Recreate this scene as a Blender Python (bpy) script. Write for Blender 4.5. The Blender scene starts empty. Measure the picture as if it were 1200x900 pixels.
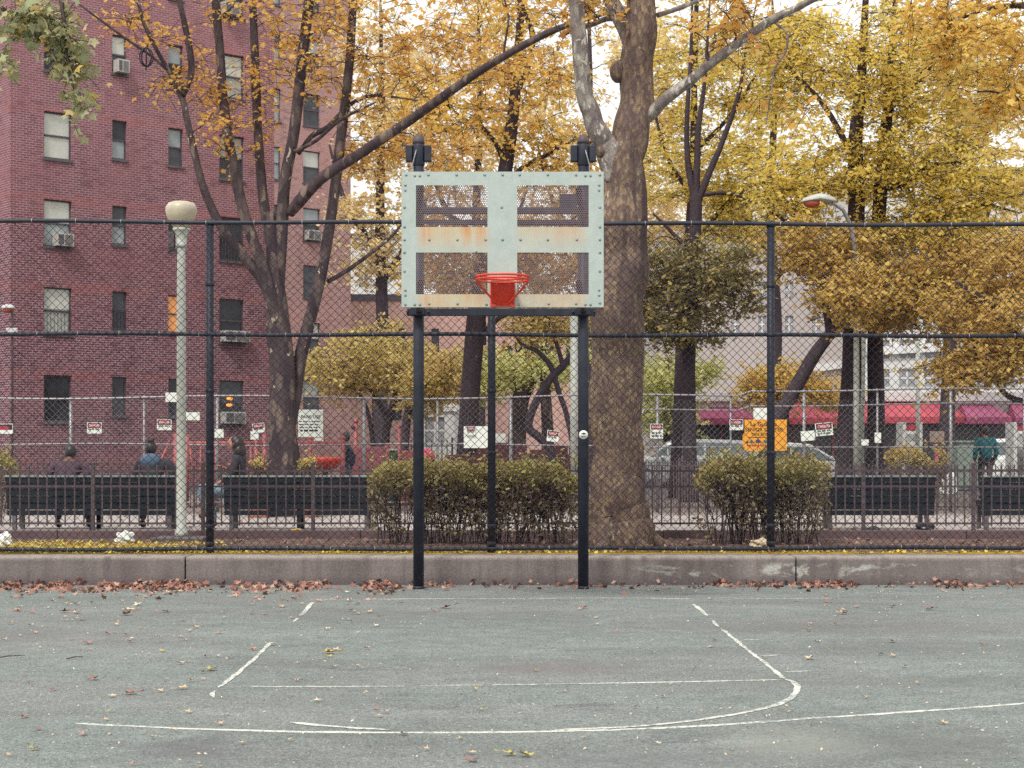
import bpy, bmesh, math, random
import numpy as np
from mathutils import Vector, Matrix

random.seed(11)
RNG = np.random.default_rng(11)
SC = bpy.context.scene
COL = SC.collection
R = math.radians
F = 1970.0          # focal length of the photograph in its own pixels
CH = 1.453          # camera height
HY = 530.0          # horizon row of the photograph
GZ = 0.31           # park ground, above the court

def P(px, py, d):
    return (float((px - 600) / F * d), float(d), float(CH + (HY - py) / F * d))
def PX(px, d): return (px - 600) / F * d
def PZ(py, d): return CH + (HY - py) / F * d

# ------------------------------------------------------------------ objects
def tag(o, label=None, cat=None, group=None, kind=None):
    if label: o['label'] = label
    if cat: o['category'] = cat
    if group: o['group'] = group
    if kind: o['kind'] = kind
    return o

def thing(name, label, cat, loc=(0, 0, 0), rz=0.0, group=None):
    o = bpy.data.objects.new(name, None)
    COL.objects.link(o)
    o.location = loc
    o.rotation_euler = (0, 0, rz)
    o.empty_display_size = 0.2
    return tag(o, label, cat, group)

def root_of(o):
    while o.parent: o = o.parent
    return o

def link_mesh(name, me, m, parent=None):
    o = bpy.data.objects.new(name, me)
    COL.objects.link(o)
    ms = m if isinstance(m, (list, tuple)) else [m]
    if not len(me.materials):
        for x in ms: me.materials.append(x)
    if parent: o.parent = parent
    return o

def children(o): return [c for c in bpy.data.objects if c.parent == o]

def copy_tree(o, parent=None, kids=None):
    if kids is None:
        kids = {}
        for c in bpy.data.objects:
            if c.parent: kids.setdefault(c.parent.name, []).append(c)
    c = o.copy(); COL.objects.link(c)
    if parent: c.parent = parent
    for ch in kids.get(o.name, []): copy_tree(ch, c, kids)
    return c

class MB:
    """collects geometry; build() links it as ONE mesh object"""
    def __init__(s):
        s.v = []; s.f = []; s.m = []; s.cur = 0; s.sm = []
    def add(s, verts, faces, smooth=False):
        b = len(s.v)
        s.v.extend([tuple(map(float, q)) for q in verts])
        for f in faces:
            s.f.append([b + i for i in f]); s.m.append(s.cur); s.sm.append(smooth)
        return s
    def box(s, x0, y0, z0, x1, y1, z1, bev=0.0):
        if bev <= 0:
            v = [(x0,y0,z0),(x1,y0,z0),(x1,y1,z0),(x0,y1,z0),(x0,y0,z1),(x1,y0,z1),(x1,y1,z1),(x0,y1,z1)]
            return s.add(v, [(3,2,1,0),(4,5,6,7),(0,1,5,4),(1,2,6,5),(2,3,7,6),(3,0,4,7)])
        bm = bmesh.new()
        bmesh.ops.create_cube(bm, size=1)
        for q in bm.verts:
            q.co = Vector(((x0+x1)/2 + q.co.x*(x1-x0), (y0+y1)/2 + q.co.y*(y1-y0), (z0+z1)/2 + q.co.z*(z1-z0)))
        bmesh.ops.bevel(bm, geom=bm.edges[:], offset=bev, segments=2, affect='EDGES', profile=0.6)
        return s.bm(bm)
    def cbox(s, c, sz, bev=0.0):
        return s.box(c[0]-sz[0]/2, c[1]-sz[1]/2, c[2]-sz[2]/2, c[0]+sz[0]/2, c[1]+sz[1]/2, c[2]+sz[2]/2, bev)
    def bm(s, bm, mtx=None, smooth=False):
        if mtx is not None: bmesh.ops.transform(bm, matrix=mtx, verts=bm.verts[:])
        bm.verts.index_update()
        s.add([q.co[:] for q in bm.verts], [[q.index for q in f.verts] for f in bm.faces], smooth)
        bm.free(); return s
    def tube(s, pts, rad, n=8, caps=True, smooth=True, wob=0.0):
        pts = np.asarray(pts, float); k = len(pts)
        rad = np.full(k, float(rad)) if np.isscalar(rad) else np.asarray(rad, float)
        T = np.gradient(pts, axis=0); T /= np.linalg.norm(T, axis=1, keepdims=True) + 1e-12
        up = np.array((0, 0, 1.0)) if abs(T[0][2]) < 0.9 else np.array((1.0, 0, 0))
        u = np.cross(T[0], up); u /= np.linalg.norm(u)
        a = np.arange(n) * 2 * math.pi / n
        V = []; ks = np.arange(2, 7); ph = RNG.random(5)*6.28; dr = RNG.standard_normal(5)*0.16; am = RNG.random(5)*0.6+0.5
        for i in range(k):
            u = u - T[i] * np.dot(u, T[i]); u /= np.linalg.norm(u) + 1e-12
            w = np.cross(T[i], u)
            rr = rad[i] * (1 + (wob * np.sum(am[:, None]*np.sin(ks[:, None]*a[None]+(ph+dr*i)[:, None]), 0) if wob else 0))
            V.append(pts[i] + (np.cos(a) * rr)[:, None] * u + (np.sin(a) * rr)[:, None] * w)
        V = np.concatenate(V)
        Fc = []
        for i in range(k - 1):
            for j in range(n):
                j2 = (j + 1) % n
                Fc.append((i*n+j, i*n+j2, (i+1)*n+j2, (i+1)*n+j))
        if caps:
            Fc.append(tuple(range(n-1, -1, -1))); Fc.append(tuple((k-1)*n + j for j in range(n)))
        return s.add(V, Fc, smooth)
    def cyl(s, p0, p1, r0, r1=None, n=12, smooth=True):
        return s.tube([p0, p1], [r0, r0 if r1 is None else r1], n, True, smooth)
    def lathe(s, c, prof, n=24, smooth=True):
        """profile [(r,z)...] turned round the vertical through c"""
        V = []; a = [2*math.pi*j/n for j in range(n)]
        for r, z in prof:
            V += [(c[0]+r*math.cos(t), c[1]+r*math.sin(t), c[2]+z) for t in a]
        Fc = []
        for i in range(len(prof)-1):
            for j in range(n):
                j2 = (j+1) % n
                Fc.append((i*n+j, i*n+j2, (i+1)*n+j2, (i+1)*n+j))
        Fc.append(tuple(range(n-1, -1, -1))); Fc.append(tuple((len(prof)-1)*n+j for j in range(n)))
        return s.add(V, Fc, smooth)
    def ell(s, c, r, n=12, m=8, mtx=None):
        V = []; Fc = []
        for i in range(m+1):
            th = math.pi * i / m
            for j in range(n):
                ph = 2*math.pi*j/n
                q = Vector((r[0]*math.sin(th)*math.cos(ph), r[1]*math.sin(th)*math.sin(ph), r[2]*math.cos(th)))
                if mtx is not None: q = mtx @ q
                V.append((c[0]+q.x, c[1]+q.y, c[2]+q.z))
        for i in range(m):
            for j in range(n):
                j2 = (j+1) % n
                Fc.append((i*n+j, (i+1)*n+j, (i+1)*n+j2, i*n+j2))
        return s.add(V, Fc, True)
    def torus(s, c, R_, r, n=36, m=8, axis='z'):
        V = []; Fc = []
        for i in range(n):
            a = 2*math.pi*i/n
            for j in range(m):
                b = 2*math.pi*j/m
                x = (R_ + r*math.cos(b))*math.cos(a); y = (R_ + r*math.cos(b))*math.sin(a); z = r*math.sin(b)
                if axis == 'y': x, y, z = x, z, y
                if axis == 'x': x, y, z = z, x, y
                V.append((c[0]+x, c[1]+y, c[2]+z))
        for i in range(n):
            for j in range(m):
                i2 = (i+1) % n; j2 = (j+1) % m
                Fc.append((i*m+j, i2*m+j, i2*m+j2, i*m+j2))
        return s.add(V, Fc, True)
    def me(s, m, parent, name, local=False):
        me = bpy.data.meshes.new(name)
        off = Vector((0, 0, 0))
        if parent is not None and not local: off = root_of(parent).location
        me.from_pydata([(a-off.x, b-off.y, c-off.z) for a, b, c in s.v], [], s.f)
        for x in (m if isinstance(m, (list, tuple)) else [m]): me.materials.append(x)
        me.polygons.foreach_set('material_index', s.m)
        me.polygons.foreach_set('use_smooth', s.sm)
        me.update(); return me
    def build(s, name, m, parent=None, local=False, origin=None):
        if parent is None and origin is not None:
            s.v = [(a-origin[0], b-origin[1], c-origin[2]) for a, b, c in s.v]
        o = link_mesh(name, s.me(m, parent, name, local), m, parent)
        if parent is None and origin is not None: o.location = origin
        return o

def np_mesh(name, V, k, mats, parent=None, nfaces=None, smooth=False, faces=None):
    """big mesh from numpy: V (N,k,3) = N separate k-gons, or V (M,3)+faces (N,k)"""
    me = bpy.data.meshes.new(name)
    if faces is None:
        N = V.shape[0]; idx = np.arange(N*k, dtype=np.int32); V = V.reshape(-1, 3)
    else:
        N = faces.shape[0]; idx = faces.astype(np.int32).reshape(-1)
    if parent is not None:
        V = V - np.array(root_of(parent).location)
    me.vertices.add(len(V)); me.vertices.foreach_set('co', np.ascontiguousarray(V, np.float32).reshape(-1))
    me.loops.add(N*k); me.loops.foreach_set('vertex_index', idx)
    me.polygons.add(N)
    me.polygons.foreach_set('loop_start', np.arange(0, N*k, k, dtype=np.int32))
    me.polygons.foreach_set('loop_total', np.full(N, k, np.int32))
    if smooth: me.polygons.foreach_set('use_smooth', np.ones(N, bool))
    me.update(calc_edges=True); me.validate()
    return link_mesh(name, me, mats, parent)

def prisms(P0, P1, r0, r1, n=3):
    """N separate thin prisms -> verts, quad faces"""
    P0 = np.asarray(P0, float); P1 = np.asarray(P1, float); N = len(P0)
    T = P1 - P0; T /= np.linalg.norm(T, axis=1, keepdims=True) + 1e-9
    ref = np.where(np.abs(T[:, 2:3]) < 0.9, np.array([[0, 0, 1.0]]), np.array([[1.0, 0, 0]]))
    u = np.cross(T, ref); u /= np.linalg.norm(u, axis=1, keepdims=True); w = np.cross(T, u)
    a = np.arange(n)*2*math.pi/n
    ring = np.cos(a)[None, :, None]*u[:, None, :] + np.sin(a)[None, :, None]*w[:, None, :]
    r0 = np.broadcast_to(np.asarray(r0, float), (N,)); r1 = np.broadcast_to(np.asarray(r1, float), (N,))
    V = np.concatenate([P0[:, None, :] + ring*r0[:, None, None], P1[:, None, :] + ring*r1[:, None, None]], 1)
    j = np.arange(n); j2 = (j+1) % n
    q = np.stack([j, j2, n+j2, n+j], 1)
    Fc = (np.arange(N)*2*n)[:, None, None] + q[None]
    return V.reshape(-1, 3), Fc.reshape(-1, 4)

# ------------------------------------------------------------------ materials
class NT:
    def __init__(s, name):
        s.m = bpy.data.materials.new(name); s.m.use_nodes = True
        s.t = s.m.node_tree; s.t.nodes.clear()
        s.out = s.n('ShaderNodeOutputMaterial')
    def n(s, typ, **kw):
        x = s.t.nodes.new(typ)
        for k, v in kw.items(): setattr(x, k, v)
        return x
    def l(s, a, b): s.t.links.new(a, b)
    def set(s, sock, v):
        if hasattr(v, 'is_output') or isinstance(v, bpy.types.NodeSocket): s.l(v, sock)
        elif isinstance(v, (tuple, list)) and len(v) == 3 and sock.type == 'RGBA': sock.default_value = (*v, 1)
        else: sock.default_value = v
    def coord(s, out='Object', scale=None):
        c = s.n('ShaderNodeTexCoord').outputs[out]
        if scale is not None:
            mp = s.n('ShaderNodeMapping'); s.l(c, mp.inputs['Vector'])
            mp.inputs['Scale'].default_value = scale; c = mp.outputs[0]
        return c
    def noise(s, vec, scale, detail=4, rough=0.6, dist=0.0):
        x = s.n('ShaderNodeTexNoise'); s.l(vec, x.inputs['Vector'])
        x.inputs['Scale'].default_value = scale; x.inputs['Detail'].default_value = detail
        x.inputs['Roughness'].default_value = rough; x.inputs['Distortion'].default_value = dist
        return x.outputs['Fac']
    def vor(s, vec, scale, feature='F1', out='Distance', rnd=1.0):
        x = s.n('ShaderNodeTexVoronoi', feature=feature); s.l(vec, x.inputs['Vector'])
        x.inputs['Scale'].default_value = scale; x.inputs['Randomness'].default_value = rnd
        return x.outputs[out]
    def ramp(s, fac, stops, mode='LINEAR'):
        x = s.n('ShaderNodeValToRGB'); s.l(fac, x.inputs[0]); cr = x.color_ramp; cr.interpolation = mode
        while len(cr.elements) < len(stops): cr.elements.new(0.5)
        for e, (p, c) in zip(cr.elements, stops):
            e.position = p; e.color = (*c, 1) if isinstance(c, (tuple, list)) else (c, c, c, 1)
        return x.outputs[0]
    def mix(s, fac, a, b, mode='MIX'):
        x = s.n('ShaderNodeMix', data_type='RGBA', blend_type=mode)
        s.set(x.inputs[0], fac); s.set(x.inputs[6], a); s.set(x.inputs[7], b)
        return x.outputs[2]
    def math(s, op, a, b=0.0, clamp=False):
        x = s.n('ShaderNodeMath', operation=op, use_clamp=clamp)
        s.set(x.inputs[0], a); s.set(x.inputs[1], b); return x.outputs[0]
    def sep(s, v):
        x = s.n('ShaderNodeSeparateXYZ'); s.l(v, x.inputs[0]); return x.outputs
    def bump(s, h, strength=0.3, dist=0.01):
        x = s.n('ShaderNodeBump'); s.l(h, x.inputs['Height'])
        x.inputs['Strength'].default_value = strength; x.inputs['Distance'].default_value = dist
        return x.outputs[0]
    def bsdf(s, col, rough=0.7, metal=0.0, normal=None, spec=None, **kw):
        b = s.n('ShaderNodeBsdfPrincipled')
        s.set(b.inputs['Base Color'], col); s.set(b.inputs['Roughness'], rough); s.set(b.inputs['Metallic'], metal)
        if spec is not None: s.set(b.inputs['Specular IOR Level'], spec)
        if normal is not None: s.l(normal, b.inputs['Normal'])
        for k, v in kw.items(): s.set(b.inputs[k], v)
        s.l(b.outputs[0], s.out.inputs[0]); return b

def worn(name, col, col2=None, rough=0.6, metal=0.0, scale=6.0, bump=0.15, lo=0.35, hi=0.7, spec=None):
    t = NT(name); v = t.coord()
    f = t.noise(v, scale, 6, 0.65)
    if col2 is None: col2 = tuple(c*0.72 for c in col)
    c = t.mix(t.ramp(f, [(lo, 0.0), (hi, 1.0)]), col, col2)
    t.bsdf(c, rough, metal, t.bump(t.noise(v, scale*9, 3), bump, 0.004) if bump else None, spec)
    return t.m

def leafmat(name, cols, clump=0.9, trans=0.35, dark=None):
    t = NT(name)
    g = t.n('ShaderNodeNewGeometry').outputs['Random Per Island']
    n = len(cols)
    c = t.ramp(g, [((i+0.5)/n, cols[i]) for i in range(n)])
    f = t.noise(t.coord(), clump, 2, 0.5)
    c2 = t.ramp(g, [(0.0, cols[-1]), (1.0, cols[0])])
    c = t.mix(t.ramp(f, [(0.42, 0.0), (0.6, 0.85)]), c, t.mix(0.55, c2, dark if dark else cols[-1]))
    d = t.n('ShaderNodeBsdfDiffuse'); t.l(c, d.inputs[0])
    tr = t.n('ShaderNodeBsdfTranslucent'); t.l(c, tr.inputs[0])
    ms = t.n('ShaderNodeMixShader'); ms.inputs[0].default_value = trans
    t.l(d.outputs[0], ms.inputs[1]); t.l(tr.outputs[0], ms.inputs[2]); t.l(ms.outputs[0], t.out.inputs[0])
    return t.m

def barkmat(name, base, dark, patch, amount=0.5, scale=3.0, pscale=7.0):
    """mottled plane-tree bark: long furrows, flaked patches"""
    t = NT(name); v = t.coord(scale=(1, 1, 0.45))
    f = t.noise(v, scale*2.2, 7, 0.7, 0.4)
    c = t.mix(t.ramp(f, [(0.3, 0.0), (0.68, 1.0)]), dark, base)
    pf = t.noise(v, pscale, 4, 0.55, 0.8)
    c = t.mix(t.ramp(pf, [(amount, 0.0), (amount+0.045, 1.0)]), c, patch)
    g = t.noise(t.coord(), 1.3, 3, 0.5)
    c = t.mix(t.ramp(g, [(0.4, 0.0), (0.65, 0.6)]), c, t.mix(0.5, base, dark))
    fine = t.vor(t.coord(scale=(1, 1, 0.4)), 30.0)
    h = t.mix(0.5, f, fine)
    t.bsdf(c, 0.9, 0.0, t.bump(h, 0.8, 0.03), 0.2)
    return t.m

def flakebark(name, stops, cell=14.0, stretch=0.5, dark=(0.06, 0.045, 0.055), streak=0.0, fleck=None, fl=0.68):
    """scaly bark: random-toned flakes, furrows, big weathered streaks"""
    t = NT(name); o = t.coord(scale=(1, 1, stretch))
    wv = t.n('ShaderNodeTexNoise'); t.l(o, wv.inputs['Vector']); wv.inputs['Scale'].default_value = cell*0.45; wv.inputs['Detail'].default_value = 4
    v = t.mix(0.10, o, wv.outputs['Color'], 'ADD')
    vo = t.n('ShaderNodeTexVoronoi'); t.l(v, vo.inputs['Vector']); vo.inputs['Scale'].default_value = cell
    sp = t.n('ShaderNodeSeparateColor'); t.l(vo.outputs['Color'], sp.inputs[0])
    c = t.ramp(sp.outputs[0], stops)
    big = t.noise(o, cell*0.16, 5, 0.6)
    c = t.mix(t.ramp(big, [(0.34, 0.5), (0.54, 0.0)]), c, dark)
    edge = t.ramp(vo.outputs['Distance'], [(0.35, 0.0), (0.75, 0.55)])
    c = t.mix(edge, c, dark)
    if fleck:
        c = t.mix(t.ramp(t.noise(t.coord(scale=(1, 1, 0.55)), cell*0.8, 3, 0.5, 0.6), [(fl, 0.0), (fl+0.03, 1.0)]), c, fleck)
    if streak:
        s = t.noise(t.coord(scale=(2.6, 2.6, 0.22)), 1.15, 3, 0.5)
        z = t.ramp(t.math('MULTIPLY', t.sep(t.coord())[2], 0.1), [(0.22, 0.0), (0.36, 1.0)])
        c = t.mix(t.math('MULTIPLY', t.ramp(s, [(0.47, 0.0), (0.53, streak)]), z), c, tuple(q*0.85 for q in dark))
    fine = t.noise(o, cell*5, 4, 0.7)
    c = t.mix(0.4, c, t.ramp(fine, [(0.3, 0.15), (0.7, 0.85)]), 'OVERLAY')
    h = t.mix(0.45, vo.outputs['Distance'], fine)
    t.bsdf(c, 0.92, 0, t.bump(h, 0.9, 0.025), 0.15)
    return t.m

M = {}
M['pole'] = worn('dark_painted_steel', (0.018, 0.021, 0.036), (0.034, 0.038, 0.056), 0.5, 0.0, 9, 0.08, spec=0.3)
M['wire'] = worn('vinyl_wire', (0.024, 0.022, 0.036), None, 0.6, 0.0, 9, 0, spec=0.3)
M['iron'] = worn('black_iron_paint', (0.062, 0.045, 0.056), (0.10, 0.07, 0.08), 0.6, 0.0, 9, 0.1)
M['galv'] = worn('galvanised_steel', (0.32, 0.32, 0.34), (0.22, 0.21, 0.23), 0.45, 0.5, 9, 0.05)
M['clip'] = worn('aluminium_tie', (0.5, 0.5, 0.52), None, 0.4, 0.6, 9, 0)
M['lamp_post'] = worn('pale_lamp_post_paint', (0.47, 0.50, 0.46), (0.36, 0.38, 0.36), 0.5, 0.0, 7, 0.08)
M['globe'] = worn('yellowed_lamp_globe', (0.52, 0.48, 0.36), (0.38, 0.33, 0.26), 0.4, 0.0, 4, 0)
M['red'] = worn('orange_red_paint', (0.66, 0.055, 0.02), (0.50, 0.03, 0.02), 0.42, 0.0, 20, 0.1)
M['play_red'] = worn('faded_red_play_paint', (0.36, 0.085, 0.085), (0.26, 0.07, 0.08), 0.5, 0.0, 3, 0.05)
M['play_pink'] = worn('faded_pink_panel', (0.33, 0.10, 0.115), (0.24, 0.075, 0.10), 0.6, 0.0, 2, 0.05)
M['bench'] = worn('dark_green_bench_slats', (0.010, 0.015, 0.022), (0.018, 0.022, 0.03), 0.7, 0.0, 6, 0.1, spec=0.2)
M['bench_top'] = worn('sky_lit_bench_rail', (0.22, 0.28, 0.28), (0.12, 0.16, 0.17), 0.4, 0.0, 6, 0.1)  # pale tone paints the sky-lit highlight on the top rail
M['conc'] = worn('bench_concrete', (0.12, 0.11, 0.12), None, 0.8, 0.0, 6, 0.2)
M['white'] = worn('white_sign_paint', (0.70, 0.74, 0.70), (0.60, 0.64, 0.60), 0.5, 0.0, 4, 0)
M['sign_red'] = worn('sign_red', (0.40, 0.03, 0.07), None, 0.5, 0.0, 4, 0)
M['black'] = worn('black_print', (0.02, 0.02, 0.025), None, 0.6, 0.0, 4, 0)
M['darkgrey'] = worn('grey_print', (0.10, 0.12, 0.12), None, 0.6, 0.0, 4, 0)
M['yellow_sign'] = worn('orange_yellow_sign', (0.72, 0.33, 0.03), (0.65, 0.27, 0.03), 0.5, 0.0, 3, 0)
M['teal_print'] = worn('teal_print', (0.02, 0.15, 0.17), None, 0.6, 0.0, 4, 0)
M['navy_print'] = worn('navy_print', (0.02, 0.05, 0.16), None, 0.6, 0.0, 4, 0)
M['rubber'] = worn('tyre_rubber', (0.02, 0.02, 0.024), None, 0.8, 0.0, 8, 0)
M['soil_curb'] = worn('brown_stone_edging', (0.13, 0.085, 0.09), (0.085, 0.055, 0.065), 0.9, 0.0, 3, 0.4)
M['skin'] = worn('skin', (0.42, 0.22, 0.16), (0.36, 0.18, 0.13), 0.55, 0.0, 12, 0)
M['skin_dark'] = worn('brown_skin', (0.16, 0.08, 0.055), None, 0.55, 0.0, 12, 0)
M['hair'] = worn('dark_hair', (0.012, 0.010, 0.014), (0.022, 0.018, 0.022), 0.45, 0.0, 40, 0.3)
M['hair_red'] = worn('dark_brown_hair', (0.012, 0.007, 0.009), (0.026, 0.012, 0.014), 0.45, 0.0, 40, 0.3)
M['jeans'] = worn('blue_denim', (0.05, 0.075, 0.12), (0.03, 0.045, 0.08), 0.9, 0.0, 9, 0.3)
M['jeans_pale'] = worn('pale_blue_denim', (0.20, 0.28, 0.34), (0.12, 0.18, 0.24), 0.9, 0.0, 7, 0.3)
M['jacket_dark'] = worn('dark_jacket_cloth', (0.025, 0.024, 0.034), (0.04, 0.036, 0.05), 0.85, 0.0, 8, 0.3)
M['jacket_plum'] = worn('plum_jacket_cloth', (0.07, 0.035, 0.06), (0.05, 0.028, 0.045), 0.85, 0.0, 8, 0.3)
M['hood_blue'] = worn('grey_blue_hood_cloth', (0.09, 0.14, 0.22), (0.06, 0.10, 0.16), 0.9, 0.0, 8, 0.3)
M['jacket_teal'] = worn('teal_jacket_cloth', (0.02, 0.19, 0.23), (0.015, 0.13, 0.17), 0.8, 0.0, 6, 0.3)
M['walker'] = worn('navy_jacket_cloth', (0.03, 0.05, 0.085), (0.02, 0.035, 0.06), 0.85, 0.0, 6, 0.3)
M['shoe'] = worn('dark_shoe', (0.03, 0.02, 0.025), None, 0.5, 0.0, 9, 0)
M['boot'] = worn('brown_boot', (0.10, 0.04, 0.035), None, 0.6, 0.0, 9, 0)
M['bag_white'] = worn('white_plastic_bag', (0.72, 0.74, 0.72), (0.6, 0.62, 0.62), 0.4, 0.0, 12, 0.3)
M['bag_black'] = worn('black_plastic_bag', (0.015, 0.015, 0.02), None, 0.3, 0.0, 12, 0.3)
M['paper_yellow'] = worn('yellow_wrapper', (0.65, 0.45, 0.08), None, 0.5, 0.0, 12, 0.1)
M['cream_paper'] = worn('cream_crumpled_paper', (0.62, 0.52, 0.36), None, 0.6, 0.0, 12, 0.2)
M['pink_ball'] = worn('pink_plastic', (0.72, 0.05, 0.16), None, 0.4, 0.0, 6, 0)
M['planter'] = worn('terracotta_planter', (0.36, 0.14, 0.09), (0.26, 0.10, 0.08), 0.85, 0.0, 4, 0.2)
M['low_brick'] = worn('dark_red_low_wall', (0.15, 0.055, 0.06), (0.10, 0.04, 0.05), 0.9, 0.0, 5, 0.3)
M['bin_green'] = worn('green_bin', (0.03, 0.09, 0.05), None, 0.5, 0.0, 5, 0.1)
M['ac'] = worn('beige_appliance', (0.46, 0.45, 0.42), (0.34, 0.33, 0.32), 0.5, 0.0, 4, 0)
M['ac_dark'] = worn('appliance_grille', (0.09, 0.085, 0.095), None, 0.6, 0.0, 4, 0)
M['win_frame'] = worn('dark_window_frame', (0.075, 0.068, 0.085), (0.055, 0.05, 0.066), 0.5, 0.0, 4, 0)
M['sill'] = worn('grey_stone_sill', (0.10, 0.09, 0.11), (0.075, 0.065, 0.08), 0.8, 0.0, 4, 0.2)
M['glass'] = worn('dark_window_glass', (0.014, 0.014, 0.022), (0.045, 0.045, 0.06), 0.12, 0.0, 1.5, 0, spec=0.3)
M['glass_grey'] = worn('grey_window_glass', (0.075, 0.08, 0.095), (0.022, 0.022, 0.034), 0.14, 0.0, 2.0, 0, spec=0.35)
M['shade'] = worn('pale_window_shade', (0.52, 0.54, 0.49), (0.42, 0.44, 0.42), 0.35, 0.0, 2.5, 0)
M['shade_reflect_blue'] = worn('blue_grey_shade_and_reflection', (0.30, 0.35, 0.36), (0.22, 0.25, 0.28), 0.3, 0.0, 2.5, 0)  # drawn blinds, and reflections painted as pane colour
M['lit'] = None
def emis(name, col, st):
    t = NT(name); b = t.bsdf(col, 0.5); t.set(b.inputs['Emission Color'], col); b.inputs['Emission Strength'].default_value = st
    return t.m
M['lit'] = emis('lit_window_pane', (0.62, 0.27, 0.10), 0.22)
M['bulb'] = emis('orange_bulb', (0.9, 0.30, 0.05), 0.7)
M['lens'] = worn('red_lamp_lens', (0.36, 0.07, 0.035), (0.24, 0.05, 0.03), 0.2, 0.0, 6, 0)
M['car_silver'] = worn('silver_car_paint', (0.36, 0.38, 0.39), (0.30, 0.32, 0.33), 0.25, 0.3, 1, 0)
M['car_white'] = worn('white_car_paint', (0.72, 0.74, 0.72), (0.62, 0.64, 0.63), 0.25, 0.0, 1, 0)
M['car_dark'] = worn('dark_car_paint', (0.06, 0.06, 0.075), (0.045, 0.045, 0.06), 0.25, 0.2, 1, 0)
M['car_glass'] = worn('car_glass', (0.04, 0.05, 0.06), (0.16, 0.19, 0.2), 0.08, 0.0, 1, 0, spec=0.7)
M['rim_metal'] = worn('wheel_metal', (0.35, 0.35, 0.36), None, 0.35, 0.6, 5, 0)
M['head_lamp'] = worn('lamp_glass', (0.7, 0.7, 0.66), None, 0.1, 0.0, 5, 0)
M['tail_lamp'] = worn('tail_lamp_glass', (0.4, 0.02, 0.02), None, 0.1, 0.0, 5, 0)
M['awn_red'] = worn('red_awning_canvas', (0.50, 0.075, 0.105), (0.38, 0.06, 0.095), 0.8, 0.0, 1.2, 0.05)
M['awn_magenta'] = worn('magenta_awning_canvas', (0.36, 0.055, 0.145), (0.27, 0.045, 0.115), 0.8, 0.0, 1.2, 0.05)
M['awn_pink'] = worn('pink_awning_canvas', (0.46, 0.095, 0.215), (0.36, 0.08, 0.175), 0.8, 0.0, 1.2, 0.05)
M['shop_dark'] = worn('dark_shop_front', (0.06, 0.06, 0.085), (0.10, 0.09, 0.115), 0.3, 0.0, 0.9, 0)
M['shop_wall'] = worn('pale_shop_parapet', (0.62, 0.61, 0.58), (0.50, 0.48, 0.47), 0.8, 0.0, 0.7, 0.1)
M['shop_post'] = worn('pink_red_shop_post', (0.45, 0.10, 0.13), None, 0.6, 0.0, 3, 0)
M['kiosk'] = worn('pale_kiosk_panel', (0.55, 0.56, 0.56), None, 0.5, 0.0, 3, 0)
M['kiosk_red'] = worn('red_kiosk_panel', (0.42, 0.02, 0.05), None, 0.5, 0.0, 3, 0)
M['card'] = worn('brown_board', (0.30, 0.22, 0.19), None, 0.8, 0.0, 3, 0)
M['pale_build'] = worn('hazed_render_wall', (0.46, 0.42, 0.41), (0.40, 0.36, 0.36), 0.85, 0.0, 0.25, 0.1)  # lightened so the wall colour carries the distance haze
M['white_build'] = worn('white_panel_wall', (0.62, 0.63, 0.63), (0.52, 0.53, 0.54), 0.8, 0.0, 0.25, 0.1)
M['band'] = worn('white_concrete_band', (0.72, 0.73, 0.74), None, 0.8, 0.0, 0.5, 0.1)
M['far_glass'] = worn('far_window_glass', (0.24, 0.25, 0.28), (0.32, 0.33, 0.36), 0.2, 0.0, 0.6, 0)
M['mint'] = None
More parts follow.
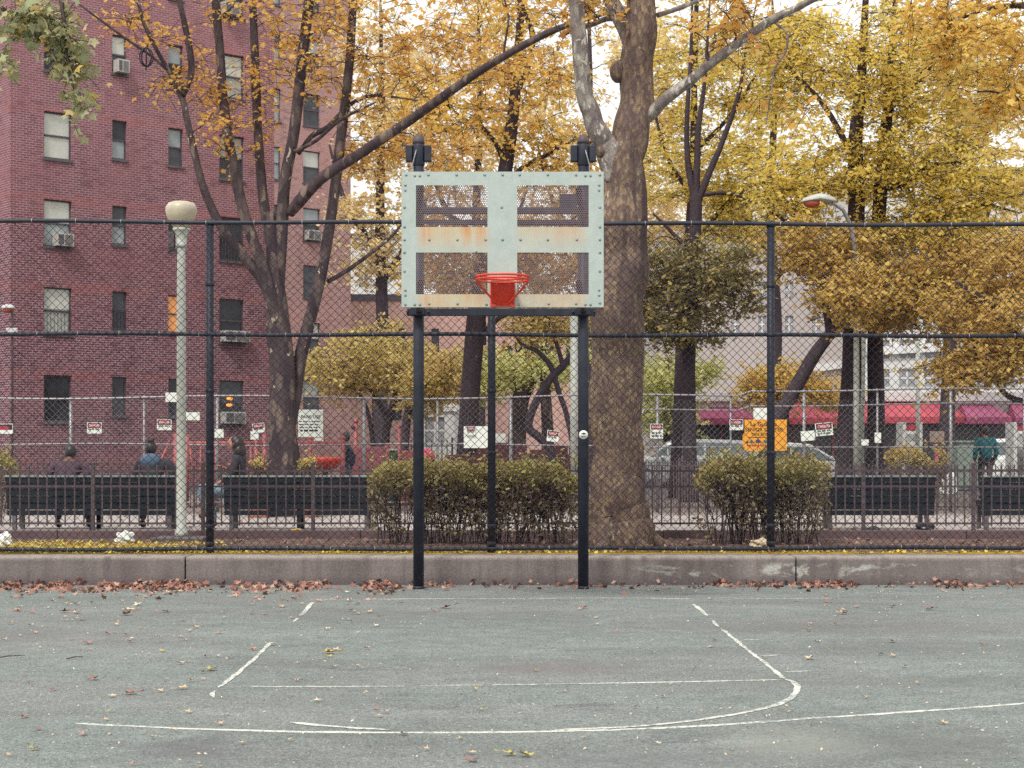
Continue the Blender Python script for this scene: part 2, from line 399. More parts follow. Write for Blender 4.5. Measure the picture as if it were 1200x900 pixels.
# ------------------------------------------------------------------ special materials
def gpt(px, py):
    d = F*CH/(py-HY); return ((px-600)/F*d, d)
def m_asphalt():
    t = NT('court_asphalt'); v = t.coord()
    vs = t.coord(scale=(0.6, 1.25, 1))
    base = t.mix(t.ramp(t.noise(vs, 0.8, 7, 0.68), [(0.32, 0.0), (0.68, 1.0)]), (0.130, 0.149, 0.145), (0.196, 0.222, 0.216))
    base = t.mix(0.5, base, t.ramp(t.noise(v, 5.5, 6, 0.75), [(0.3, 0.28), (0.7, 0.72)]), 'OVERLAY')
    base = t.mix(t.ramp(t.noise(vs, 0.33, 3, 0.5, 0.6), [(0.45, 0.0), (0.72, 0.55)]), base, (0.175, 0.165, 0.170))
    # rubbed dark stains
    st = t.math('MULTIPLY', t.ramp(t.noise(vs, 1.3, 5, 0.7, 0.5), [(0.56, 0.0), (0.7, 1.0)]), t.ramp(t.noise(v, 0.16, 2), [(0.42, 0.0), (0.62, 0.85)]))
    base = t.mix(st, base, (0.095, 0.09, 0.10))
    pale = t.ramp(t.noise(vs, 0.6, 5, 0.7, 1.2), [(0.6, 0.0), (0.75, 0.5)])
    base = t.mix(pale, base, (0.29, 0.32, 0.30))
    gr = t.noise(v, 90.0, 3, 0.7)
    base = t.mix(0.55, base, t.ramp(gr, [(0.34, 0.0), (0.5, 0.5), (0.66, 1.0)]), 'OVERLAY')
    base = t.mix(0.5, base, t.ramp(t.noise(v, 34.0, 4, 0.8), [(0.34, 0.05), (0.5, 0.5), (0.66, 0.95)]), 'OVERLAY')
    ch = t.vor(v, 140.0)
    base = t.mix(t.ramp(ch, [(0.1, 0.35), (0.25, 0.0)]), base, (0.38, 0.39, 0.37))
    # oil and damp stains where the photograph shows them
    spv = t.sep(v)
    for (sx_, sy_), rx_, ry_, k_, col_ in ((gpt(225, 876), 0.34, 0.55, 0.55, (0.10, 0.098, 0.108)), (gpt(650, 783), 0.75, 0.5, 0.5, (0.15, 0.125, 0.13)), (gpt(1080, 872), 1.0, 0.9, 0.55, (0.10, 0.105, 0.105)), (gpt(40, 745), 1.6, 1.0, 0.4, (0.14, 0.13, 0.135)),
            (gpt(480, 720), 2.6, 0.9, 0.35, (0.13, 0.12, 0.125)), (gpt(880, 735), 2.6, 0.8, 0.45, (0.12, 0.115, 0.12)), (gpt(1120, 760), 1.8, 0.7, 0.4, (0.11, 0.115, 0.118)), (gpt(780, 890), 1.2, 0.5, 0.45, (0.11, 0.108, 0.115)), (gpt(1060, 800), 1.1, 0.6, 0.35, (0.13, 0.135, 0.135)), (gpt(930, 870), 0.5, 0.6, 0.35, (0.28, 0.29, 0.26))):
        dx = t.math('DIVIDE', t.math('SUBTRACT', spv[0], sx_), rx_); dy = t.math('DIVIDE', t.math('SUBTRACT', spv[1], sy_), ry_)
        rr_ = t.math('ADD', t.math('SQRT', t.math('ADD', t.math('MULTIPLY', dx, dx), t.math('MULTIPLY', dy, dy))), t.math('MULTIPLY', t.math('SUBTRACT', t.noise(v, 4.5, 7, 0.8), 0.5), 2.4))
        base = t.mix(t.ramp(rr_, [(0.25, k_), (0.95, 0.0)]), base, col_)
    # a few hairline cracks
    cr = t.vor(t.mix(0.12, v, t.noise(v, 1.2, 4), 'ADD'), 0.35, 'DISTANCE_TO_EDGE')
    base = t.mix(t.ramp(cr, [(0.0, 0.16), (0.004, 0.0)]), base, (0.13, 0.125, 0.13))
    t.bsdf(base, 0.88, 0, t.bump(gr, 0.5, 0.004), 0.25)
    return t.m
def m_paint(name, cover=0.35):
    t = NT(name); v = t.coord()
    f = t.noise(v, 26.0, 6, 0.75); g = t.noise(v, 1.1, 3, 0.5)
    k = t.math('ADD', f, t.math('MULTIPLY', t.math('SUBTRACT', g, 0.5), 0.5))
    c = t.mix(t.ramp(k, [(cover, 0.0), (cover+0.1, 1.0)]), (0.235, 0.262, 0.25), (0.60, 0.61, 0.565))
    t.bsdf(c, 0.8, 0, t.bump(f, 0.3, 0.003), 0.25)
    return t.m
def m_wall():
    t = NT('weathered_concrete'); v = t.coord(); vz = t.coord(scale=(1.0, 1, 0.35))
    c = t.mix(t.ramp(t.noise(vz, 2.2, 7, 0.68), [(0.3, 0.0), (0.7, 1.0)]), (0.112, 0.095, 0.097), (0.225, 0.196, 0.188))
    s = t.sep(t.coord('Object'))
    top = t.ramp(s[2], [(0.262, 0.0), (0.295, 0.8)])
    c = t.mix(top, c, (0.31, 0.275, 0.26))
    dr = t.ramp(t.noise(t.coord(scale=(3.0, 1, 0.2)), 2.6, 4, 0.6), [(0.5, 0.0), (0.68, 0.6)])
    c = t.mix(dr, c, (0.10, 0.08, 0.088))
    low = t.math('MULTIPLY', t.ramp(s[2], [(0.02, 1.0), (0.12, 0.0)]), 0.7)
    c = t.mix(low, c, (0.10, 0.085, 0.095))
    # lime bloom, mostly east of x = 2
    wx = t.ramp(t.math('MULTIPLY', s[0], 0.1), [(0.10, 0.06), (0.24, 1.0), (0.44, 1.0), (0.5, 0.4)])
    bl = t.math('MULTIPLY', t.ramp(t.noise(t.coord(scale=(0.75, 1, 2.0)), 2.8, 6, 0.7, 0.7), [(0.52, 0.0), (0.6, 1.0)]), wx)
    zz = t.math('MULTIPLY', t.ramp(s[2], [(0.06, 0.0), (0.11, 1.0)]), t.ramp(s[2], [(0.2, 1.0), (0.26, 0.0)]))
    c = t.mix(t.math('MULTIPLY', t.math('MULTIPLY', bl, zz), 0.75), c, (0.44, 0.46, 0.42))
    f = t.noise(v, 40, 4, 0.7)
    c = t.mix(0.35, c, t.ramp(f, [(0.3, 0.15), (0.7, 0.85)]), 'OVERLAY')
    t.bsdf(c, 0.92, 0, t.bump(f, 0.5, 0.01), 0.2)
    return t.m
def m_bed():
    """trampled earth with moss and yellow leaves"""
    t = NT('bed_soil'); v = t.coord(); s = t.sep(v)
    soil = t.mix(t.ramp(t.noise(v, 3.0, 6, 0.7), [(0.35, 0.0), (0.65, 1.0)]), (0.10, 0.065, 0.062), (0.22, 0.155, 0.135))
    moss = t.mix(t.ramp(t.noise(v, 9.0, 5, 0.7), [(0.35, 0.0), (0.65, 1.0)]), (0.46, 0.31, 0.045), (0.36, 0.27, 0.06))
    side = t.ramp(t.math('MULTIPLY', t.math('ABSOLUTE', t.math('ADD', s[0], 0.0)), 0.1), [(0.26, 0.25), (0.42, 1.0)])
    front = t.ramp(t.math('SUBTRACT', s[1], 18.8), [(0.42, 1.0), (0.6, 0.0)])
    left = t.ramp(t.math('MULTIPLY', s[0], -0.1), [(0.36, 0.0), (0.44, 1.0)])
    lf = t.math('MULTIPLY', left, t.ramp(t.math('MULTIPLY', t.math('SUBTRACT', s[1], 18.8), 0.2), [(0.42, 1.0), (0.52, 0.0)]))
    k = t.math('MAXIMUM', front, lf)
    n = t.ramp(t.noise(v, 2.2, 5, 0.7), [(0.3, 0.0), (0.5, 1.0)])
    c = t.mix(t.math('MULTIPLY', k, n), soil, moss)
    t.bsdf(c, 0.95, 0, t.bump(t.noise(v, 30, 5, 0.8), 0.8, 0.03), 0.1)
    return t.m
def m_simple(name, a, b, scale, rough=0.9, bump=0.4, stretch=(1, 1, 1)):
    t = NT(name); v = t.coord(scale=stretch)
    f = t.noise(v, scale, 7, 0.7)
    c = t.mix(t.ramp(f, [(0.32, 0.0), (0.68, 1.0)]), a, b)
    g = t.noise(t.coord(), scale*14, 3, 0.7)
    c = t.mix(0.3, c, t.ramp(g, [(0.3, 0.2), (0.7, 0.8)]), 'OVERLAY')
    t.bsdf(c, rough, 0, t.bump(g, bump, 0.008), 0.2)
    return t.m
def m_mint():
    t = NT('mint_galvanised_board'); v = t.coord(); s = t.sep(v)
    f = t.noise(v, 7.0, 6, 0.65)
    c = t.mix(t.ramp(f, [(0.3, 0.0), (0.7, 1.0)]), (0.335, 0.40, 0.385), (0.415, 0.475, 0.455))
    c = t.mix(t.ramp(t.vor(v, 24.0, 'F1', 'Distance'), [(0.0, 0.10), (0.5, 0.0)]), c, (0.56, 0.64, 0.60))
    ax = t.math('ABSOLUTE', s[0])
    xin = t.math('MULTIPLY', t.ramp(ax, [(0.10, 0.0), (0.17, 1.0)]), t.ramp(ax, [(0.70, 1.0), (0.80, 0.0)]))
    side = t.ramp(t.math('ADD', t.math('MULTIPLY', s[0], 0.5), 0.5), [(0.42, 1.0), (0.6, 0.62)])
    z1 = t.math('MULTIPLY', t.ramp(t.math('SUBTRACT', s[2], 3.0), [(0.25, 0.0), (0.44, 1.0)]), t.math('LESS_THAN', s[2], 3.492))
    z2 = t.math('MULTIPLY', t.ramp(t.math('SUBTRACT', s[2], 2.5), [(0.20, 0.55), (0.36, 1.0)]), t.math('LESS_THAN', s[2], 2.888))
    zz = t.math('MAXIMUM', z1, z2)
    st = t.ramp(t.noise(t.coord(scale=(9.0, 1, 0.7)), 1.5, 5, 0.7), [(0.36, 0.0), (0.66, 1.0)])
    bl = t.ramp(t.noise(v, 2.6, 3, 0.5), [(0.36, 0.15), (0.62, 1.0)])
    k = t.math('MULTIPLY', t.math('MULTIPLY', t.math('MULTIPLY', zz, xin), side), t.math('MULTIPLY', st, bl))
    wash = t.math('MULTIPLY', t.math('MULTIPLY', zz, xin), t.math('MULTIPLY', side, 0.62))
    c = t.mix(wash, c, (0.52, 0.42, 0.24))
    c = t.mix(t.math('MULTIPLY', k, 0.95, True), c, (0.52, 0.20, 0.05))
    t.bsdf(c, 0.5, 0.0, t.bump(f, 0.12, 0.004), 0.4)
    return t.m
M['asphalt'] = m_asphalt(); M['paint'] = m_paint('worn_white_court_paint', 0.43); M['paint_faint'] = m_paint('rubbed_white_court_paint', 0.46)
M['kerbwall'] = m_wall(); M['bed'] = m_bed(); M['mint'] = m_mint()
M['perf'] = worn('perforated_grey_sheet', (0.17, 0.125, 0.14), (0.11, 0.08, 0.095), 0.5, 0.2, 9, 0)
M['path'] = m_simple('grey_path_paving', (0.30, 0.27, 0.26), (0.40, 0.37, 0.36), 0.8)
M['park'] = m_simple('worn_park_ground', (0.14, 0.115, 0.11), (0.22, 0.18, 0.165), 0.5)
M['road'] = m_simple('road_asphalt', (0.07, 0.07, 0.075), (0.10, 0.10, 0.105), 0.5)
M['land'] = m_simple('city_ground', (0.16, 0.15, 0.15), (0.22, 0.21, 0.20), 0.2)

def sheet(name, x0, y0, x1, y1, z, m, nx=1, ny=1):
    mb = MB()
    for i in range(nx):
        for j in range(ny):
            a, b = x0+(x1-x0)*i/nx, x0+(x1-x0)*(i+1)/nx; c, d = y0+(y1-y0)*j/ny, y0+(y1-y0)*(j+1)/ny
            mb.add([(a,c,z),(b,c,z),(b,d,z),(a,d,z)], [(0,1,2,3)])
    return tag(mb.build(name, m), kind='structure')

# ------------------------------------------------------------------ ground
sheet('ground', -700, -300, 700, 900, -0.06, M['land'])
sheet('court_ground', -30, -6, 30, 18.43, 0.0, M['asphalt'])
mb = MB(); mb.box(-60, 18.84, -0.05, 60, 120, GZ)
tag(mb.build('park_ground', M['park']), kind='structure')
sheet('planting_bed_ground', -30, 18.842, 30, 22.16, GZ+0.004, M['bed'])
sheet('path', -40, 22.42, 40, 31.2, GZ+0.004, M['path'])
sheet('road', -60, 45.6, 60, 60.0, GZ+0.004, M['road'])

# court lines: strips on the ground, 4 mm up
def line_strip(mb, pts, w, z=0.0015, step=0.03, gaps=()):
    P2 = [np.array(gpt(*p)) for p in pts]
    # smooth resample
    Q = []
    n = len(P2)
    for i in range(n-1):
        p0 = P2[max(i-1, 0)]; p1 = P2[i]; p2 = P2[i+1]; p3 = P2[min(i+2, n-1)]
        k = max(2, int(np.linalg.norm(p2-p1)/step))
        for j in range(k):
            t = j/k
            Q.append(0.5*((2*p1)+(-p0+p2)*t+(2*p0-5*p1+4*p2-p3)*t*t+(-p0+3*p1-3*p2+p3)*t**3))
    Q.append(P2[-1]); Q = np.array(Q)
    T = np.gradient(Q, axis=0); T /= np.linalg.norm(T, axis=1, keepdims=True)+1e-9
    Nn = np.stack([-T[:, 1], T[:, 0]], 1)
    def ed():
        a = RNG.standard_normal(len(Q)+6); a = np.convolve(a, np.ones(5)/5, 'same')[3:3+len(Q)]; return w/2*(0.92+0.42*a)
    wl = np.maximum(ed(), w*0.12); wr = np.maximum(ed(), w*0.12)
    fade = np.clip(np.minimum(np.arange(len(Q)), np.arange(len(Q))[::-1])/3.0, 0.3, 1); wl = wl*fade; wr = wr*fade
    L = Q+Nn*wl[:, None]; Rr = Q-Nn*wr[:, None]
    for i in range(len(Q)-1):
        f = i/len(Q)
        if any(a <= f <= b for a, b in gaps): continue
        mb.add([(*L[i], z), (*Rr[i], z), (*Rr[i+1], z), (*L[i+1], z)], [(0, 1, 2, 3)])
def lines(name, m, items, z):
    mb = MB()
    for it in items: line_strip(mb, *it[:2], z=z, gaps=it[2] if len(it) > 2 else ())
    return tag(mb.build(name, m), kind='structure')
lines('three_point_line_marking', M['paint'], [([(84,847.5),(170,852),(300,856.5),(430,858.5),(560,858.5),(700,856),(830,850.5),(950,842),(1080,833.5),(1200,824.5),(1290,816)], 0.05)], 0.0015)
lines('free_throw_circle_marking', M['paint'], [([(918,795.5),(931,800),(934,808),(927,818),(905,828),(860,837.5),(800,846.5),(730,852.5),(650,856)], 0.046), ([(340,847),(395,852),(458,856)], 0.05)], 0.003)
lines('lane_line_marking', M['paint'], [
    ([(367,706),(362,711),(352,722)], 0.045), ([(349,724.5),(344,729)], 0.03),
    ([(318,753),(300,770),(280,788),(256,806)], 0.032), ([(252,810),(249,814),(251,818)], 0.035),
    ([(812,708),(820,714),(829,722)], 0.042), ([(835,727),(842,735)], 0.03), ([(847,738),(870,757),(895,776),(919,796)], 0.036),
    ([(275,823.5),(290,823.5)], 0.04)], 0.003)
lines('free_throw_line_marking', M['paint_faint'], [([(288,804.5),(450,804.5),(600,802.5),(760,800),(918,796.6)], 0.045, ((0.28,0.31),(0.42,0.44)))], 0.0015)
lines('baseline_marking', M['paint_faint'], [([(372,703),(480,702),(600,701.5),(720,701),(812,702)], 0.05), ([(855,702),(980,701)], 0.035),
    ([(866,750),(896,749.4)], 0.03), ([(891,768.8),(918,767.4)], 0.035), ([(916,787.6),(951,786.4)], 0.045)], 0.0015)

# low concrete wall behind the court, with open joints
mb = MB()
J = [-30, PX(217, 18.4), PX(933, 18.4), 30]
for a, b in zip(J[:-1], J[1:]):
    mb.box(a+0.006, 18.4, -0.05, b-0.006, 18.838, GZ, 0.018)
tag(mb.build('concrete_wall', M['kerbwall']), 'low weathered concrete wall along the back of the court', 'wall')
mb = MB(); x = -30.0
while x < 30:
    mb.box(x+0.004, 22.18, GZ-0.05, x+1.996, 22.40, GZ+0.105+0.006*random.random(), 0.012); x += 2.0
tag(mb.build('stone_edging', M['soil_curb']), 'brown stone edging under the black iron picket fence', 'edging')

# ------------------------------------------------------------------ court fence
FD = lambda x: 19.05+0.026*x      # the fence stands a little askew
fx0, fx1 = -8.4, 8.75
fence = thing('chain_link_fence', 'tall dark chain-link fence standing behind the court and the hoop', 'fence', (0, 19.05, GZ))
PS = PX(905, 19.05)-PX(576, 19.05)
posts = [PX(576, 19.0)+k*PS for k in range(-3, 4)]
posts = [p for p in posts if fx0-1 < p < fx1+1]
fx0, fx1 = posts[0], posts[-1]
for x in posts:
    mb = MB(); d = FD(x)+0.035
    mb.cyl((x, d, GZ-0.05), (x, d, 4.06), 0.045, n=16)
    mb.lathe((x, d, 4.06), [(0.052, -0.04), (0.052, 0.0), (0.04, 0.025), (0.0, 0.035)], 16)
    for z in (0.42, 0.62, 1.45, 2.15, 2.79, 3.35): mb.lathe((x, d, z), [(0.049, -0.02), (0.052, -0.018), (0.052, 0.018), (0.049, 0.02)], 16)
    mb.build('post', M['pole'], fence)
def frail(name, z, r, dy=0.0, sag=0.008):
    mb = MB(); xs = np.linspace(fx0, fx1, 60)
    pts = [(x, FD(x)+dy, z+sag*math.sin(x*1.7+z)) for x in xs]
    mb.tube(pts, r, 10); mb.cur = 1; x = fx0+0.2
    while x < fx1-0.1:      # wire ties that hold the mesh to the rail
        mb.torus((x, FD(x)+dy, z+sag*math.sin(x*1.7+z)), 0.0255, 0.0035, 12, 5, 'x'); x += 0.44+0.1*random.random()
    mb.build(name, [M['pole'], M['clip']], fence)
frail('top_rail', 4.05, 0.024); frail('middle_rail', 2.785, 0.024, 0.01); frail('bottom_rail', 0.362, 0.024, 0.01)
D_ = 0.093; V, N0 = [], 0
P0, P1 = [], []
def clipline(c, s, x0, x1, z0, z1):
    a = z0 if s > 0 else None
    xa, xb = (c+z0, c+z1) if s > 0 else (c-z1, c-z0)     # x range for z in [z0,z1]
    lo, hi = max(min(xa, xb), x0), min(max(xa, xb), x1)
    if hi-lo < 0.01: return None
    z = (lambda x: x-c) if s > 0 else (lambda x: c-x)
    return (lo, z(lo)), (hi, z(hi))
z0, z1 = 0.300, 4.03
k0 = int((fx0-z1)/D_)-2; k1 = int((fx1+z1)/D_)+2
for k in range(k0, k1):
    for s in (1, -1):
        c = k*D_-z0 if s > 0 else k*D_+z0
        q = clipline(c, s, fx0, fx1, z0, z1)
        if q is None: continue
        off = -0.030+0.0026*s
        # split so the wires may bow a little
        n = max(1, int((q[1][0]-q[0][0])/0.6))
        xs = np.linspace(q[0][0], q[1][0], n+1); zs = np.linspace(q[0][1], q[1][1], n+1)
        for i in range(n):
            def pt(x, z): 
                b = 0.010*math.sin(x*2.1+z*1.3)*math.sin((z-z0)/(z1-z0)*math.pi)
                return (x+0.006*math.sin(z*3+x), FD(x)+off+b, z+0.006*math.sin(x*2.7))
            P0.append(pt(xs[i], zs[i])); P1.append(pt(xs[i+1], zs[i+1]))
Vv, Ff = prisms(P0, P1, 0.0028, 0.0028, 4)
np_mesh('chain_mesh', Vv, 4, M['wire'], fence, faces=Ff)

# ------------------------------------------------------------------ the hoop
BX = PX(589, 15.2); BD = 15.2
PXs = (PX(490.5, 17.9), PX(683.5, 17.9)); PD = 17.9
hoop = thing('basketball_hoop', 'basketball hoop with perforated pale green metal backboard on two dark posts', 'basketball hoop', (BX, PD, 0))
for i, x in enumerate(PXs):
    mb = MB(); mb.cyl((x, PD, -0.05), (x, PD, 4.78), 0.057, n=24)
    mb.lathe((x, PD, 0), [(0.062, 0.0), (0.062, 0.012), (0.058, 0.03)], 24)
    po = mb.build('post', M['pole'], hoop)
    mb = MB(); mb.lathe((x, PD, 4.5), [(0.060, 0.0), (0.066, 0.01), (0.066, 0.22), (0.06, 0.235)], 20); mb.build('sleeve', M['pole'], po)
    mb = MB(); mb.lathe((x, PD, 4.735), [(0.064, 0.0), (0.066, 0.03), (0.058, 0.065), (0.035, 0.095), (0.012, 0.105), (0.0, 0.108)], 20); mb.build('dome_cap', M['iron'], po)
    for s in (-1, 1):
        mb = MB(); mb.box(x+s*0.1-0.036, PD-0.05, 4.545, x+s*0.1+0.036, PD+0.05, 4.715, 0.008)
        mb.cyl((x+s*0.055, PD, 4.66), (x+s*0.075, PD, 4.66), 0.02); mb.cyl((x+s*0.055, PD, 4.59), (x+s*0.075, PD, 4.59), 0.02)
        mb.build('bracket_box', M['pole'], po)
    mb = MB(); sx = 1 if i else -1
    mb.tube([(x+0.02*sx, PD-0.068, 4.66), (x+0.035*sx, PD-0.075, 4.60), (x+0.062*sx, PD-0.075, 4.50), (x+0.07*sx, PD-0.07, 4.36), (x+0.06*sx, PD-0.065, 4.2)], 0.007, 6)
    mb.build('cable', M['galv'], po)
    if i == 1:
        zc = PZ(509.5, PD-0.06)
        mb = MB(); mb.cyl((x, PD-0.056, zc), (x, PD-0.0605, zc), 0.048, n=24)
        mb.build('round_sticker', M['white'], po)
        mb = MB()
        mb.ell((x, PD-0.0615, zc+0.012), (0.026, 0.0015, 0.007)); mb.ell((x+0.004, PD-0.0622, zc+0.013), (0.012, 0.0015, 0.012))
        for q in range(4): mb.box(x-0.026+q*0.013, PD-0.0625, zc-0.022, x-0.017+q*0.013, PD-0.0606, zc-0.011)
        mb.build('sticker_emblem', M['black'], po)
# cross beams
mb = MB(); z = PZ(366, PD-0.1)
mb.box(PXs[0]-0.115, PD-0.145, z-0.038, PXs[1]+0.125, PD-0.062, z+0.038, 0.006)
for x in PXs:
    mb.box(x-0.075, PD-0.16, z-0.03, x+0.075, PD+0.075, z+0.046, 0.006)
    for s in (-1, 1): mb.cyl((x+s*0.062+ (0.05 if s > 0 else -0.05), PD-0.165, z), (x+s*0.062+(0.05 if s > 0 else -0.05), PD-0.145, z), 0.014, n=8)
mb.build('lower_crossbeam', M['pole'], hoop)
mb = MB(); z = PZ(247, PD-0.1)
mb.box(PXs[0]-0.1, PD-0.145, z-0.03, PXs[1]+0.1, PD-0.062, z+0.03, 0.006)
mb.box(PXs[0]-0.1, PD-0.145, z-0.145, PXs[1]+0.1, PD-0.1, z-0.10, 0.006)
mb.box(PX(655, PD), PD-0.17, z-0.04, PX(676, PD), PD-0.146, z+0.17, 0.006)
mb.build('upper_crossbeam', M['pole'], hoop)
for x in PXs:
    for z in (2.95, 3.86):
        mb = MB(); xe = BX+(x-BX)*0.82
        mb.tube([(x, PD-0.05, z), (xe, BD+0.07, min(z, 3.83) if z > 3 else 2.99)], 0.03, 10)
        mb.build('support_arm', M['pole'], hoop)
# backboard
HW, ZB, ZT = 0.914, 2.765, 3.99
ox = [(-0.784, -0.137), (0.132, 0.778)]
oz = [(ZT-0.50, ZT-0.123), (ZT-1.108, ZT-0.731)]
xs = [-HW, ox[0][0], ox[0][1], ox[1][0], ox[1][1], HW]; zs = [ZB, oz[1][0], oz[1][1], oz[0][0], oz[0][1], ZT]
board = MB()
for i in range(5):
    for j in range(5):
        if i in (1, 3) and j in (1, 3):
            # reveal of each opening
            a, b, c, d = BX+xs[i], BX+xs[i+1], zs[j], zs[j+1]
            for q in ([(a,c),(a,d)], [(a,d),(b,d)], [(b,d),(b,c)], [(b,c),(a,c)]):
                (xa, za), (xb, zb) = q
                board.add([(xa,BD,za),(xb,BD,zb),(xb,BD+0.006,zb),(xa,BD+0.006,za)], [(0,1,2,3)])
            continue
        a, b, c, d = BX+xs[i], BX+xs[i+1], zs[j], zs[j+1]
        board.add([(a,BD,c),(b,BD,c),(b,BD,d),(a,BD,d)], [(0,1,2,3)])
        board.add([(a,BD+0.006,c),(b,BD+0.006,c),(b,BD+0.006,d),(a,BD+0.006,d)], [(3,2,1,0)])
a, b, c, d = BX-HW, BX+HW, ZB, ZT
for (x0_, z0_, x1_, z1_) in ((a,c,b,c+0.004),(a,d-0.004,b,d),(a,c,a+0.004,d),(b-0.004,c,b,d)):
    board.box(x0_, BD+0.0005, z0_-0.0005, x1_, BD+0.05, z1_+0.0005)
board.cur = 1
bolts = []
for px, py in [(476,205),(486,206),(492,206),(502,205),(535,205),(568,205),(589,205),(609,205),(642,205),(675,205),(686,206),(692,206),(703,205),
               (475,217),(475,223),(702,217),(702,223),(474,243),(474,266),(474,281),(474,296),(474,318),(475,340),(475,346),(475,357),
               (703,243),(703,266),(703,281),(703,296),(703,318),(702,340),(702,346),(703,355),(503,281),(536,281),(569,281),(589,281),(610,281),(642,281),(676,281),
               (588,243),(486,357),(492,357),(503,356),(536,356),(570,357),(608,357),(643,356),(675,356),(686,357),(692,357),(558,295)]:
    x, z = PX(px, BD), PZ(py, BD)
    board.lathe((0, 0, 0), [(0, 0)], 3) if False else None
    bm = bmesh.new(); bmesh.ops.create_uvsphere(bm, u_segments=10, v_segments=6, radius=0.0125)
    board.bm(bm, Matrix.Translation((x, BD-0.001, z)) @ Matrix.Diagonal((1, 0.55, 1, 1)), True)
M['bolt'] = worn('greyed_bolt_heads', (0.24, 0.31, 0.30), (0.16, 0.18, 0.18), 0.45, 0.3, 30, 0)
bo = board.build('backboard', [M['mint'], M['bolt']], hoop)
pit = 0.0191; rr = 0.0077; R0 = pit/math.sqrt(3)
for (xa, xb) in ox:
    for (za, zb) in oz:
        Vq = []
        ang = np.radians(30+60*np.arange(6)); oc = np.stack([np.cos(ang)*R0, np.sin(ang)*R0], 1); ic = np.stack([np.cos(ang)*rr, np.sin(ang)*rr], 1)
        rows = int((zb-za+0.02)/(pit*0.866))+1; cols = int((xb-xa+0.02)/pit)+1
        for r_ in range(rows):
            for c_ in range(cols):
                cx = BX+xa-0.008+c_*pit+(pit/2 if r_ % 2 else 0); cz = za-0.008+r_*pit*0.866
                for k in range(6):
                    k2 = (k+1) % 6
                    o0, o1, i1, i0 = oc[k], oc[k2], ic[k2], ic[k]
                    Vq.append([(cx+o0[0], BD+0.0085, cz+o0[1]), (cx+o1[0], BD+0.0085, cz+o1[1]), (cx+i1[0], BD+0.0085, cz+i1[1]), (cx+i0[0], BD+0.0085, cz+i0[1])])
                    Vq.append([(cx+i0[0], BD+0.0085, cz+i0[1]), (cx+i1[0], BD+0.0085, cz+i1[1]), (cx+i1[0], BD+0.0115, cz+i1[1]), (cx+i0[0], BD+0.0115, cz+i0[1])])
        np_mesh('perforated_panel', np.array(Vq), 4, M['perf'], bo)
# rim
ZR = 3.0; RD = BD-0.152-0.2286
rim = MB()
rim.torus((BX, RD, ZR), 0.2345, 0.0105, 56, 10); rim.torus((BX, RD, ZR-0.026), 0.2345, 0.0085, 56, 8)
for k in range(12):
    a = 2*math.pi*(k+0.5)/12
    rim.torus((BX+0.2345*math.cos(a), RD+0.2345*math.sin(a), ZR-0.038), 0.010, 0.003, 10, 5, 'x' if abs(math.cos(a)) > 0.7 else 'y')
rm = rim.build('rim', M['red'], hoop)
mb = MB()
mb.box(BX-0.112, BD-0.012, ZB+0.002, BX+0.112, BD-0.001, ZR-0.005, 0.002)
mb.add([(BX-0.10, BD-0.013, ZB+0.03), (BX+0.10, BD-0.013, ZB+0.03), (BX+0.105, BD-0.152, ZR-0.012), (BX-0.105, BD-0.152, ZR-0.012),
        (BX-0.10, BD-0.013, ZR-0.008), (BX+0.10, BD-0.013, ZR-0.008)], [(0,1,2,3), (3,2,5,4), (0,3,4), (1,5,2)])
mb.build('mounting_plate', M['red'], rm)
for s in (-1, 1):
    mb = MB()
    mb.tube([(BX+s*0.226, RD-0.03, ZR-0.022), (BX+s*0.222, RD, ZR-0.05), (BX+s*0.055, BD-0.03, ZB+0.03), (BX+s*0.04, BD-0.014, ZB+0.026), (BX, BD-0.014, ZB+0.026)], 0.0095, 8)
    mb.build('brace', M['red'], rm)
# ------------------------------------------------------------------ people (done first: each is evaluated through a skin modifier)
def skin_mesh(chains, sub=2, root=0):
    """chains: list of [(point, radius)...]; equal points are welded -> one continuous surface"""
    V, E, Rd, key = [], [], [], {}
    for ch in chains:
        prev = None
        for p, r in ch:
            k = tuple(round(q, 4) for q in p)
            if k not in key:
                key[k] = len(V); V.append(p); Rd.append(r)
            i = key[k]
            if prev is not None and prev != i: E.append((prev, i))
            prev = i
    me = bpy.data.meshes.new('tmp'); me.from_pydata(V, E, [])
    ob = bpy.data.objects.new('tmp', me); COL.objects.link(ob)
    ob.modifiers.new('Skin', 'SKIN')
    for i, sv in enumerate(me.skin_vertices[0].data):
        r = Rd[i]; sv.radius = (r, r) if np.isscalar(r) else r
        sv.use_root = (i == root)
    s = ob.modifiers.new('Sub', 'SUBSURF'); s.levels = sub; s.render_levels = sub
    bpy.context.view_layer.update()
    dg = bpy.context.evaluated_depsgraph_get()
    out = bpy.data.meshes.new_from_object(ob.evaluated_get(dg))
    bpy.data.objects.remove(ob); bpy.data.meshes.remove(me)
    v = [q.co[:] for q in out.vertices]; f = [list(q.vertices) for q in out.polygons]
    bpy.data.meshes.remove(out)
    return v, f

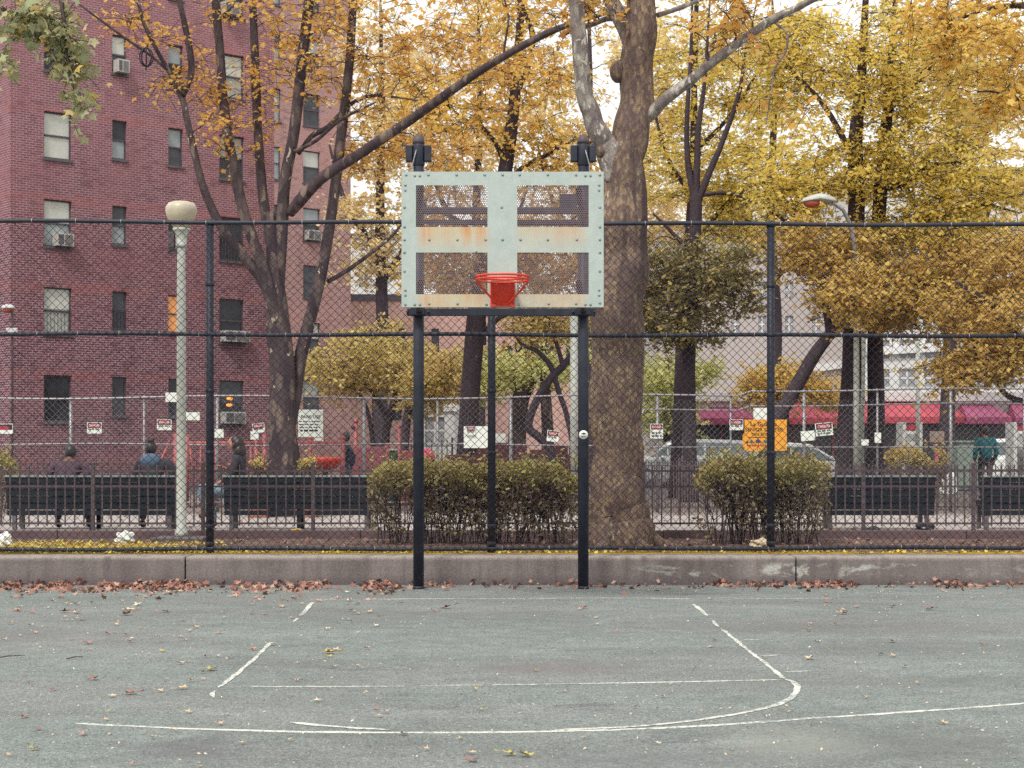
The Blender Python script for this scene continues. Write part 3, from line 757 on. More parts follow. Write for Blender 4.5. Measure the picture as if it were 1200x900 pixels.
def add_hand(chains, wrist, elbow, side, curl=0.5):
    w = Vector(wrist); d = (w-Vector(elbow)).normalized()
    up = Vector((0, 0, 1)) if abs(d.z) < 0.8 else Vector((0, 1, 0))
    s = d.cross(up).normalized(); n = s.cross(d).normalized()
    palm = w+d*0.075
    chains.append([(tuple(w), 0.026), (tuple(palm), 0.034)])
    for k, (o, ln) in enumerate([(-0.03, 0.066), (-0.01, 0.078), (0.01, 0.074), (0.029, 0.058)]):
        b = w+d*0.085+s*o; m = b+d*ln*0.55-n*0.01*curl; e = m+d*ln*0.4*(1-0.4*curl)-n*ln*0.45*curl
        chains.append([(tuple(palm), 0.034), (tuple(b), 0.010), (tuple(m), 0.009), (tuple(e), 0.007)])
    t0 = w+d*0.03+s*(-0.035)*side; t1 = t0+d*0.035+s*(-0.02)*side-n*0.01
    chains.append([(tuple(w), 0.026), (tuple(t0), 0.012), (tuple(t1), 0.009)])

def head_parts(mb, c, rz, tilt=0.0, k=1.0):
    """skull, jaw, nose, ears, eyes; faces +y turned by rz"""
    m = Matrix.Rotation(rz, 4, 'Z') @ Matrix.Rotation(tilt, 4, 'X')
    bm = bmesh.new(); bmesh.ops.create_uvsphere(bm, u_segments=20, v_segments=14, radius=1)
    for q in bm.verts:
        x, y, z = q.co
        nar = 1-0.28*max(0, -z)**1.3
        q.co = Vector((x*0.076*nar, y*0.096*(1-0.12*max(0, -z))+0.012*max(0, -z), z*0.115))
        if y > 0.55 and abs(x) < 0.75:                   # brow, eye hollows, lips
            q.co.y += 0.004*math.cos(z*9)
    mb.bm(bm, Matrix.Translation(c) @ m @ Matrix.Scale(k, 4), True)
    for p, r in (((0, 0.104, -0.018), (0.012, 0.017, 0.022)), ((0.077, -0.005, -0.012), (0.008, 0.018, 0.030)), ((-0.077, -0.005, -0.012), (0.008, 0.018, 0.030)),
                 ((0, 0.094, -0.062), (0.024, 0.012, 0.009))):
        q = m @ Vector(p); mb.ell((c[0]+q.x*k, c[1]+q.y*k, c[2]+q.z*k), tuple(a*k for a in r), 10, 6, m.to_3x3())

def eyes(person, c, rz, tilt=0.0):
    m = Matrix.Rotation(rz, 4, 'Z') @ Matrix.Rotation(tilt, 4, 'X')
    mb = MB()
    for s in (-1, 1):
        q = m @ Vector((s*0.031, 0.088, 0.006)); mb.ell((c[0]+q.x, c[1]+q.y, c[2]+q.z), (0.012, 0.008, 0.007), 8, 6, m.to_3x3())
    mb.build('eyes', M['black'], person)

def person(label, loc, J, skin, top, legs, shoe, hair, hairstyle, facing, group=None, hood=None, bulk=1.0, tilt=0.0):
    """J: joints in metres about loc.  chest/neck/head, sh, el, wr, hip, kn, an, toe each as (one side, other side)"""
    p = thing('person', label, 'person', loc, 0, group)
    o = Vector(loc)
    W = lambda q: tuple(o+Vector(q))
    pel, bel, che, nek, hed = [W(J[k]) for k in ('pelvis', 'belly', 'chest', 'neck', 'head')]
    body = [[(pel, 0.105), (bel, 0.10), (che, 0.115), (nek, 0.05), (tuple(Vector(nek).lerp(Vector(hed), 0.6)), 0.046)]]
    for s in (0, 1):
        sh, el, wr = W(J['sh'][s]), W(J['el'][s]), W(J['wr'][s]); hp, kn, an, to = W(J['hip'][s]), W(J['kn'][s]), W(J['an'][s]), W(J['toe'][s])
        body.append([(che, 0.115), (sh, 0.052), (el, 0.038), (wr, 0.026)])
        add_hand(body, wr, el, 1 if s else -1)
        body.append([(pel, 0.105), (hp, 0.085), (tuple(Vector(hp).lerp(Vector(kn), 0.5)), 0.072), (kn, 0.052), (tuple(Vector(kn).lerp(Vector(an), 0.35)), 0.052), (an, 0.033), (to, 0.028)])
    mb = MB(); v, f = skin_mesh(body); mb.add(v, f, True); head_parts(mb, hed, facing, tilt)
    mb.build('body', skin, p)
    eyes(p, hed, facing, tilt)
    b = bulk
    jk = [[(pel, 0.128*b), (bel, 0.125*b), (che, 0.142*b), (tuple(Vector(che).lerp(Vector(nek), 0.7)), 0.085*b)]]
    for s in (0, 1):
        sh, el, wr = W(J['sh'][s]), W(J['el'][s]), W(J['wr'][s])
        jk.append([(che, 0.142*b), (sh, 0.072*b), (el, 0.056*b), (tuple(Vector(el).lerp(Vector(wr), 0.92)), 0.042*b)])
    mb = MB(); v, f = skin_mesh(jk); mb.add(v, f, True); mb.build('jacket', top, p)
    tr = []
    for s in (0, 1):
        hp, kn, an = W(J['hip'][s]), W(J['kn'][s]), W(J['an'][s])
        tr.append([(pel, 0.12), (hp, 0.10), (tuple(Vector(hp).lerp(Vector(kn), 0.5)), 0.085), (kn, 0.066), (tuple(Vector(kn).lerp(Vector(an), 0.5)), 0.062), (tuple(Vector(kn).lerp(Vector(an), 0.93)), 0.056)])
    mb = MB(); v, f = skin_mesh(tr); mb.add(v, f, True); mb.build('trousers', legs, p)
    for s in (0, 1):
        an, to = W(J['an'][s]), W(J['toe'][s])
        a = Vector(an); t = Vector(to)
        mb = MB(); v, f = skin_mesh([[(tuple(a+Vector((0, 0, 0.03))), 0.048), (tuple(a-Vector((0, 0, 0.02))), 0.05), (tuple(a.lerp(t, 0.6)-Vector((0, 0, 0.015))), 0.046), (tuple(t), 0.036)]]); mb.add(v, f, True)
        mb.build('shoe', shoe, p)
    h = Vector(hed); m = Matrix.Rotation(facing, 4, 'Z') @ Matrix.Rotation(tilt, 4, 'X')
    mb = MB()
    def hs(c, r): q = m @ Vector(c); mb.ell((h.x+q.x, h.y+q.y, h.z+q.z), r, 14, 10, m.to_3x3())
    hs((0, -0.022, 0.022), (0.088, 0.098, 0.108))
    if hairstyle == 'bun': hs((0.0, -0.05, 0.125), (0.055, 0.055, 0.05)); hs((0.03, -0.06, 0.15), (0.03, 0.03, 0.03))
    if hairstyle == 'long':
        hs((0, -0.05, -0.02), (0.105, 0.10, 0.125)); hs((0.0, -0.075, -0.13), (0.125, 0.095, 0.15)); hs((0.01, -0.09, -0.26), (0.125, 0.085, 0.16)); hs((0.0, -0.10, -0.38), (0.10, 0.065, 0.13))
    if hairstyle == 'short': hs((0, -0.03, 0.0), (0.087, 0.085, 0.10))
    mb.build('hair', hair, p)
    if hood:
        mb = MB(); n = Vector(nek)
        q = Matrix.Rotation(facing, 4, 'Z')
        mb.torus((n.x, n.y, n.z+0.0), 0.085, 0.045, 20, 8)
        e = q @ Vector((0, -0.11, -0.05)); mb.ell((n.x+e.x, n.y+e.y, n.z+e.z), (0.15, 0.07, 0.115), 14, 10)
        mb.build('hood', hood, p)
    return p

def seated(w=0.21, lean=0.0, feet=(0.0, 0.0), armfwd=0.32, side=0.0, dn=0.0):
    """sits on a 0.44 m seat looking towards +y (away from the camera)"""
    return dict(pelvis=(0, 0, 0.53), belly=(side*0.3, 0.01+lean*0.4, 0.72), chest=(side*0.6, 0.03+lean*0.8, 0.94-dn*0.6), neck=(side*0.8, 0.045+lean, 1.11-dn), head=(side, 0.075+lean*1.3, 1.235-dn*1.2),
        sh=((-w, 0.03+lean*0.9, 1.03-dn), (w, 0.03+lean*0.9, 1.03-dn)), el=((-w-0.07, 0.10, 0.78), (w+0.07, 0.10, 0.78)), wr=((-w+0.08, armfwd, 0.66), (w-0.08, armfwd, 0.66)),
        hip=((-0.11, 0.03, 0.52), (0.11, 0.03, 0.52)), kn=((-0.20, 0.44, 0.52), (0.20, 0.44, 0.52)), an=((-0.21+feet[0], 0.26, 0.09), (0.21+feet[1], 0.26, 0.09)),
        toe=((-0.22+feet[0], 0.42, 0.045), (0.22+feet[1], 0.42, 0.045)))
BY = 24.62      # line of the bench backs
def at(px, d, dy=0.0): return (PX(px, d), d+dy, GZ+0.004)
person('person in a dark plum jacket and jeans sitting hunched on the long bench, back turned', at(77, 24.9), seated(0.23, 0.22, (0.02, 0.06), 0.36, -0.02, 0.09),
       M['skin_dark'], M['jacket_plum'], M['jeans'], M['shoe'], M['hair'], 'short', 0.15, 'people on the park benches', bulk=1.12, tilt=-0.35)
person('person with bun and grey blue hood sitting on the bench near the lamp post', at(179, 24.9), seated(0.22, 0.10, (0.0, 0.0), 0.34, -0.07, 0.05),
       M['skin'], M['jacket_dark'], M['jeans'], M['shoe'], M['hair'], 'bun', 0.1, 'people on the park benches', hood=M['hood_blue'], bulk=1.15, tilt=-0.2)
Jw = dict(pelvis=(0.02, 0, 0.53), belly=(0.03, 0, 0.72), chest=(0.02, 0.0, 0.95), neck=(-0.01, 0, 1.14), head=(-0.05, 0, 1.27),
    sh=((0.0, -0.17, 1.05), (0.0, 0.17, 1.05)), el=((-0.06, -0.22, 0.80), (-0.06, 0.22, 0.82)), wr=((-0.24, -0.10, 0.70), (-0.22, 0.12, 0.90)),
    hip=((-0.03, -0.10, 0.53), (-0.03, 0.09, 0.53)), kn=((-0.55, -0.13, 0.64), (-0.47, 0.10, 0.53)), an=((-0.44, -0.06, 0.26), (-0.36, 0.10, 0.09)),
    toe=((-0.58, -0.05, 0.19), (-0.52, 0.10, 0.045)))
person('person with long dark hair and pale jeans sitting sideways on the bench end', at(279, 24.92), Jw,
       M['skin'], M['jacket_dark'], M['jeans_pale'], M['boot'], M['hair_red'], 'long', R(90), 'people on the park benches', bulk=0.95)
def standing(stride=0.0, w=0.2):
    return dict(pelvis=(0, 0, 0.96), belly=(0, 0, 1.12), chest=(0, 0.0, 1.34), neck=(0, 0.0, 1.52), head=(0, 0.03, 1.65),
        sh=((-w, 0, 1.44), (w, 0, 1.44)), el=((-w-0.06, -0.05+stride*0.3, 1.16), (w+0.06, -0.05-stride*0.3, 1.16)), wr=((-w-0.04, 0.1+stride*0.5, 0.94), (w+0.04, 0.1-stride*0.5, 0.94)),
        hip=((-0.1, 0, 0.92), (0.1, 0, 0.92)), kn=((-0.11, 0.05-stride*0.4, 0.50), (0.11, 0.05+stride*0.5, 0.50)), an=((-0.11, -0.03-stride*0.8, 0.09), (0.11, 0.0+stride*0.6, 0.09)),
        toe=((-0.12, 0.13-stride*0.7, 0.045), (0.12, 0.16+stride*0.6, 0.045)))
def turn(J, a):
    c, s = math.cos(a), math.sin(a); f = lambda q: (q[0]*c-q[1]*s, q[0]*s+q[1]*c, q[2])
    return {k: (tuple(f(x) for x in v) if isinstance(v[0], tuple) else f(v)) for k, v in J.items()}
pw = person('person in a dark navy jacket walking past the red playground pieces', (PX(406, 34.9), 34.9, GZ+0.002), turn(standing(0.35), R(90)),
       M['skin_dark'], M['walker'], M['jeans'], M['shoe'], M['hair'], 'short', R(90), bulk=1.1)
pw.scale = (0.88, 0.88, 0.88)
person('person in a bright teal jacket seen from behind near the street', (PX(1155, 41.0), 41.0, GZ+0.002), standing(0.0, 0.2),
       M['skin'], M['jacket_teal'], M['jacket_dark'], M['shoe'], M['hair'], 'short', 0.0, bulk=1.25)
# ------------------------------------------------------------------ text
def text_mesh(s, size, align='CENTER', stretch=1.0):
    cu = bpy.data.curves.new('t', 'FONT'); cu.body = s; cu.size = size; cu.align_x = align; cu.align_y = 'CENTER'; cu.extrude = 0.0015; cu.offset = 0.004*size
    ob = bpy.data.objects.new('t', cu); COL.objects.link(ob)
    bpy.context.view_layer.update()
    me = bpy.data.meshes.new_from_object(ob.evaluated_get(bpy.context.evaluated_depsgraph_get()))
    v = [(q.co.x*stretch, q.co.y, q.co.z) for q in me.vertices]; f = [list(q.vertices) for q in me.polygons]
    bpy.data.objects.remove(ob); bpy.data.curves.remove(cu); bpy.data.meshes.remove(me)
    return v, f
def put_text(mb, s, size, c, tilt=0.0, align='CENTER', stretch=1.0):
    v, f = text_mesh(s, size, align, stretch)
    ca, sa = math.cos(tilt), math.sin(tilt)
    mb.add([(c[0]+x*ca-y*sa, c[1]-z, c[2]+x*sa+y*ca) for x, y, z in v], f)

# ------------------------------------------------------------------ signs on the far silver fence
SD = 32.0
def plate(mb, cx, d, cz, w, h, t=0.006, tilt=0.0):
    ca, sa = math.cos(tilt), math.sin(tilt)
    pts = [(-w/2, -h/2), (w/2, -h/2), (w/2, h/2), (-w/2, h/2)]
    q = [(cx+x*ca-y*sa, cz+x*sa+y*ca) for x, y in pts]
    v = [(x, d, z) for x, z in q]+[(x, d+t, z) for x, z in q]
    mb.add(v, [(0,1,2,3), (7,6,5,4), (0,4,5,1), (1,5,6,2), (2,6,7,3), (3,7,4,0)])
def rules(mb, c, w, rows, dz, h, tilt=0.0, d=0.0):
    """rows of words too small to read"""
    ca, sa = math.cos(tilt), math.sin(tilt)
    for i in range(rows):
        x = -w/2
        while x < w/2-0.02:
            l = min(random.uniform(0.03, 0.09), w/2-x); xx = x+l/2; zz = -i*dz
            plate(mb, c[0]+xx*ca-zz*sa, c[1]-0.0022, c[2]+xx*sa+zz*ca, l, h, 0.0015, tilt); x += l+0.02
def danger(label, px0, px1, py0, py1, d=SD-0.06, tilt=0.0, rows=1, band=0.46, black_band=False):
    cx, cz = PX((px0+px1)/2, d), PZ((py0+py1)/2, d); w, h = (px1-px0)/F*d, (py1-py0)/F*d
    s = thing('danger_sign', label, 'sign', (cx, d, cz), 0, 'danger signs hung on the far silver fence')
    mb = MB(); plate(mb, cx, d, cz, w, h, 0.006, tilt); mb.build('sign_board', M['white'], s)
    zb = cz+h/2-h*(0.05+band/2); ox_ = -math.sin(tilt)*(zb-cz)
    mb = MB(); plate(mb, cx+ox_, d-0.002, zb, w*0.90, h*band, 0.0015, tilt); mb.build('black_border', M['black'], s)
    mb = MB()
    v = []; n = 20
    for i in range(n):
        a = 2*math.pi*i/n; x = w*0.40*math.copysign(abs(math.cos(a))**0.5, math.cos(a)); z = h*band*0.38*math.copysign(abs(math.sin(a))**0.7, math.sin(a))
        v.append((cx+ox_+x*math.cos(tilt)-z*math.sin(tilt), d-0.004, zb+x*math.sin(tilt)+z*math.cos(tilt)))
    mb.add(v, [tuple(range(n))]); mb.build('red_oval', M['sign_red'], s)
    mb = MB(); put_text(mb, 'DANGER', h*band*0.62, (cx+ox_, d-0.0055, zb), tilt, 'CENTER', min(1.25, w*0.66/(h*band*0.62*3.7)))
    mb.build('heading', M['white'], s)
    mb = MB(); zr = cz-h*0.12; rules(mb, (cx-math.sin(tilt)*(zr-cz), d-0.001, zr), w*0.8, rows, h*0.2, h*0.13, tilt); mb.build('small_print', M['darkgrey'], s)
danger('danger sign below the narrow ground window, above the left part of the long bench', 102, 119, 495, 508)
danger('danger sign just beside the pale lamp post, under a blank notice', 184, 201, 491.5, 504)
danger('red topped tilted notice between the lit window and the forked plane tree', 296, 310, 496, 507, tilt=0.1, band=0.5)
danger('danger sign fixed to the corner of the large pale panel behind the hedge', 546.5, 557, 499.5, 510, d=SD-0.09)
danger('slightly tilted danger sign on the fence beside the galvanised pole', 641, 655, 504.5, 517.5, tilt=-0.1)
danger('danger sign in front of the silver car, next to the big trunk', 762, 777, 496.5, 514, rows=2, band=0.34)
danger('danger sign at the upper corner of the yellow centre sign', 855, 871, 491.5, 504)
danger('danger sign right of a small blank notice, between fence post and tree', 955.5, 976, 495.5, 510.5, tilt=0.09, rows=2)
def notice(label, px0, px1, py0, py1, d=SD-0.06, tilt=0.0, m='white', name='blank_notice'):
    cx, cz = PX((px0+px1)/2, d), PZ((py0+py1)/2, d)
    mb = MB(); plate(mb, cx, d, cz, (px1-px0)/F*d, (py1-py0)/F*d, 0.006, tilt)
    tag(mb.build(name, M[m], origin=(cx, d, cz)), label, 'notice', 'blank notices on the far silver fence')
notice('small blank notice high on the silver fence beside the lamp post', 194, 207, 460, 471)
notice('wide blank notice on the silver fence touching the lamp post', 218, 234, 483, 492.5)
notice('small square blank notice beside the long haired person', 251.5, 262, 503, 513)
notice('small square blank notice under the tilted red topped notice', 293.5, 303, 505.5, 515, SD-0.045)
notice('large pale green blank panel on the fence behind the hedge', 543.5, 577, 499.5, 525, SD-0.05, name='blank_board')
notice('smaller pale panel just past the middle fence post', 580, 592.5, 508, 518.5, m='lamp_post')
notice('pale blank panel above the yellow centre sign', 883, 903, 478, 492)
notice('blank white notice between the yellow sign and a danger sign', 938.5, 955, 505, 516.5, tilt=0.08)
notice('tiny white notice on the dark double trunk', 1025, 1032.5, 507, 519)
notice('tiny pale notice low between the two dark trunks', 1009.5, 1018, 515, 522)
# yellow sign
d = SD-0.10; s = thing('centre_sign', 'orange yellow senior centre sign with dark lettering above the clipped hedge', 'sign', (PX(896, d), d, PZ(510, d)))
mb = MB(); cx, cz = PX(896, d), PZ(510, d)
w, h = 52/F*d, 36.5/F*d
v = [(cx+x*w/2, d, cz+z*h/2) for x, z in ((-0.97, -0.93), (-0.98, -1), (1, -1), (1, 1), (-0.90, 1), (-0.9, 0.2), (-1, -0.1))]
mb.add(v+[(a, b+0.008, c) for a, b, c in v], [tuple(range(6, -1, -1))[::-1], tuple(range(7, 14))[::-1]]+[(i, (i+1) % 7, 7+(i+1) % 7, 7+i)[::-1] for i in range(7)])
mb.build('sign_board', M['yellow_sign'], s)
mb = MB()
put_text(mb, 'La Guardia', 0.115, (cx-0.02, d-0.004, cz+h*0.35))
put_text(mb, 'SENIOR CENTER', 0.098, (cx-0.01, d-0.004, cz+h*0.175))
put_text(mb, 'THIS EVENT', 0.078, (cx-0.05, d-0.004, cz+h*0.025))
plate(mb, cx-0.06, d-0.004, cz-h*0.07, w*0.62, 0.011, 0.002)
mb.build('lettering', M['black'], s)
for k, (x, m) in enumerate(((-0.33, 'black'), (-0.25, 'teal_print'), (-0.12, 'navy_print'), (0.02, 'teal_print'))):
    mb = MB(); zc = cz-h*0.21; rr_ = (0.028, 0.04, 0.05, 0.04)[k]
    n = 14; vv = [(cx+x+rr_*math.cos(math.pi*i/n), d-0.004, zc+rr_*1.3*math.sin(math.pi*i/n)-0.02) for i in range(n+1)]
    mb.add(vv, [tuple(range(n+1))]); plate(mb, cx+x, d-0.004, zc-0.03, 0.014, 0.03, 0.002)
    mb.build('tree_emblem', M[m], s)
mb = MB(); rules(mb, (cx-0.08, d-0.002, cz-h*0.33), w*0.6, 1, 0.05, 0.026); mb.build('small_print', M['sign_red'], s)
# park rules sign
d = SD-0.07; s = thing('park_rules_sign', 'large white park rules sign half hidden behind the forked plane tree', 'sign', (PX(364, d), d, PZ(496, d)))
mb = MB(); plate(mb, PX(364, d), d, PZ(496, d), 29/F*d, 32/F*d, 0.008); mb.build('sign_board', M['white'], s)
mb = MB(); put_text(mb, 'PARK USE', 0.085, (PX(364, d), d-0.003, PZ(488.5, d)))
rules(mb, (PX(363, d), d-0.002, PZ(494, d)), 0.40, 3, 0.055, 0.016); rules(mb, (PX(362, d), d-0.002, PZ(504.5, d)), 0.34, 1, 0.05, 0.034)
mb.build('lettering', M['black'], s)
notice('small pale notice under the corner of the park rules sign', 368, 379, 510.5, 516.5, SD-0.05)
# red and black banner
d = SD-0.06; s = thing('banner_sign', 'black and red banner with a white lower strip at the edge of the view', 'sign', (PX(6, d), d, PZ(502, d)))
mb = MB(); plate(mb, PX(4, d), d, PZ(502.5, d), 22/F*d, 12/F*d, 0.008); mb.build('sign_board', M['white'], s)
mb = MB(); plate(mb, PX(4, d), d-0.003, PZ(500.5, d), 20.5/F*d, 6.5/F*d, 0.002); mb.build('black_strip', M['black'], s)
mb = MB(); xx = PX(4, d); zz = PZ(500.8, d); mb.add([(xx-0.10, d-0.005, zz-0.045), (xx+0.13, d-0.005, zz-0.045), (xx+0.09, d-0.005, zz+0.01), (xx, d-0.005, zz+0.035), (xx-0.08, d-0.005, zz+0.015)], [(0,1,2,3,4)])
mb.build('red_mark', M['sign_red'], s)

# ------------------------------------------------------------------ far silver fence
sf = thing('silver_chain_link_fence', 'galvanised silver chain-link fence round the playground, hung with danger signs', 'fence', (0, SD, GZ))
def silver(x):      # top line wanders a little
    return 2.50+0.03*math.sin(x*0.9)+(0.14 if x > 4.4 else 0.05*max(0, x)/4.4)
sx0, sx1 = -11.2, 11.4
x = sx0; step = 86/F*SD; xsP = []
while x < sx1:
    mb = MB(); tall = silver(x)+0.03
    mb.cyl((x, SD+0.03, GZ-0.05), (x, SD+0.03, tall), 0.022 if len(xsP) % 2 else 0.032, n=8); mb.build('post', M['galv'], sf); xsP.append(x); x += step
for nm, fz, r in (('top_rail', lambda x: silver(x), 0.019), ('middle_rail', lambda x: silver(x)-0.28 if x > 2.5 else 1.60-0.02*math.sin(x), 0.016), ('lower_rail', lambda x: 1.55 if x > 2.5 else 0.5, 0.014)):
    mb = MB(); xs_ = np.linspace(sx0, sx1, 90); mb.tube([(q, SD, fz(q)) for q in xs_], r, 6); mb.build(nm, M['galv'], sf)
P0, P1 = [], []; D2 = 0.115
for k in range(int((sx0-3)/D2)-2, int((sx1+3)/D2)+2):
    for sgn in (1, -1):
        q = clipline(k*D2-0.4 if sgn > 0 else k*D2+0.4, sgn, sx0, sx1, 0.4, 2.46)
        if q: P0.append((q[0][0], SD-0.025+0.003*sgn, q[0][1])); P1.append((q[1][0], SD-0.025+0.003*sgn, q[1][1]))
Vv, Ff = prisms(P0, P1, 0.0022, 0.0022, 3); np_mesh('chain_mesh', Vv, 4, M['galv'], sf, faces=Ff)

# ------------------------------------------------------------------ iron picket fences
def picket_fence(label, x0, x1, d, zbase, h, bay, pitch, zr, gap=(), r=0.0085, ph=0.0):
    t = thing('picket_fence', label, 'fence', ((x0+x1)/2, d, zbase))
    ps = list(np.arange(x0, x1+bay*0.6, bay))
    for a in ps:
        mb = MB(); mb.box(a-0.024, d-0.024, zbase-0.03, a+0.024, d+0.024, zbase+h*1.02, 0.004); mb.lathe((a, d, zbase+h*1.02), [(0.03, 0), (0.03, 0.012), (0.012, 0.03), (0.0, 0.045)], 8); mb.build('post', M['iron'], t)
    for a, b in zip(ps[:-1], ps[1:]):
        mb = MB()
        for z in zr: mb.box(a+0.024, d-0.009, zbase+z-0.013, b-0.024, d+0.009, zbase+z+0.013)
        n = max(2, round((b-a)/pitch))
        for i in range(1, n):
            x = a+(b-a)*i/n+random.uniform(-0.004, 0.004); zt = zbase+h+random.uniform(-0.006, 0.006)
            mb.box(x-r, d-r-0.001, zbase+zr[-1]-0.035, x+r, d+r+0.001, zt-0.03)
            mb.tube([(x, d, zt-0.035), (x, d, zt-0.015), (x, d, zt+0.01)], [r*1.2, r*1.5, 0.001], 5)
        mb.build('picket_panel', M['iron'], t)
    return t
ZC = GZ+0.105
picket_fence('low black iron picket fence on the brown edging in front of the benches', PX(-20, 22.3), PX(1260, 22.3), 22.3, ZC, 0.865, 1.46, 0.12, (0.79, 0.585, 0.095))
picket_fence('second black picket fence on the far side of the path behind the seated people', PX(-25, 30.6), PX(262, 30.6), 30.6, GZ, 1.03, 1.5, 0.105, (0.93, 0.15), r=0.008)
picket_fence('short dense black picket fence between the big trunk and the clipped hedge', PX(744, 30.4), PX(846, 30.4), 30.4, GZ, 0.98, 0.8, 0.05, (0.90, 0.15), r=0.009)
picket_fence('black picket fence far behind the pink ball and the red panel', PX(476, 42), PX(530, 42), 42.0, GZ, 1.45, 1.15, 0.13, (1.3, 0.3), r=0.013)
picket_fence('black picket fence beyond the hedge on the street side of the path', PX(966, 30.6), PX(1240, 30.6), 30.6, GZ, 0.92, 1.5, 0.115, (0.82, 0.15), r=0.008)

# ------------------------------------------------------------------ benches, backs to the court
def bench(label, px0, px1):
    x0, x1 = PX(px0, BY), PX(px1, BY)
    t = thing('park_bench', label, 'bench', ((x0+x1)/2, BY+0.25, GZ+0.004), 0, 'dark green park benches along the path')
    g = GZ+0.004
    mb = MB()
    for i in range(5):
        z = g+0.30+i*0.10; dy = -0.03+0.035*(4-i)*0.5
        mb.box(x0, BY+dy, z, x1, BY+dy+0.03, z+0.096, 0.004)
    bk = mb.build('backrest', M['bench'], t)
    mb = MB(); mb.box(x0-0.01, BY-0.05, g+0.772, x1+0.01, BY+0.025, g+0.80, 0.008); mb.build('top_rail', M['bench_top'], t)
    mb = MB()
    for i in range(4):
        y = BY+0.09+i*0.115; mb.box(x0, y, g+0.395, x1, y+0.10, g+0.43, 0.006)
    mb.box(x0, BY+0.05, g+0.215, x1, BY+0.085, g+0.285, 0.006)
    mb.build('seat', M['bench'], t)
    n = max(2, round((x1-x0)/1.15)+1)
    for k in range(n):
        x = x0+0.1+(x1-x0-0.2)*k/(n-1)
        mb = MB(); mb.box(x-0.03, BY+0.06, g, x+0.03, BY+0.13, g+0.39, 0.006); mb.box(x-0.03, BY+0.46, g, x+0.03, BY+0.53, g+0.39, 0.006); mb.box(x-0.03, BY+0.06, g+0.34, x+0.03, BY+0.53, g+0.392)
        mb.add([(x-0.025, BY-0.0, g+0.78), (x+0.025, BY-0.0, g+0.78), (x+0.025, BY+0.035, g+0.78), (x-0.025, BY+0.035, g+0.78), (x-0.025, BY+0.075, g+0.3), (x+0.025, BY+0.075, g+0.3), (x+0.025, BY+0.12, g+0.3), (x-0.025, BY+0.12, g+0.3)],
               [(0,1,2,3), (7,6,5,4), (0,4,5,1), (1,5,6,2), (2,6,7,3), (3,7,4,0)])
        mb.build('leg', M['conc'] if k in (0, n-1) else M['bench'], t)
bench('long dark green bench where two people sit beside the lamp post', 7, 205)
bench('dark green bench in front of the forked plane tree with one person on its end', 262, 437)
bench('empty dark green bench behind the clipped hedge, next to the double trunk', 966, 1096)
bench('empty dark green bench cut off by the edge of the view, below the teal jacket', 1150, 1262)

# ------------------------------------------------------------------ lamp posts and poles
d = 21.75; lx = PX(212.5, d)
t = thing('lamp_post', 'pale lamp post with a squat yellowed globe behind the court fence', 'lamp post', (lx, d, GZ))
mb = MB(); mb.box(lx-0.33, d-0.3, GZ-0.02, lx+0.33, d+0.3, GZ+0.05, 0.01); mb.build('base_slab', M['kerbwall'], t)
mb = MB(); mb.lathe((lx, d, GZ+0.05), [(0.085, 0), (0.085, 0.06), (0.064, 0.1), (0.061, 1.5), (0.057, 3.2), (0.052, 3.72), (0.052, 3.74)], 20); mb.build('post', M['lamp_post'], t)
zt = GZ+3.79
mb = MB(); mb.lathe((lx, d, zt), [(0.06, 0), (0.075, 0.015), (0.075, 0.05), (0.062, 0.06), (0.078, 0.14), (0.095, 0.21), (0.11, 0.225), (0.11, 0.25)], 20); mb.build('collar', M['lamp_post'], t)
mb = MB(); mb.lathe((lx, d, zt+0.25), [(0.09, 0), (0.13, 0.05), (0.18, 0.14), (0.202, 0.22), (0.198, 0.275), (0.165, 0.325), (0.10, 0.345), (0.03, 0.348), (0, 0.349)], 28); mb.build('globe', M['globe'], t)
mb = MB(); mb.box(lx-0.165, d-0.05, zt+0.0, lx-0.085, d+0.05, zt+0.2, 0.006); mb.box(lx-0.15, d-0.015, zt-0.04, lx-0.04, d+0.015, zt-0.015); mb.box(lx-0.15, d-0.015, zt-0.075, lx-0.04, d+0.015, zt-0.055); mb.build('control_box', M['iron'], t)

d = 34.2; px = 1003.5; xx = PX(px, d)
t = thing('street_lamp', 'grey street lamp with a curved arm and a red lens, standing at the double trunk', 'street lamp', (xx, d, GZ))
mb = MB(); top = PZ(300, d); mb.tube([(xx, d, GZ-0.05), (xx, d, top)], [0.068, 0.05], 14); mb.lathe((xx, d, GZ), [(0.13, 0), (0.13, 0.25), (0.08, 0.4), (0.076, 0.42)], 14); mb.build('post', M['lamp_post'], t)
mb = MB(); mb.tube([P(1003, 312, d), P(1001, 285, d), P(996, 262, d-0.1), P(988, 246, d-0.2), P(978, 239, d-0.3), P(966, 236.5, d-0.35)], [0.05, 0.046, 0.042, 0.038, 0.036, 0.034], 10); mb.build('arm', M['galv'], t)
hx, hy, hz = P(957, 235, d-0.4)
mb = MB()
bm = bmesh.new(); bmesh.ops.create_uvsphere(bm, u_segments=20, v_segments=12, radius=1)
for q in bm.verts: q.co = Vector((q.co.x*0.36+0.03, q.co.y*0.16*(1-0.25*q.co.x), (q.co.z*0.12 if q.co.z > 0 else q.co.z*0.03)-0.10*max(0, -q.co.x)))
mb.bm(bm, Matrix.Translation((hx+0.02, hy, hz+0.03)) @ Matrix.Rotation(0.12, 4, 'Y'), True); mb.build('lamp_head', M['lamp_post'], t)
mb = MB(); mb.ell((hx-0.10, hy, hz-0.055), (0.17, 0.13, 0.10), 16, 10); mb.build('lens', M['lens'], t)
d = 33.0; xx = PX(672.5, d)
t = thing('galvanised_pole', 'pale galvanised pole standing just beside the big central trunk', 'pole', (xx, d, GZ))
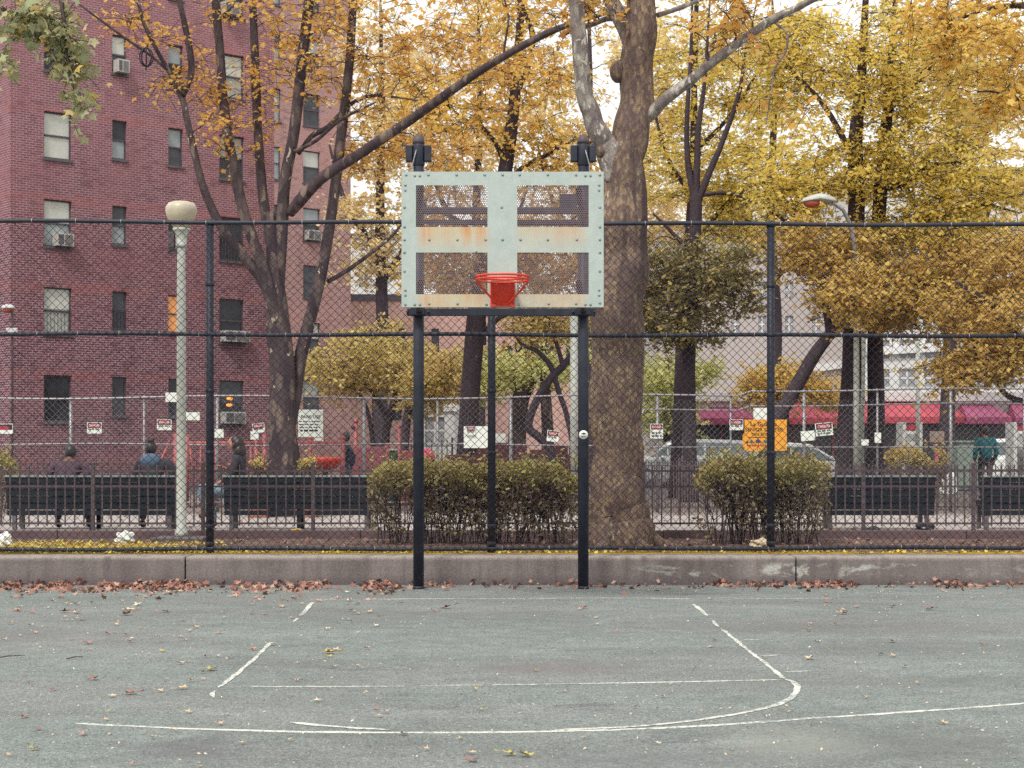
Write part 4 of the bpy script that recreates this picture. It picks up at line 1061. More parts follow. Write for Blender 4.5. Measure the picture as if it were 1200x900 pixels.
mb = MB(); mb.tube([(xx, d, GZ-0.05), (xx, d, PZ(360, d))], 0.075, 14); mb.build('post', M['lamp_post'], t)
mb = MB(); mb.lathe((xx, d, PZ(360, d)), [(0.08, -0.03), (0.085, 0), (0.06, 0.05), (0, 0.07)], 14); mb.build('pole_cap', M['galv'], t)
d = 44.0; xx = PX(1075.5, d)
t = thing('thin_street_pole', 'thin pale pole rising in front of the red awning', 'pole', (xx, d, GZ))
mb = MB(); mb.tube([(xx, d, GZ-0.02), (xx, d, PZ(398, d))], 0.055, 10); mb.build('post', M['lamp_post'], t)
mb = MB(); mb.lathe((xx, d, PZ(398, d)), [(0.06, -0.03), (0.062, 0), (0.0, 0.05)], 10); mb.build('pole_cap', M['galv'], t)
d = 44.4; xx = PX(1015, d)
t = thing('tee_lamp_pole', 'white pole with a short cross arm among the yellow leaves', 'pole', (xx, d, GZ))
mb = MB(); mb.tube([(xx-0.16, d, GZ-0.02), (xx-0.02, d, PZ(300, d)), (xx+0.08, d, PZ(251, d))], [0.08, 0.05, 0.045], 10); mb.build('post', M['lamp_post'], t)
mb = MB(); mb.box(xx-0.42, d-0.05, PZ(250, d), xx+0.2, d+0.05, PZ(247.5, d), 0.01); mb.build('cross_arm', M['lamp_post'], t)
d = 38.0; xx = PX(14.5, d)
t = thing('yard_lamp', 'small yard lamp with a red lens on a thin dark pole before the brick wall', 'lamp', (xx, d, GZ))
mb = MB(); mb.tube([(xx, d, GZ-0.02), (xx, d, PZ(366, d)), (xx-0.03, d, PZ(361, d))], 0.028, 8); mb.build('post', M['iron'], t)
hx, hz = PX(10, d), PZ(362, d)
mb = MB(); mb.lathe((hx, d, hz), [(0.15, 0), (0.16, 0.02), (0.14, 0.07), (0.06, 0.1), (0, 0.105)], 16); mb.build('lamp_head', M['kiosk'], t)
mb = MB(); mb.ell((hx, d, hz-0.03), (0.13, 0.13, 0.07), 14, 8); mb.build('lens', M['lens'], t)
mb = MB(); zz = PZ(391, d); mb.box(xx-0.12, d-0.1, zz-0.07, xx+0.14, d-0.028, zz+0.12, 0.02); mb.build('junction_box', M['kiosk'], t)

# ------------------------------------------------------------------ playground behind the silver fence
d = 35.0
t = thing('climbing_frame', 'faded red climbing frame of bars behind the long haired person', 'climbing frame', (PX(250, d), d, GZ))
mb = MB()
for a in (206, 300):
    for yy in (d, d+1.2): mb = MB(); mb.cyl((PX(a, d), yy, GZ-0.02), (PX(a, d), yy, PZ(508, d)), 0.045, n=10); mb.build('post', M['play_red'], t)
for y in (d, d+1.2):
    mb = MB(); mb.cyl((PX(203, d), y, PZ(519.5, d)), (PX(303, d), y, PZ(519.5, d)), 0.045, n=10); mb.build('top_bar', M['play_red'], t)
    mb = MB(); mb.cyl((PX(206, d), y, PZ(545, d)), (PX(300, d), y, PZ(545, d)), 0.03, n=8); mb.build('lower_bar', M['play_red'], t)
mb = MB()
for a, b in ((222, 216), (228, 229), (236, 240), (246, 247), (292, 288)):
    mb.cyl((PX(a, d), d+0.6, GZ), (PX(b, d), d+0.6, PZ(519, d)), 0.022, n=8)
mb.cyl((PX(214, d), d+0.6, PZ(519.5, d)), (PX(290, d), d+0.6, PZ(519.5, d)), 0.02, n=8)
mb.build('climbing_bars', M['play_red'], t)
t = thing('crossed_play_bars', 'thin crossed red play bars behind the person with the hood', 'play bars', (PX(174, d), d+0.6, GZ))
mb = MB(); mb.cyl((PX(158, d), d+0.6, GZ-0.02), (PX(192, d), d+0.6, PZ(516, d)), 0.024, n=8); mb.cyl((PX(188, d), d+0.6, GZ-0.02), (PX(166, d), d+0.6, PZ(514, d)), 0.02, n=8); mb.build('bars', M['play_red'], t)
d = 34.2
t = thing('play_barrier', 'red play barrier with a short post in front of the park rules sign', 'barrier', (PX(375, d), d, GZ))
mb = MB(); mb.box(PX(342, d), d-0.04, PZ(522, d), PX(404, d), d+0.04, PZ(517.5, d), 0.01); mb.build('rail', M['play_red'], t)
for a in (344, 363.5, 402):
    mb = MB(); mb.cyl((PX(a, d), d, GZ-0.02), (PX(a, d), d, PZ(514, d)), 0.045, n=10); mb.ell((PX(a, d), d, PZ(513.5, d)), (0.055, 0.055, 0.05)); mb.build('post', M['play_red'], t)
d = 33.6
t = thing('slide', 'bright red scooped play slide beside the walking person', 'slide', (PX(382, d), d, GZ))
mb = MB(); bm = bmesh.new(); bmesh.ops.create_uvsphere(bm, u_segments=24, v_segments=12, radius=1)
for q in bm.verts: q.co = Vector((q.co.x*0.34, q.co.y*0.5, (q.co.z*0.26 if q.co.z < 0 else q.co.z*0.03)))
mb.bm(bm, Matrix.Translation((PX(381, d), d, PZ(537, d))), True); mb.build('scoop', M['red'], t)
mb = MB(); mb.lathe((PX(381, d), d, GZ), [(0.2, 0), (0.2, 0.03), (0.07, 0.06), (0.06, 0.9)], 14); mb.build('pedestal', M['iron'], t)
d = 35.6
t = thing('play_board', 'large faded pink play panel behind the walking person', 'play panel', (PX(433, d), d, GZ))
mb = MB(); mb.box(PX(411, d), d-0.03, PZ(560, d), PX(453, d), d+0.03, PZ(523.5, d), 0.012); mb.build('panel', M['play_pink'], t)
for a in (410.5, 453.5):
    mb = MB(); mb.cyl((PX(a, d), d+0.02, GZ-0.02), (PX(a, d), d+0.02, PZ(521.5, d)), 0.05, n=10); mb.build('post', M['play_red'], t)
d = 37.0
def redpost(label, px, py, r, ball=False):
    t = thing('play_post', label, 'post', (PX(px, d), d, GZ))
    mb = MB(); mb.cyl((PX(px, d), d, GZ-0.02), (PX(px, d), d, PZ(py, d)), r, n=12); mb.build('shaft', M['play_red'], t)
    mb = MB(); mb.lathe((PX(px, d), d, PZ(py, d)), [(r*1.15, -0.02), (r*1.2, 0.0), (r*0.7, 0.05), (0, 0.07)], 12); mb.build('cap', M['play_red'], t)
    if ball: mb = MB(); mb.cyl((PX(px-2.8, d), d-0.03, PZ(501, d)), (PX(px-2.8, d), d-0.06, PZ(501, d)), 0.05, n=14); mb.build('round_plate', M['jacket_plum'], t)
redpost('thick red play post with a round plate, over the pink panel', 417, 494, 0.05, True)
redpost('thin faded red post beside the green bin', 468, 500, 0.035)
d = 36.2
t = thing('green_bin', 'small green litter bin between the pink panel and the red wall', 'bin', (PX(460, d), d, GZ))
mb = MB(); mb.box(PX(454, d), d-0.25, GZ, PX(465.5, d), d+0.2, PZ(528.5, d), 0.02); mb.build('bin_body', M['bin_green'], t)
mb = MB(); mb.box(PX(453.5, d), d-0.28, PZ(528.3, d), PX(466, d), d+0.23, PZ(526, d), 0.015); mb.build('bin_lid', M['lamp_post'], t)
mb = MB(); mb.box(PX(469, d), d, GZ, PX(489, d), d+0.3, PZ(528, d), 0.02); tag(mb.build('red_play_wall', M['play_red'], origin=(PX(479, d), d, GZ)), 'short red play wall behind the hedge top and the pink ball', 'wall')
d = 33.0; mb = MB(); mb.ell((PX(500, d), d, PZ(536, d)), (0.17, 0.17, 0.17), 18, 12); tag(mb.build('play_ball', M['pink_ball'], origin=(PX(500, d), d, PZ(536, d))), 'bright pink play ball peeping over the hedge beside a dark hoop post', 'ball')
mb = MB(); mb.box(PX(500, d)-0.2, d-0.2, GZ, PX(500, d)+0.2, d+0.2, PZ(536, d)-0.165, 0.02); tag(mb.build('ball_plinth', M['low_brick'], origin=(PX(500, d), d, GZ)), 'dark red plinth under the pink play ball', 'plinth')
d = 35.0
mb = MB()
prof = [(524, 533), (545, 533), (560, 522.5), (573, 522.5), (577, 519), (600, 519), (604, 522), (617, 522), (622, 527), (640, 527), (640, 521), (665, 521), (668, 524), (690, 524)]
for (a, y), (b, _) in zip(prof[::2], prof[1::2]): mb.box(PX(a, d)-0.01, d, GZ-0.02, PX(b, d)+0.01, d+0.35, PZ(y, d), 0.02)
for a, b in ((545, 560), (573, 577), (600, 604), (617, 622), (665, 668)): mb.box(PX(a, d)-0.005, d+0.01, GZ-0.02, PX(b, d)+0.005, d+0.34, PZ(533, d))
tag(mb.build('low_brick_wall', M['low_brick'], origin=(0, d, GZ)), 'low dark red stepped brick wall behind the hedge', 'wall')

# ------------------------------------------------------------------ litter
def crumple(name, label, cat, px, d, w, h, m, z0=GZ+0.004, group=None, seed=0):
    rr = random.Random(seed); bm = bmesh.new(); bmesh.ops.create_icosphere(bm, subdivisions=3, radius=1)
    for q in bm.verts:
        n = 1+0.28*math.sin(q.co.x*5+seed)*math.cos(q.co.y*6+seed*2)+0.2*math.sin(q.co.z*7+q.co.x*4)+rr.uniform(-0.1, 0.1)
        q.co = Vector((q.co.x*w/2*n, q.co.y*w/2.4*n, max(-0.42, q.co.z)*h/1.42*n))
    mb = MB(); mb.bm(bm, Matrix.Translation((PX(px, d), d, z0+0.42*h/1.42)), False)
    return tag(mb.build(name, M[m], origin=(PX(px, d), d, z0)), label, cat, group)
crumple('plastic_bag', 'crumpled white plastic bag lying beyond the bottom fence rail near the lamp post', 'bag', 146, 21.3, 0.22, 0.13, 'bag_white', seed=1)
crumple('plastic_bag', 'white plastic bag on the yellow moss at the edge of the view', 'bag', 4, 20.6, 0.20, 0.14, 'bag_white', seed=4)
crumple('paper_scrap', 'flat white paper scrap on the path under the bench by the plane tree', 'litter', 320, 23.6, 0.20, 0.05, 'bag_white', seed=3)
crumple('snack_wrapper', 'yellow snack wrapper on the path under the bench by the plane tree', 'litter', 347, 23.5, 0.16, 0.07, 'paper_yellow', seed=5)
crumple('paper_ball', 'cream crumpled paper lying before the clipped hedge', 'litter', 890, 20.3, 0.20, 0.09, 'cream_paper', seed=6)
crumple('black_bag', 'small black plastic bag on the path by the empty bench', 'bag', 1020, 23.3, 0.26, 0.10, 'bag_black', seed=7)
crumple('dark_bag', 'dark bag lying under the empty bench at its far end', 'bag', 1084, 24.2, 0.30, 0.10, 'bag_black', seed=8)
# ------------------------------------------------------------------ brick
def brickmat(name, c1, c2, mortar, tint, bw=0.20, bh=0.072, bands=False):
    t = NT(name); v = t.coord(); s = t.sep(v)
    cb = t.n('ShaderNodeCombineXYZ'); t.l(t.math('ADD', s[0], s[1]), cb.inputs[0]); t.l(s[2], cb.inputs[1])
    b = t.n('ShaderNodeTexBrick'); t.l(cb.outputs[0], b.inputs['Vector'])
    b.inputs['Color1'].default_value = (*c1, 1); b.inputs['Color2'].default_value = (*c2, 1); b.inputs['Mortar'].default_value = (*mortar, 1)
    b.inputs['Scale'].default_value = 1.0; b.inputs['Mortar Size'].default_value = 0.011; b.inputs['Mortar Smooth'].default_value = 0.2
    b.inputs['Brick Width'].default_value = bw; b.inputs['Row Height'].default_value = bh; b.inputs['Bias'].default_value = -0.1
    c = b.outputs['Color']
    # irregular dark-fired bricks, weather
    cb2 = t.n('ShaderNodeMapping'); t.l(cb.outputs[0], cb2.inputs[0]); cb2.inputs['Scale'].default_value = (1/bw*0.98, 1/bh, 1)
    w = t.n('ShaderNodeTexWhiteNoise', noise_dimensions='2D'); sn = t.n('ShaderNodeVectorMath', operation='FLOOR'); t.l(cb2.outputs[0], sn.inputs[0]); t.l(sn.outputs[0], w.inputs['Vector'])
    c = t.mix(t.ramp(w.outputs['Value'], [(0.0, 0.55), (0.3, 0.0)]), c, tuple(x*0.42 for x in c1))
    c = t.mix(t.ramp(w.outputs['Value'], [(0.82, 0.0), (1.0, 0.4)]), c, tint)
    f = t.noise(v, 0.35, 5, 0.6)
    c = t.mix(t.ramp(f, [(0.42, 0.0), (0.66, 0.42)]), c, tint)
    g = t.noise(t.coord(scale=(1, 1, 0.3)), 0.9, 5, 0.65)
    c = t.mix(t.ramp(g, [(0.5, 0.0), (0.72, 0.35)]), c, tuple(x*0.5 for x in c2))
    if bands:      # redder courses at every window head, paler higher up: haze put into the colour
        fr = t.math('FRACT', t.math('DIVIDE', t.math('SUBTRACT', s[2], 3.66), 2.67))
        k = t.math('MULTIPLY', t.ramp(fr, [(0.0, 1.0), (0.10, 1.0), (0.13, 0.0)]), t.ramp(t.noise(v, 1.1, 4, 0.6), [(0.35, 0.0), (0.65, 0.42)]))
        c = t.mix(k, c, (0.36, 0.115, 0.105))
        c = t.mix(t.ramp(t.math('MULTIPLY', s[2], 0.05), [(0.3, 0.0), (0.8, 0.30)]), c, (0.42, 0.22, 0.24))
        c = t.mix(t.ramp(t.noise(v, 16.0, 5, 0.8), [(0.52, 0.0), (0.75, 0.45)]), c, (0.40, 0.25, 0.27))
    t.bsdf(c, 0.9, 0, t.bump(b.outputs['Fac'], -0.3, 0.01), 0.15)
    return t.m
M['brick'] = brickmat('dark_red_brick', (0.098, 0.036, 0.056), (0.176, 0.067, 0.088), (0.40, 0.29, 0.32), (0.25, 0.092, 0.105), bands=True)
M['brick_far'] = brickmat('hazed_pink_red_brick', (0.30, 0.155, 0.155), (0.38, 0.20, 0.19), (0.46, 0.36, 0.35), (0.42, 0.23, 0.21))  # same brick in a paler tone, distance haze put into the colour
M['brick_pink'] = brickmat('hazed_pink_brick', (0.46, 0.26, 0.23), (0.54, 0.32, 0.28), (0.58, 0.46, 0.43), (0.56, 0.36, 0.31))  # pink brick, paled in colour to stand for haze

TH = math.atan2(0.633, 0.774)
def holed_wall(W, z0, z1, holes, depth, reveal=0.16):
    """front wall in local x,z at y=0 with openings; solid block behind"""
    xs = sorted({0.0, W}|{round(h[0], 4) for h in holes}|{round(h[1], 4) for h in holes}); zs = sorted({z0, z1}|{round(h[2], 4) for h in holes}|{round(h[3], 4) for h in holes})
    mb = MB()
    for a, b in zip(xs[:-1], xs[1:]):
        for c, d in zip(zs[:-1], zs[1:]):
            mx, mz = (a+b)/2, (c+d)/2
            if any(h[0] < mx < h[1] and h[2] < mz < h[3] for h in holes): continue
            mb.add([(a, 0, c), (b, 0, c), (b, 0, d), (a, 0, d)], [(0, 1, 2, 3)])
    for a, b, c, d in holes:
        r = reveal
        mb.add([(a,0,c),(a,r,c),(a,r,d),(a,0,d)], [(0,1,2,3)]); mb.add([(b,0,c),(b,r,c),(b,r,d),(b,0,d)], [(3,2,1,0)])
        mb.add([(a,0,d),(b,0,d),(b,r,d),(a,r,d)], [(3,2,1,0)]); mb.add([(a,0,c),(b,0,c),(b,r,c),(a,r,c)], [(0,1,2,3)])
        mb.add([(a,r,c),(b,r,c),(b,r,d),(a,r,d)], [(0,1,2,3)])
    mb.add([(0,0,z0),(0,depth,z0),(0,depth,z1),(0,0,z1)], [(3,2,1,0)][::-1]); mb.add([(W,0,z0),(W,depth,z0),(W,depth,z1),(W,0,z1)], [(0,1,2,3)])
    mb.add([(0,depth,z0),(W,depth,z0),(W,depth,z1),(0,depth,z1)], [(3,2,1,0)]); mb.add([(0,0,z1),(W,0,z1),(W,depth,z1),(0,depth,z1)], [(0,1,2,3)])
    return mb
_win = {}
def window(parent, x0, x1, z0, z1, up='glass', lo='glass', ac=None, bars=False, lit=False, rev=0.16, fm='win_frame'):
    mb = MB(); w = 0.045; y = rev-0.07
    mb.box(x0+0.003, y, z0+0.003, x0+w, y+0.06, z1-0.003); mb.box(x1-w, y, z0+0.003, x1-0.003, y+0.06, z1-0.003)
    mb.box(x0+w, y, z1-w-0.003, x1-w, y+0.06, z1-0.003); mb.box(x0+w, y, z0+0.003, x1-w, y+0.06, z0+w+0.01)
    zm = z0+(z1-z0)*0.5
    mb.box(x0+w, y-0.012, zm-0.025, x1-w, y+0.05, zm+0.025)
    if bars:
        n = max(3, int((x1-x0)/0.11))
        for i in range(1, n): q = x0+(x1-x0)*i/n; mb.box(q-0.007, 0.01, z0+0.02, q+0.007, 0.025, zm+0.05)
        for q in (z0+0.04, zm+0.04): mb.box(x0+0.004, 0.004, q-0.008, x1-0.004, 0.03, q+0.008)
    wi = mb.build('window', M[fm], parent, local=True)
    mb = MB(); mb.box(x0+w-0.004, y+0.022, zm, x1-w+0.004, y+0.03, z1-w+0.004); mb.build('upper_pane', M['lit'] if lit else M[up], wi, local=True)
    mb = MB(); mb.box(x0+w-0.004, y+0.032, z0+w, x1-w+0.004, y+0.04, zm); mb.build('lower_pane', M['lit'] if lit else M[lo], wi, local=True)
    mb = MB(); mb.box(x0-0.04, -0.05, z0-0.075, x1+0.04, rev-0.075, z0-0.002, 0.008); mb.build('sill', M['sill'], wi, local=True)
    if ac:
        a, b, h = ac
        mb = MB(); mb.box(a, -0.30, z0+0.01, b, 0.08, z0+0.01+h, 0.012); mb.cur = 1
        q = a+(b-a)*0.45
        for i in range(9): zz = z0+0.04+i*(h-0.06)/9; mb.box(q, -0.306, zz, b-0.04, -0.2995, zz+(h-0.06)/16)
        mb.box(a+0.04, -0.305, z0+0.05, q-0.03, -0.2995, z0+h-0.03)
        mb.build('air_conditioner', [M['ac'], M['ac_dark']], wi, local=True)
    return wi

# near brick block ------------------------------------------------
A = Vector((-14.2-1.06*0.774, 51-1.06*0.633, 0))
b1 = thing('brick_apartment_building', 'tall dark red brick apartment block with rows of dark framed windows', 'apartment building', A, TH)
Wd = 9.15; cols = [(1.06, 1.96), (3.30, 3.80), (5.24, 5.76), (7.08, 8.00)]
rows = [2.38+2.67*k for k in range(6)]
holes = []
spec = []
for ci, (a, b) in enumerate(cols):
    for ri, z in enumerate(rows):
        narrow = ci in (1, 2)
        z1 = z+1.43; z0_ = z+0.22 if narrow else z
        holes.append((a, b, round(z0_, 3), round(z1, 3))); spec.append((ci, ri))
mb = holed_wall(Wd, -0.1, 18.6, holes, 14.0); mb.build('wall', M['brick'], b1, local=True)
mb = MB(); mb.box(-0.08, -0.08, 18.6, Wd+0.08, 14.08, 18.9, 0.02); mb.build('parapet', M['sill'], b1, local=True)
st = {(0,3): ('shade','shade'), (0,2): ('shade','shade_reflect_blue'), (0,1): ('shade','shade'), (0,0): ('glass','glass'), (0,4): ('glass_grey','glass'), (0,5): ('glass','shade'),
      (1,4): ('shade','glass_grey'), (1,3): ('glass','shade_reflect_blue'), (1,2): ('glass_grey','shade_reflect_blue'), (1,1): ('glass_grey','glass'), (1,0): ('glass','glass_grey'),  # blue-grey lower panes here paint the lighter reflections in the glass
      (2,4): ('shade_reflect_blue','glass'), (2,3): ('shade_reflect_blue','glass_grey'), (2,2): ('glass','shade_reflect_blue'), (2,0): ('glass','glass'),
      (3,4): ('shade','shade_reflect_blue'), (3,3): ('shade_reflect_blue','glass_grey'), (3,2): ('glass_grey','glass'), (3,1): ('glass','glass'), (3,0): ('glass_grey','glass'), (3,5): ('shade_reflect_blue','glass')}
for (a, b, c, d), k in zip(holes, spec):
    u, l = st.get(k, ('glass', 'glass_grey'))
    ac = None
    if k == (0, 2): ac = (a+0.30, b-0.06, 0.38)
    if k == (3, 1): ac = (a+0.04, b+0.06, 0.36)
    if k == (3, 0): ac = (a+0.05, b-0.1, 0.38)
    if k == (1, 4): ac = (a+0.05, b-0.05, 0.40)
    if k == (3, 5): ac = (a+0.05, b-0.3, 0.40)
    w = window(b1, a, b, c, d, u, l, ac, bars=(k in ((0, 1), (3, 2), (1, 1))), lit=(k == (2, 1)))
    if k == (3, 0):
        for q, zz in ((0.42, 0.83), (0.40, 0.62)): mb = MB(); mb.ell((a+q, 0.06, c+zz), (0.12, 0.03, 0.05), 12, 8); mb.build('orange_lamp', M['bulb'], w, local=True)
# farther pink-red block -------------------------------------------
A2 = Vector(((300-600)/F*76, 76, 0))
b2 = thing('far_brick_building', 'paler pink red brick block standing farther back behind the forked plane tree', 'apartment building', A2, TH)
holes = []; Wd = 5.13
for k in range(8):
    z = 3.3+2.65*k
    holes.append((2.5, 3.42, round(z, 3), round(z+1.5, 3)))
    holes.append((0.5, 1.3, round(z, 3), round(z+1.5, 3)))
mb = holed_wall(Wd, -0.1, 26.0, holes, 12.0); mb.build('wall', M['brick_far'], b2, local=True)
for i, (a, b, c, d) in enumerate(holes):
    window(b2, a, b, c, d, ('shade_reflect_blue', 'glass_grey', 'shade')[i % 3], ('glass_grey', 'shade_reflect_blue')[i % 2], (a+0.1, b-0.1, 0.45) if i == 6 else None, fm='sill')
mb = MB(); mb.box(-0.08, -0.08, 26.0, Wd+0.08, 12.08, 26.3); mb.build('parapet', M['sill'], b2, local=True)

def block(name, label, px0, px1, pytop, d, depth, m, wins=(), bands=(), wm='far_glass', top='sill', yaw=0.0):
    x0, x1, zt = PX(px0, d), PX(px1, d), PZ(pytop, d)
    t = thing(name, label, 'building', (x0, d, 0), yaw)
    W = x1-x0; hs = []
    for (a, b, y0, y1, nx, ny, fx, fy) in wins:
        for i in range(nx):
            for j in range(ny):
                cw, chh = (b-a)/nx, (y1-y0)/ny
                xa = PX(a+i*cw+cw*(1-fx)/2, d)-x0; xb = PX(a+i*cw+cw*(1+fx)/2, d)-x0
                zb = PZ(y0+j*chh+chh*(1+fy)/2, d); za = PZ(y0+j*chh+chh*(1-fy)/2, d)
                hs.append((round(xa, 3), round(xb, 3), round(zb, 3), round(za, 3)))
    holed_wall(W, -0.1, zt, hs, depth, 0.25).build('wall', m, t, local=True)
    for (a, b, c, dd) in hs:
        mb = MB(); mb.box(a+0.005, 0.12, c+0.005, b-0.005, 0.18, dd-0.005); mb.cur = 1
        mb.box(a+0.006, 0.10, (c+dd)/2-0.04, b-0.006, 0.118, (c+dd)/2+0.04); mb.box((a+b)/2-0.04, 0.095, c+0.006, (a+b)/2+0.04, 0.1185, dd-0.006)
        mb.build('window', [M[wm], M['win_frame'] if wm == 'glass_grey' else M['band']], t, local=True)
    for (a, ya, b, yb, th) in bands:
        xa, xb = PX(a, d)-x0, PX(b, d)-x0; za, zb = PZ(ya, d), PZ(yb, d)
        mb = MB(); mb.add([(xa,-0.3,za-th),(xb,-0.3,zb-th),(xb,-0.3,zb+th),(xa,-0.3,za+th),(xa,-0.003,za-th),(xb,-0.003,zb-th),(xb,-0.003,zb+th),(xa,-0.003,za+th)], [(0,1,2,3),(0,4,5,1),(2,6,7,3),(1,5,6,2),(0,3,7,4)])
        mb.build('balcony_band', M['band'], t, local=True)
    mb = MB(); mb.box(-0.1, -0.1, zt, W+0.1, depth+0.1, zt+0.35); mb.build('parapet', M[top], t, local=True)
    return t
block('white_tower', 'white far building with a grey window seen left of the backboard', 404, 476, 280, 112, 12, M['white_build'], [(414, 462, 300, 395, 2, 2, 0.45, 0.55)])
block('pink_building', 'long low pale pink building far behind the hedge and the hoop posts', 398, 742, 352, 96, 10, M['brick_pink'], [(420, 520, 375, 425, 5, 1, 0.45, 0.6), (560, 680, 395, 440, 5, 1, 0.4, 0.55), (430, 500, 455, 505, 3, 1, 0.5, 0.5)], wm='glass_grey')
block('white_garage', 'small white building with a grey roll door behind the pink wall opening', 492, 532, 482, 70, 8, M['white_build'], [(497, 522, 487, 522, 1, 1, 0.9, 0.9)], wm='far_glass', top='band')
block('greige_building', 'broad pale greige building behind the fence post and the store', 772, 1010, 268, 104, 16, M['pale_build'], [(846, 1004, 280, 400, 5, 3, 0.3, 0.5)], [(940, 434, 1004, 425, 0.22)])
block('banded_building', 'pale office building with white slanted balcony bands behind the double trunk', 1012, 1330, 205, 98, 16, M['white_build'], [(1018, 1320, 290, 460, 10, 5, 0.62, 0.62)], [(1014, 412, 1120, 406, 0.25), (1125, 406, 1320, 400, 0.25), (1014, 330, 1320, 318, 0.25)])

# store -------------------------------------------------------------
d = 64.0
x0, x1 = PX(800, d), PX(1290, d)
st = thing('corner_store', 'low corner store with red and pink awnings over dark windows, across the street', 'store', (x0, d, GZ))
mb = MB(); zt = PZ(463, d); mb.box(x0, d, GZ-0.05, x1, d+9, zt, 0); mb.build('wall', M['shop_wall'], st)
mb = MB(); mb.box(x0-0.1, d-0.25, zt-0.25, x1+0.1, d+9.1, zt+0.12, 0.03); mb.build('cornice', M['band'], st)
mb = MB()
edges = [806, 845, 886, 930, 975, 1020, 1062, 1106, 1150, 1186, 1230, 1284]
for a, b in zip(edges[:-1], edges[1:]):
    mb = MB(); mb.box(PX(a+1.2, d), d-0.08, GZ+0.35, PX(b-1.2, d), d-0.004, PZ(488, d)); mb.build('shop_window', M['shop_dark'], st)
for a in edges:
    mb = MB(); mb.box(PX(a-1.0, d), d-0.13, GZ-0.02, PX(a+1.0, d), d-0.006, PZ(480, d)); mb.build('pillar', M['shop_post'], st)
def awning(a, b, y0, y1, out, m):
    xa, xb = PX(a, d-out), PX(b, d-out); za, zb = PZ(y0, d), PZ(y1, d-out)
    mb = MB(); val = 0.24
    v = [(xa+0.25,d-0.01,za),(xb-0.25,d-0.01,za),(xb,d-out,zb+val),(xa,d-out,zb+val),(xa,d-out,zb),(xb,d-out,zb),(xa,d-0.01,zb),(xb,d-0.01,zb)]
    mb.add(v, [(3,2,1,0),(4,5,2,3),(0,6,4,3),(2,5,7,1),(6,7,5,4)])
    n = max(2, int((xb-xa)/0.6))
    for i in range(n+1):
        x = xa+(xb-xa)*i/n; mb.box(x-0.008, d-out-0.006, zb, x+0.008, d-out-0.001, zb+val)
    mb.build('awning', M[m], st)
awning(806, 886, 477, 497.5, 1.6, 'awn_magenta'); awning(888, 988, 470, 497, 1.5, 'awn_red'); awning(990, 1131, 471, 496, 1.5, 'awn_red'); awning(1133, 1186, 474, 496.5, 1.8, 'awn_pink'); awning(1190, 1284, 472, 497, 1.5, 'awn_pink')
mb = MB(); mb.box(PX(914, d-1.9), d-2.0, PZ(493, d-1.9), PX(919, d-1.9), d-1.7, PZ(490, d-1.9), 0.02); mb.build('shop_lamp', M['head_lamp'], st)
def kiosk(label, a, b):
    dd = 47.0; t = thing('phone_kiosk', label, 'kiosk', (PX((a+b)/2, dd), dd, GZ))
    mb = MB()
    for q in (a, b): mb.box(PX(q, dd)-0.05, dd-0.4, GZ, PX(q, dd)+0.05, dd+0.4, PZ(495, dd), 0.01)
    mb.box(PX(a, dd), dd+0.3, GZ+0.2, PX(b, dd), dd+0.36, PZ(495, dd)); mb.build('frame', M['kiosk'], t)
    mb = MB(); mb.box(PX(a, dd)+0.06, dd-0.38, PZ(505, dd), PX(b, dd)-0.06, dd-0.30, PZ(495.5, dd), 0.01); mb.build('dark_header', M['black'], t)
    mb = MB(); zc = PZ(501.5, dd); xc = PX((a+b)/2, dd); mb.add([(xc-0.2, dd-0.385, zc-0.07), (xc+0.2, dd-0.385, zc-0.07), (xc+0.2, dd-0.385, zc+0.02), (xc, dd-0.385, zc+0.11), (xc-0.2, dd-0.385, zc+0.02)], [(0,1,2,3,4)]); mb.build('red_emblem', M['kiosk_red'], t)
    mb = MB(); mb.box(PX(a, dd)+0.06, dd-0.37, PZ(508.5, dd), PX(b, dd)-0.06, dd-0.31, PZ(505.6, dd)); mb.build('white_strip', M['band'], t)
    mb = MB(); mb.box(PX(a, dd)+0.06, dd-0.3, PZ(523, dd), PX(b, dd)-0.06, dd-0.2, PZ(517.5, dd)); mb.build('shelf', M['kiosk'], t)
kiosk('pale phone kiosk with a dark and red header beside the thin street pole', 1056, 1075)
kiosk('pale phone kiosk with a dark and red header at the edge, past the teal jacket', 1185, 1206)
def board(label, px, py, w, h, dd):
    t = thing('street_board', label, 'board', (PX(px, dd), dd, GZ))
    mb = MB(); mb.box(PX(px-w/2, dd), dd-0.03, PZ(py+h/2, dd), PX(px+w/2, dd), dd+0.03, PZ(py-h/2, dd), 0.01); mb.build('panel', M['card'], t)
    mb = MB(); mb.box(PX(px, dd)-0.06, dd+0.032, GZ-0.02, PX(px, dd)+0.06, dd+0.07, PZ(py-h/2, dd)); mb.build('leg', M['shop_post'], t)
board('brown board on a short leg below the red awning', 1098, 512, 17, 13, 52.0)
board('brown board near the second phone kiosk, above the parked car', 1187, 515, 17, 11, 49.0)
mb = MB(); dd = 50.0
mb.box(PX(1117, dd), dd-0.5, GZ+0.1, PX(1150, dd), dd+0.7, PZ(517, dd), 0.05); mb.box(PX(1115, dd), dd-0.55, PZ(519, dd), PX(1152, dd), dd+0.75, PZ(516.5, dd), 0.02)
M['dumpster'] = worn('grey_green_bin', (0.22, 0.27, 0.23), (0.15, 0.19, 0.17), 0.7, 0, 2, 0.1)
tag(mb.build('refuse_container', M['dumpster'], origin=(PX(1134, dd), dd, GZ)), 'grey green refuse container in front of the store', 'container')
crumple('white_sack', 'white stuffed sack beside the grey green refuse container', 'sack', 1112, 46.0, 0.42, 0.50, 'bag_white', z0=GZ, seed=9)

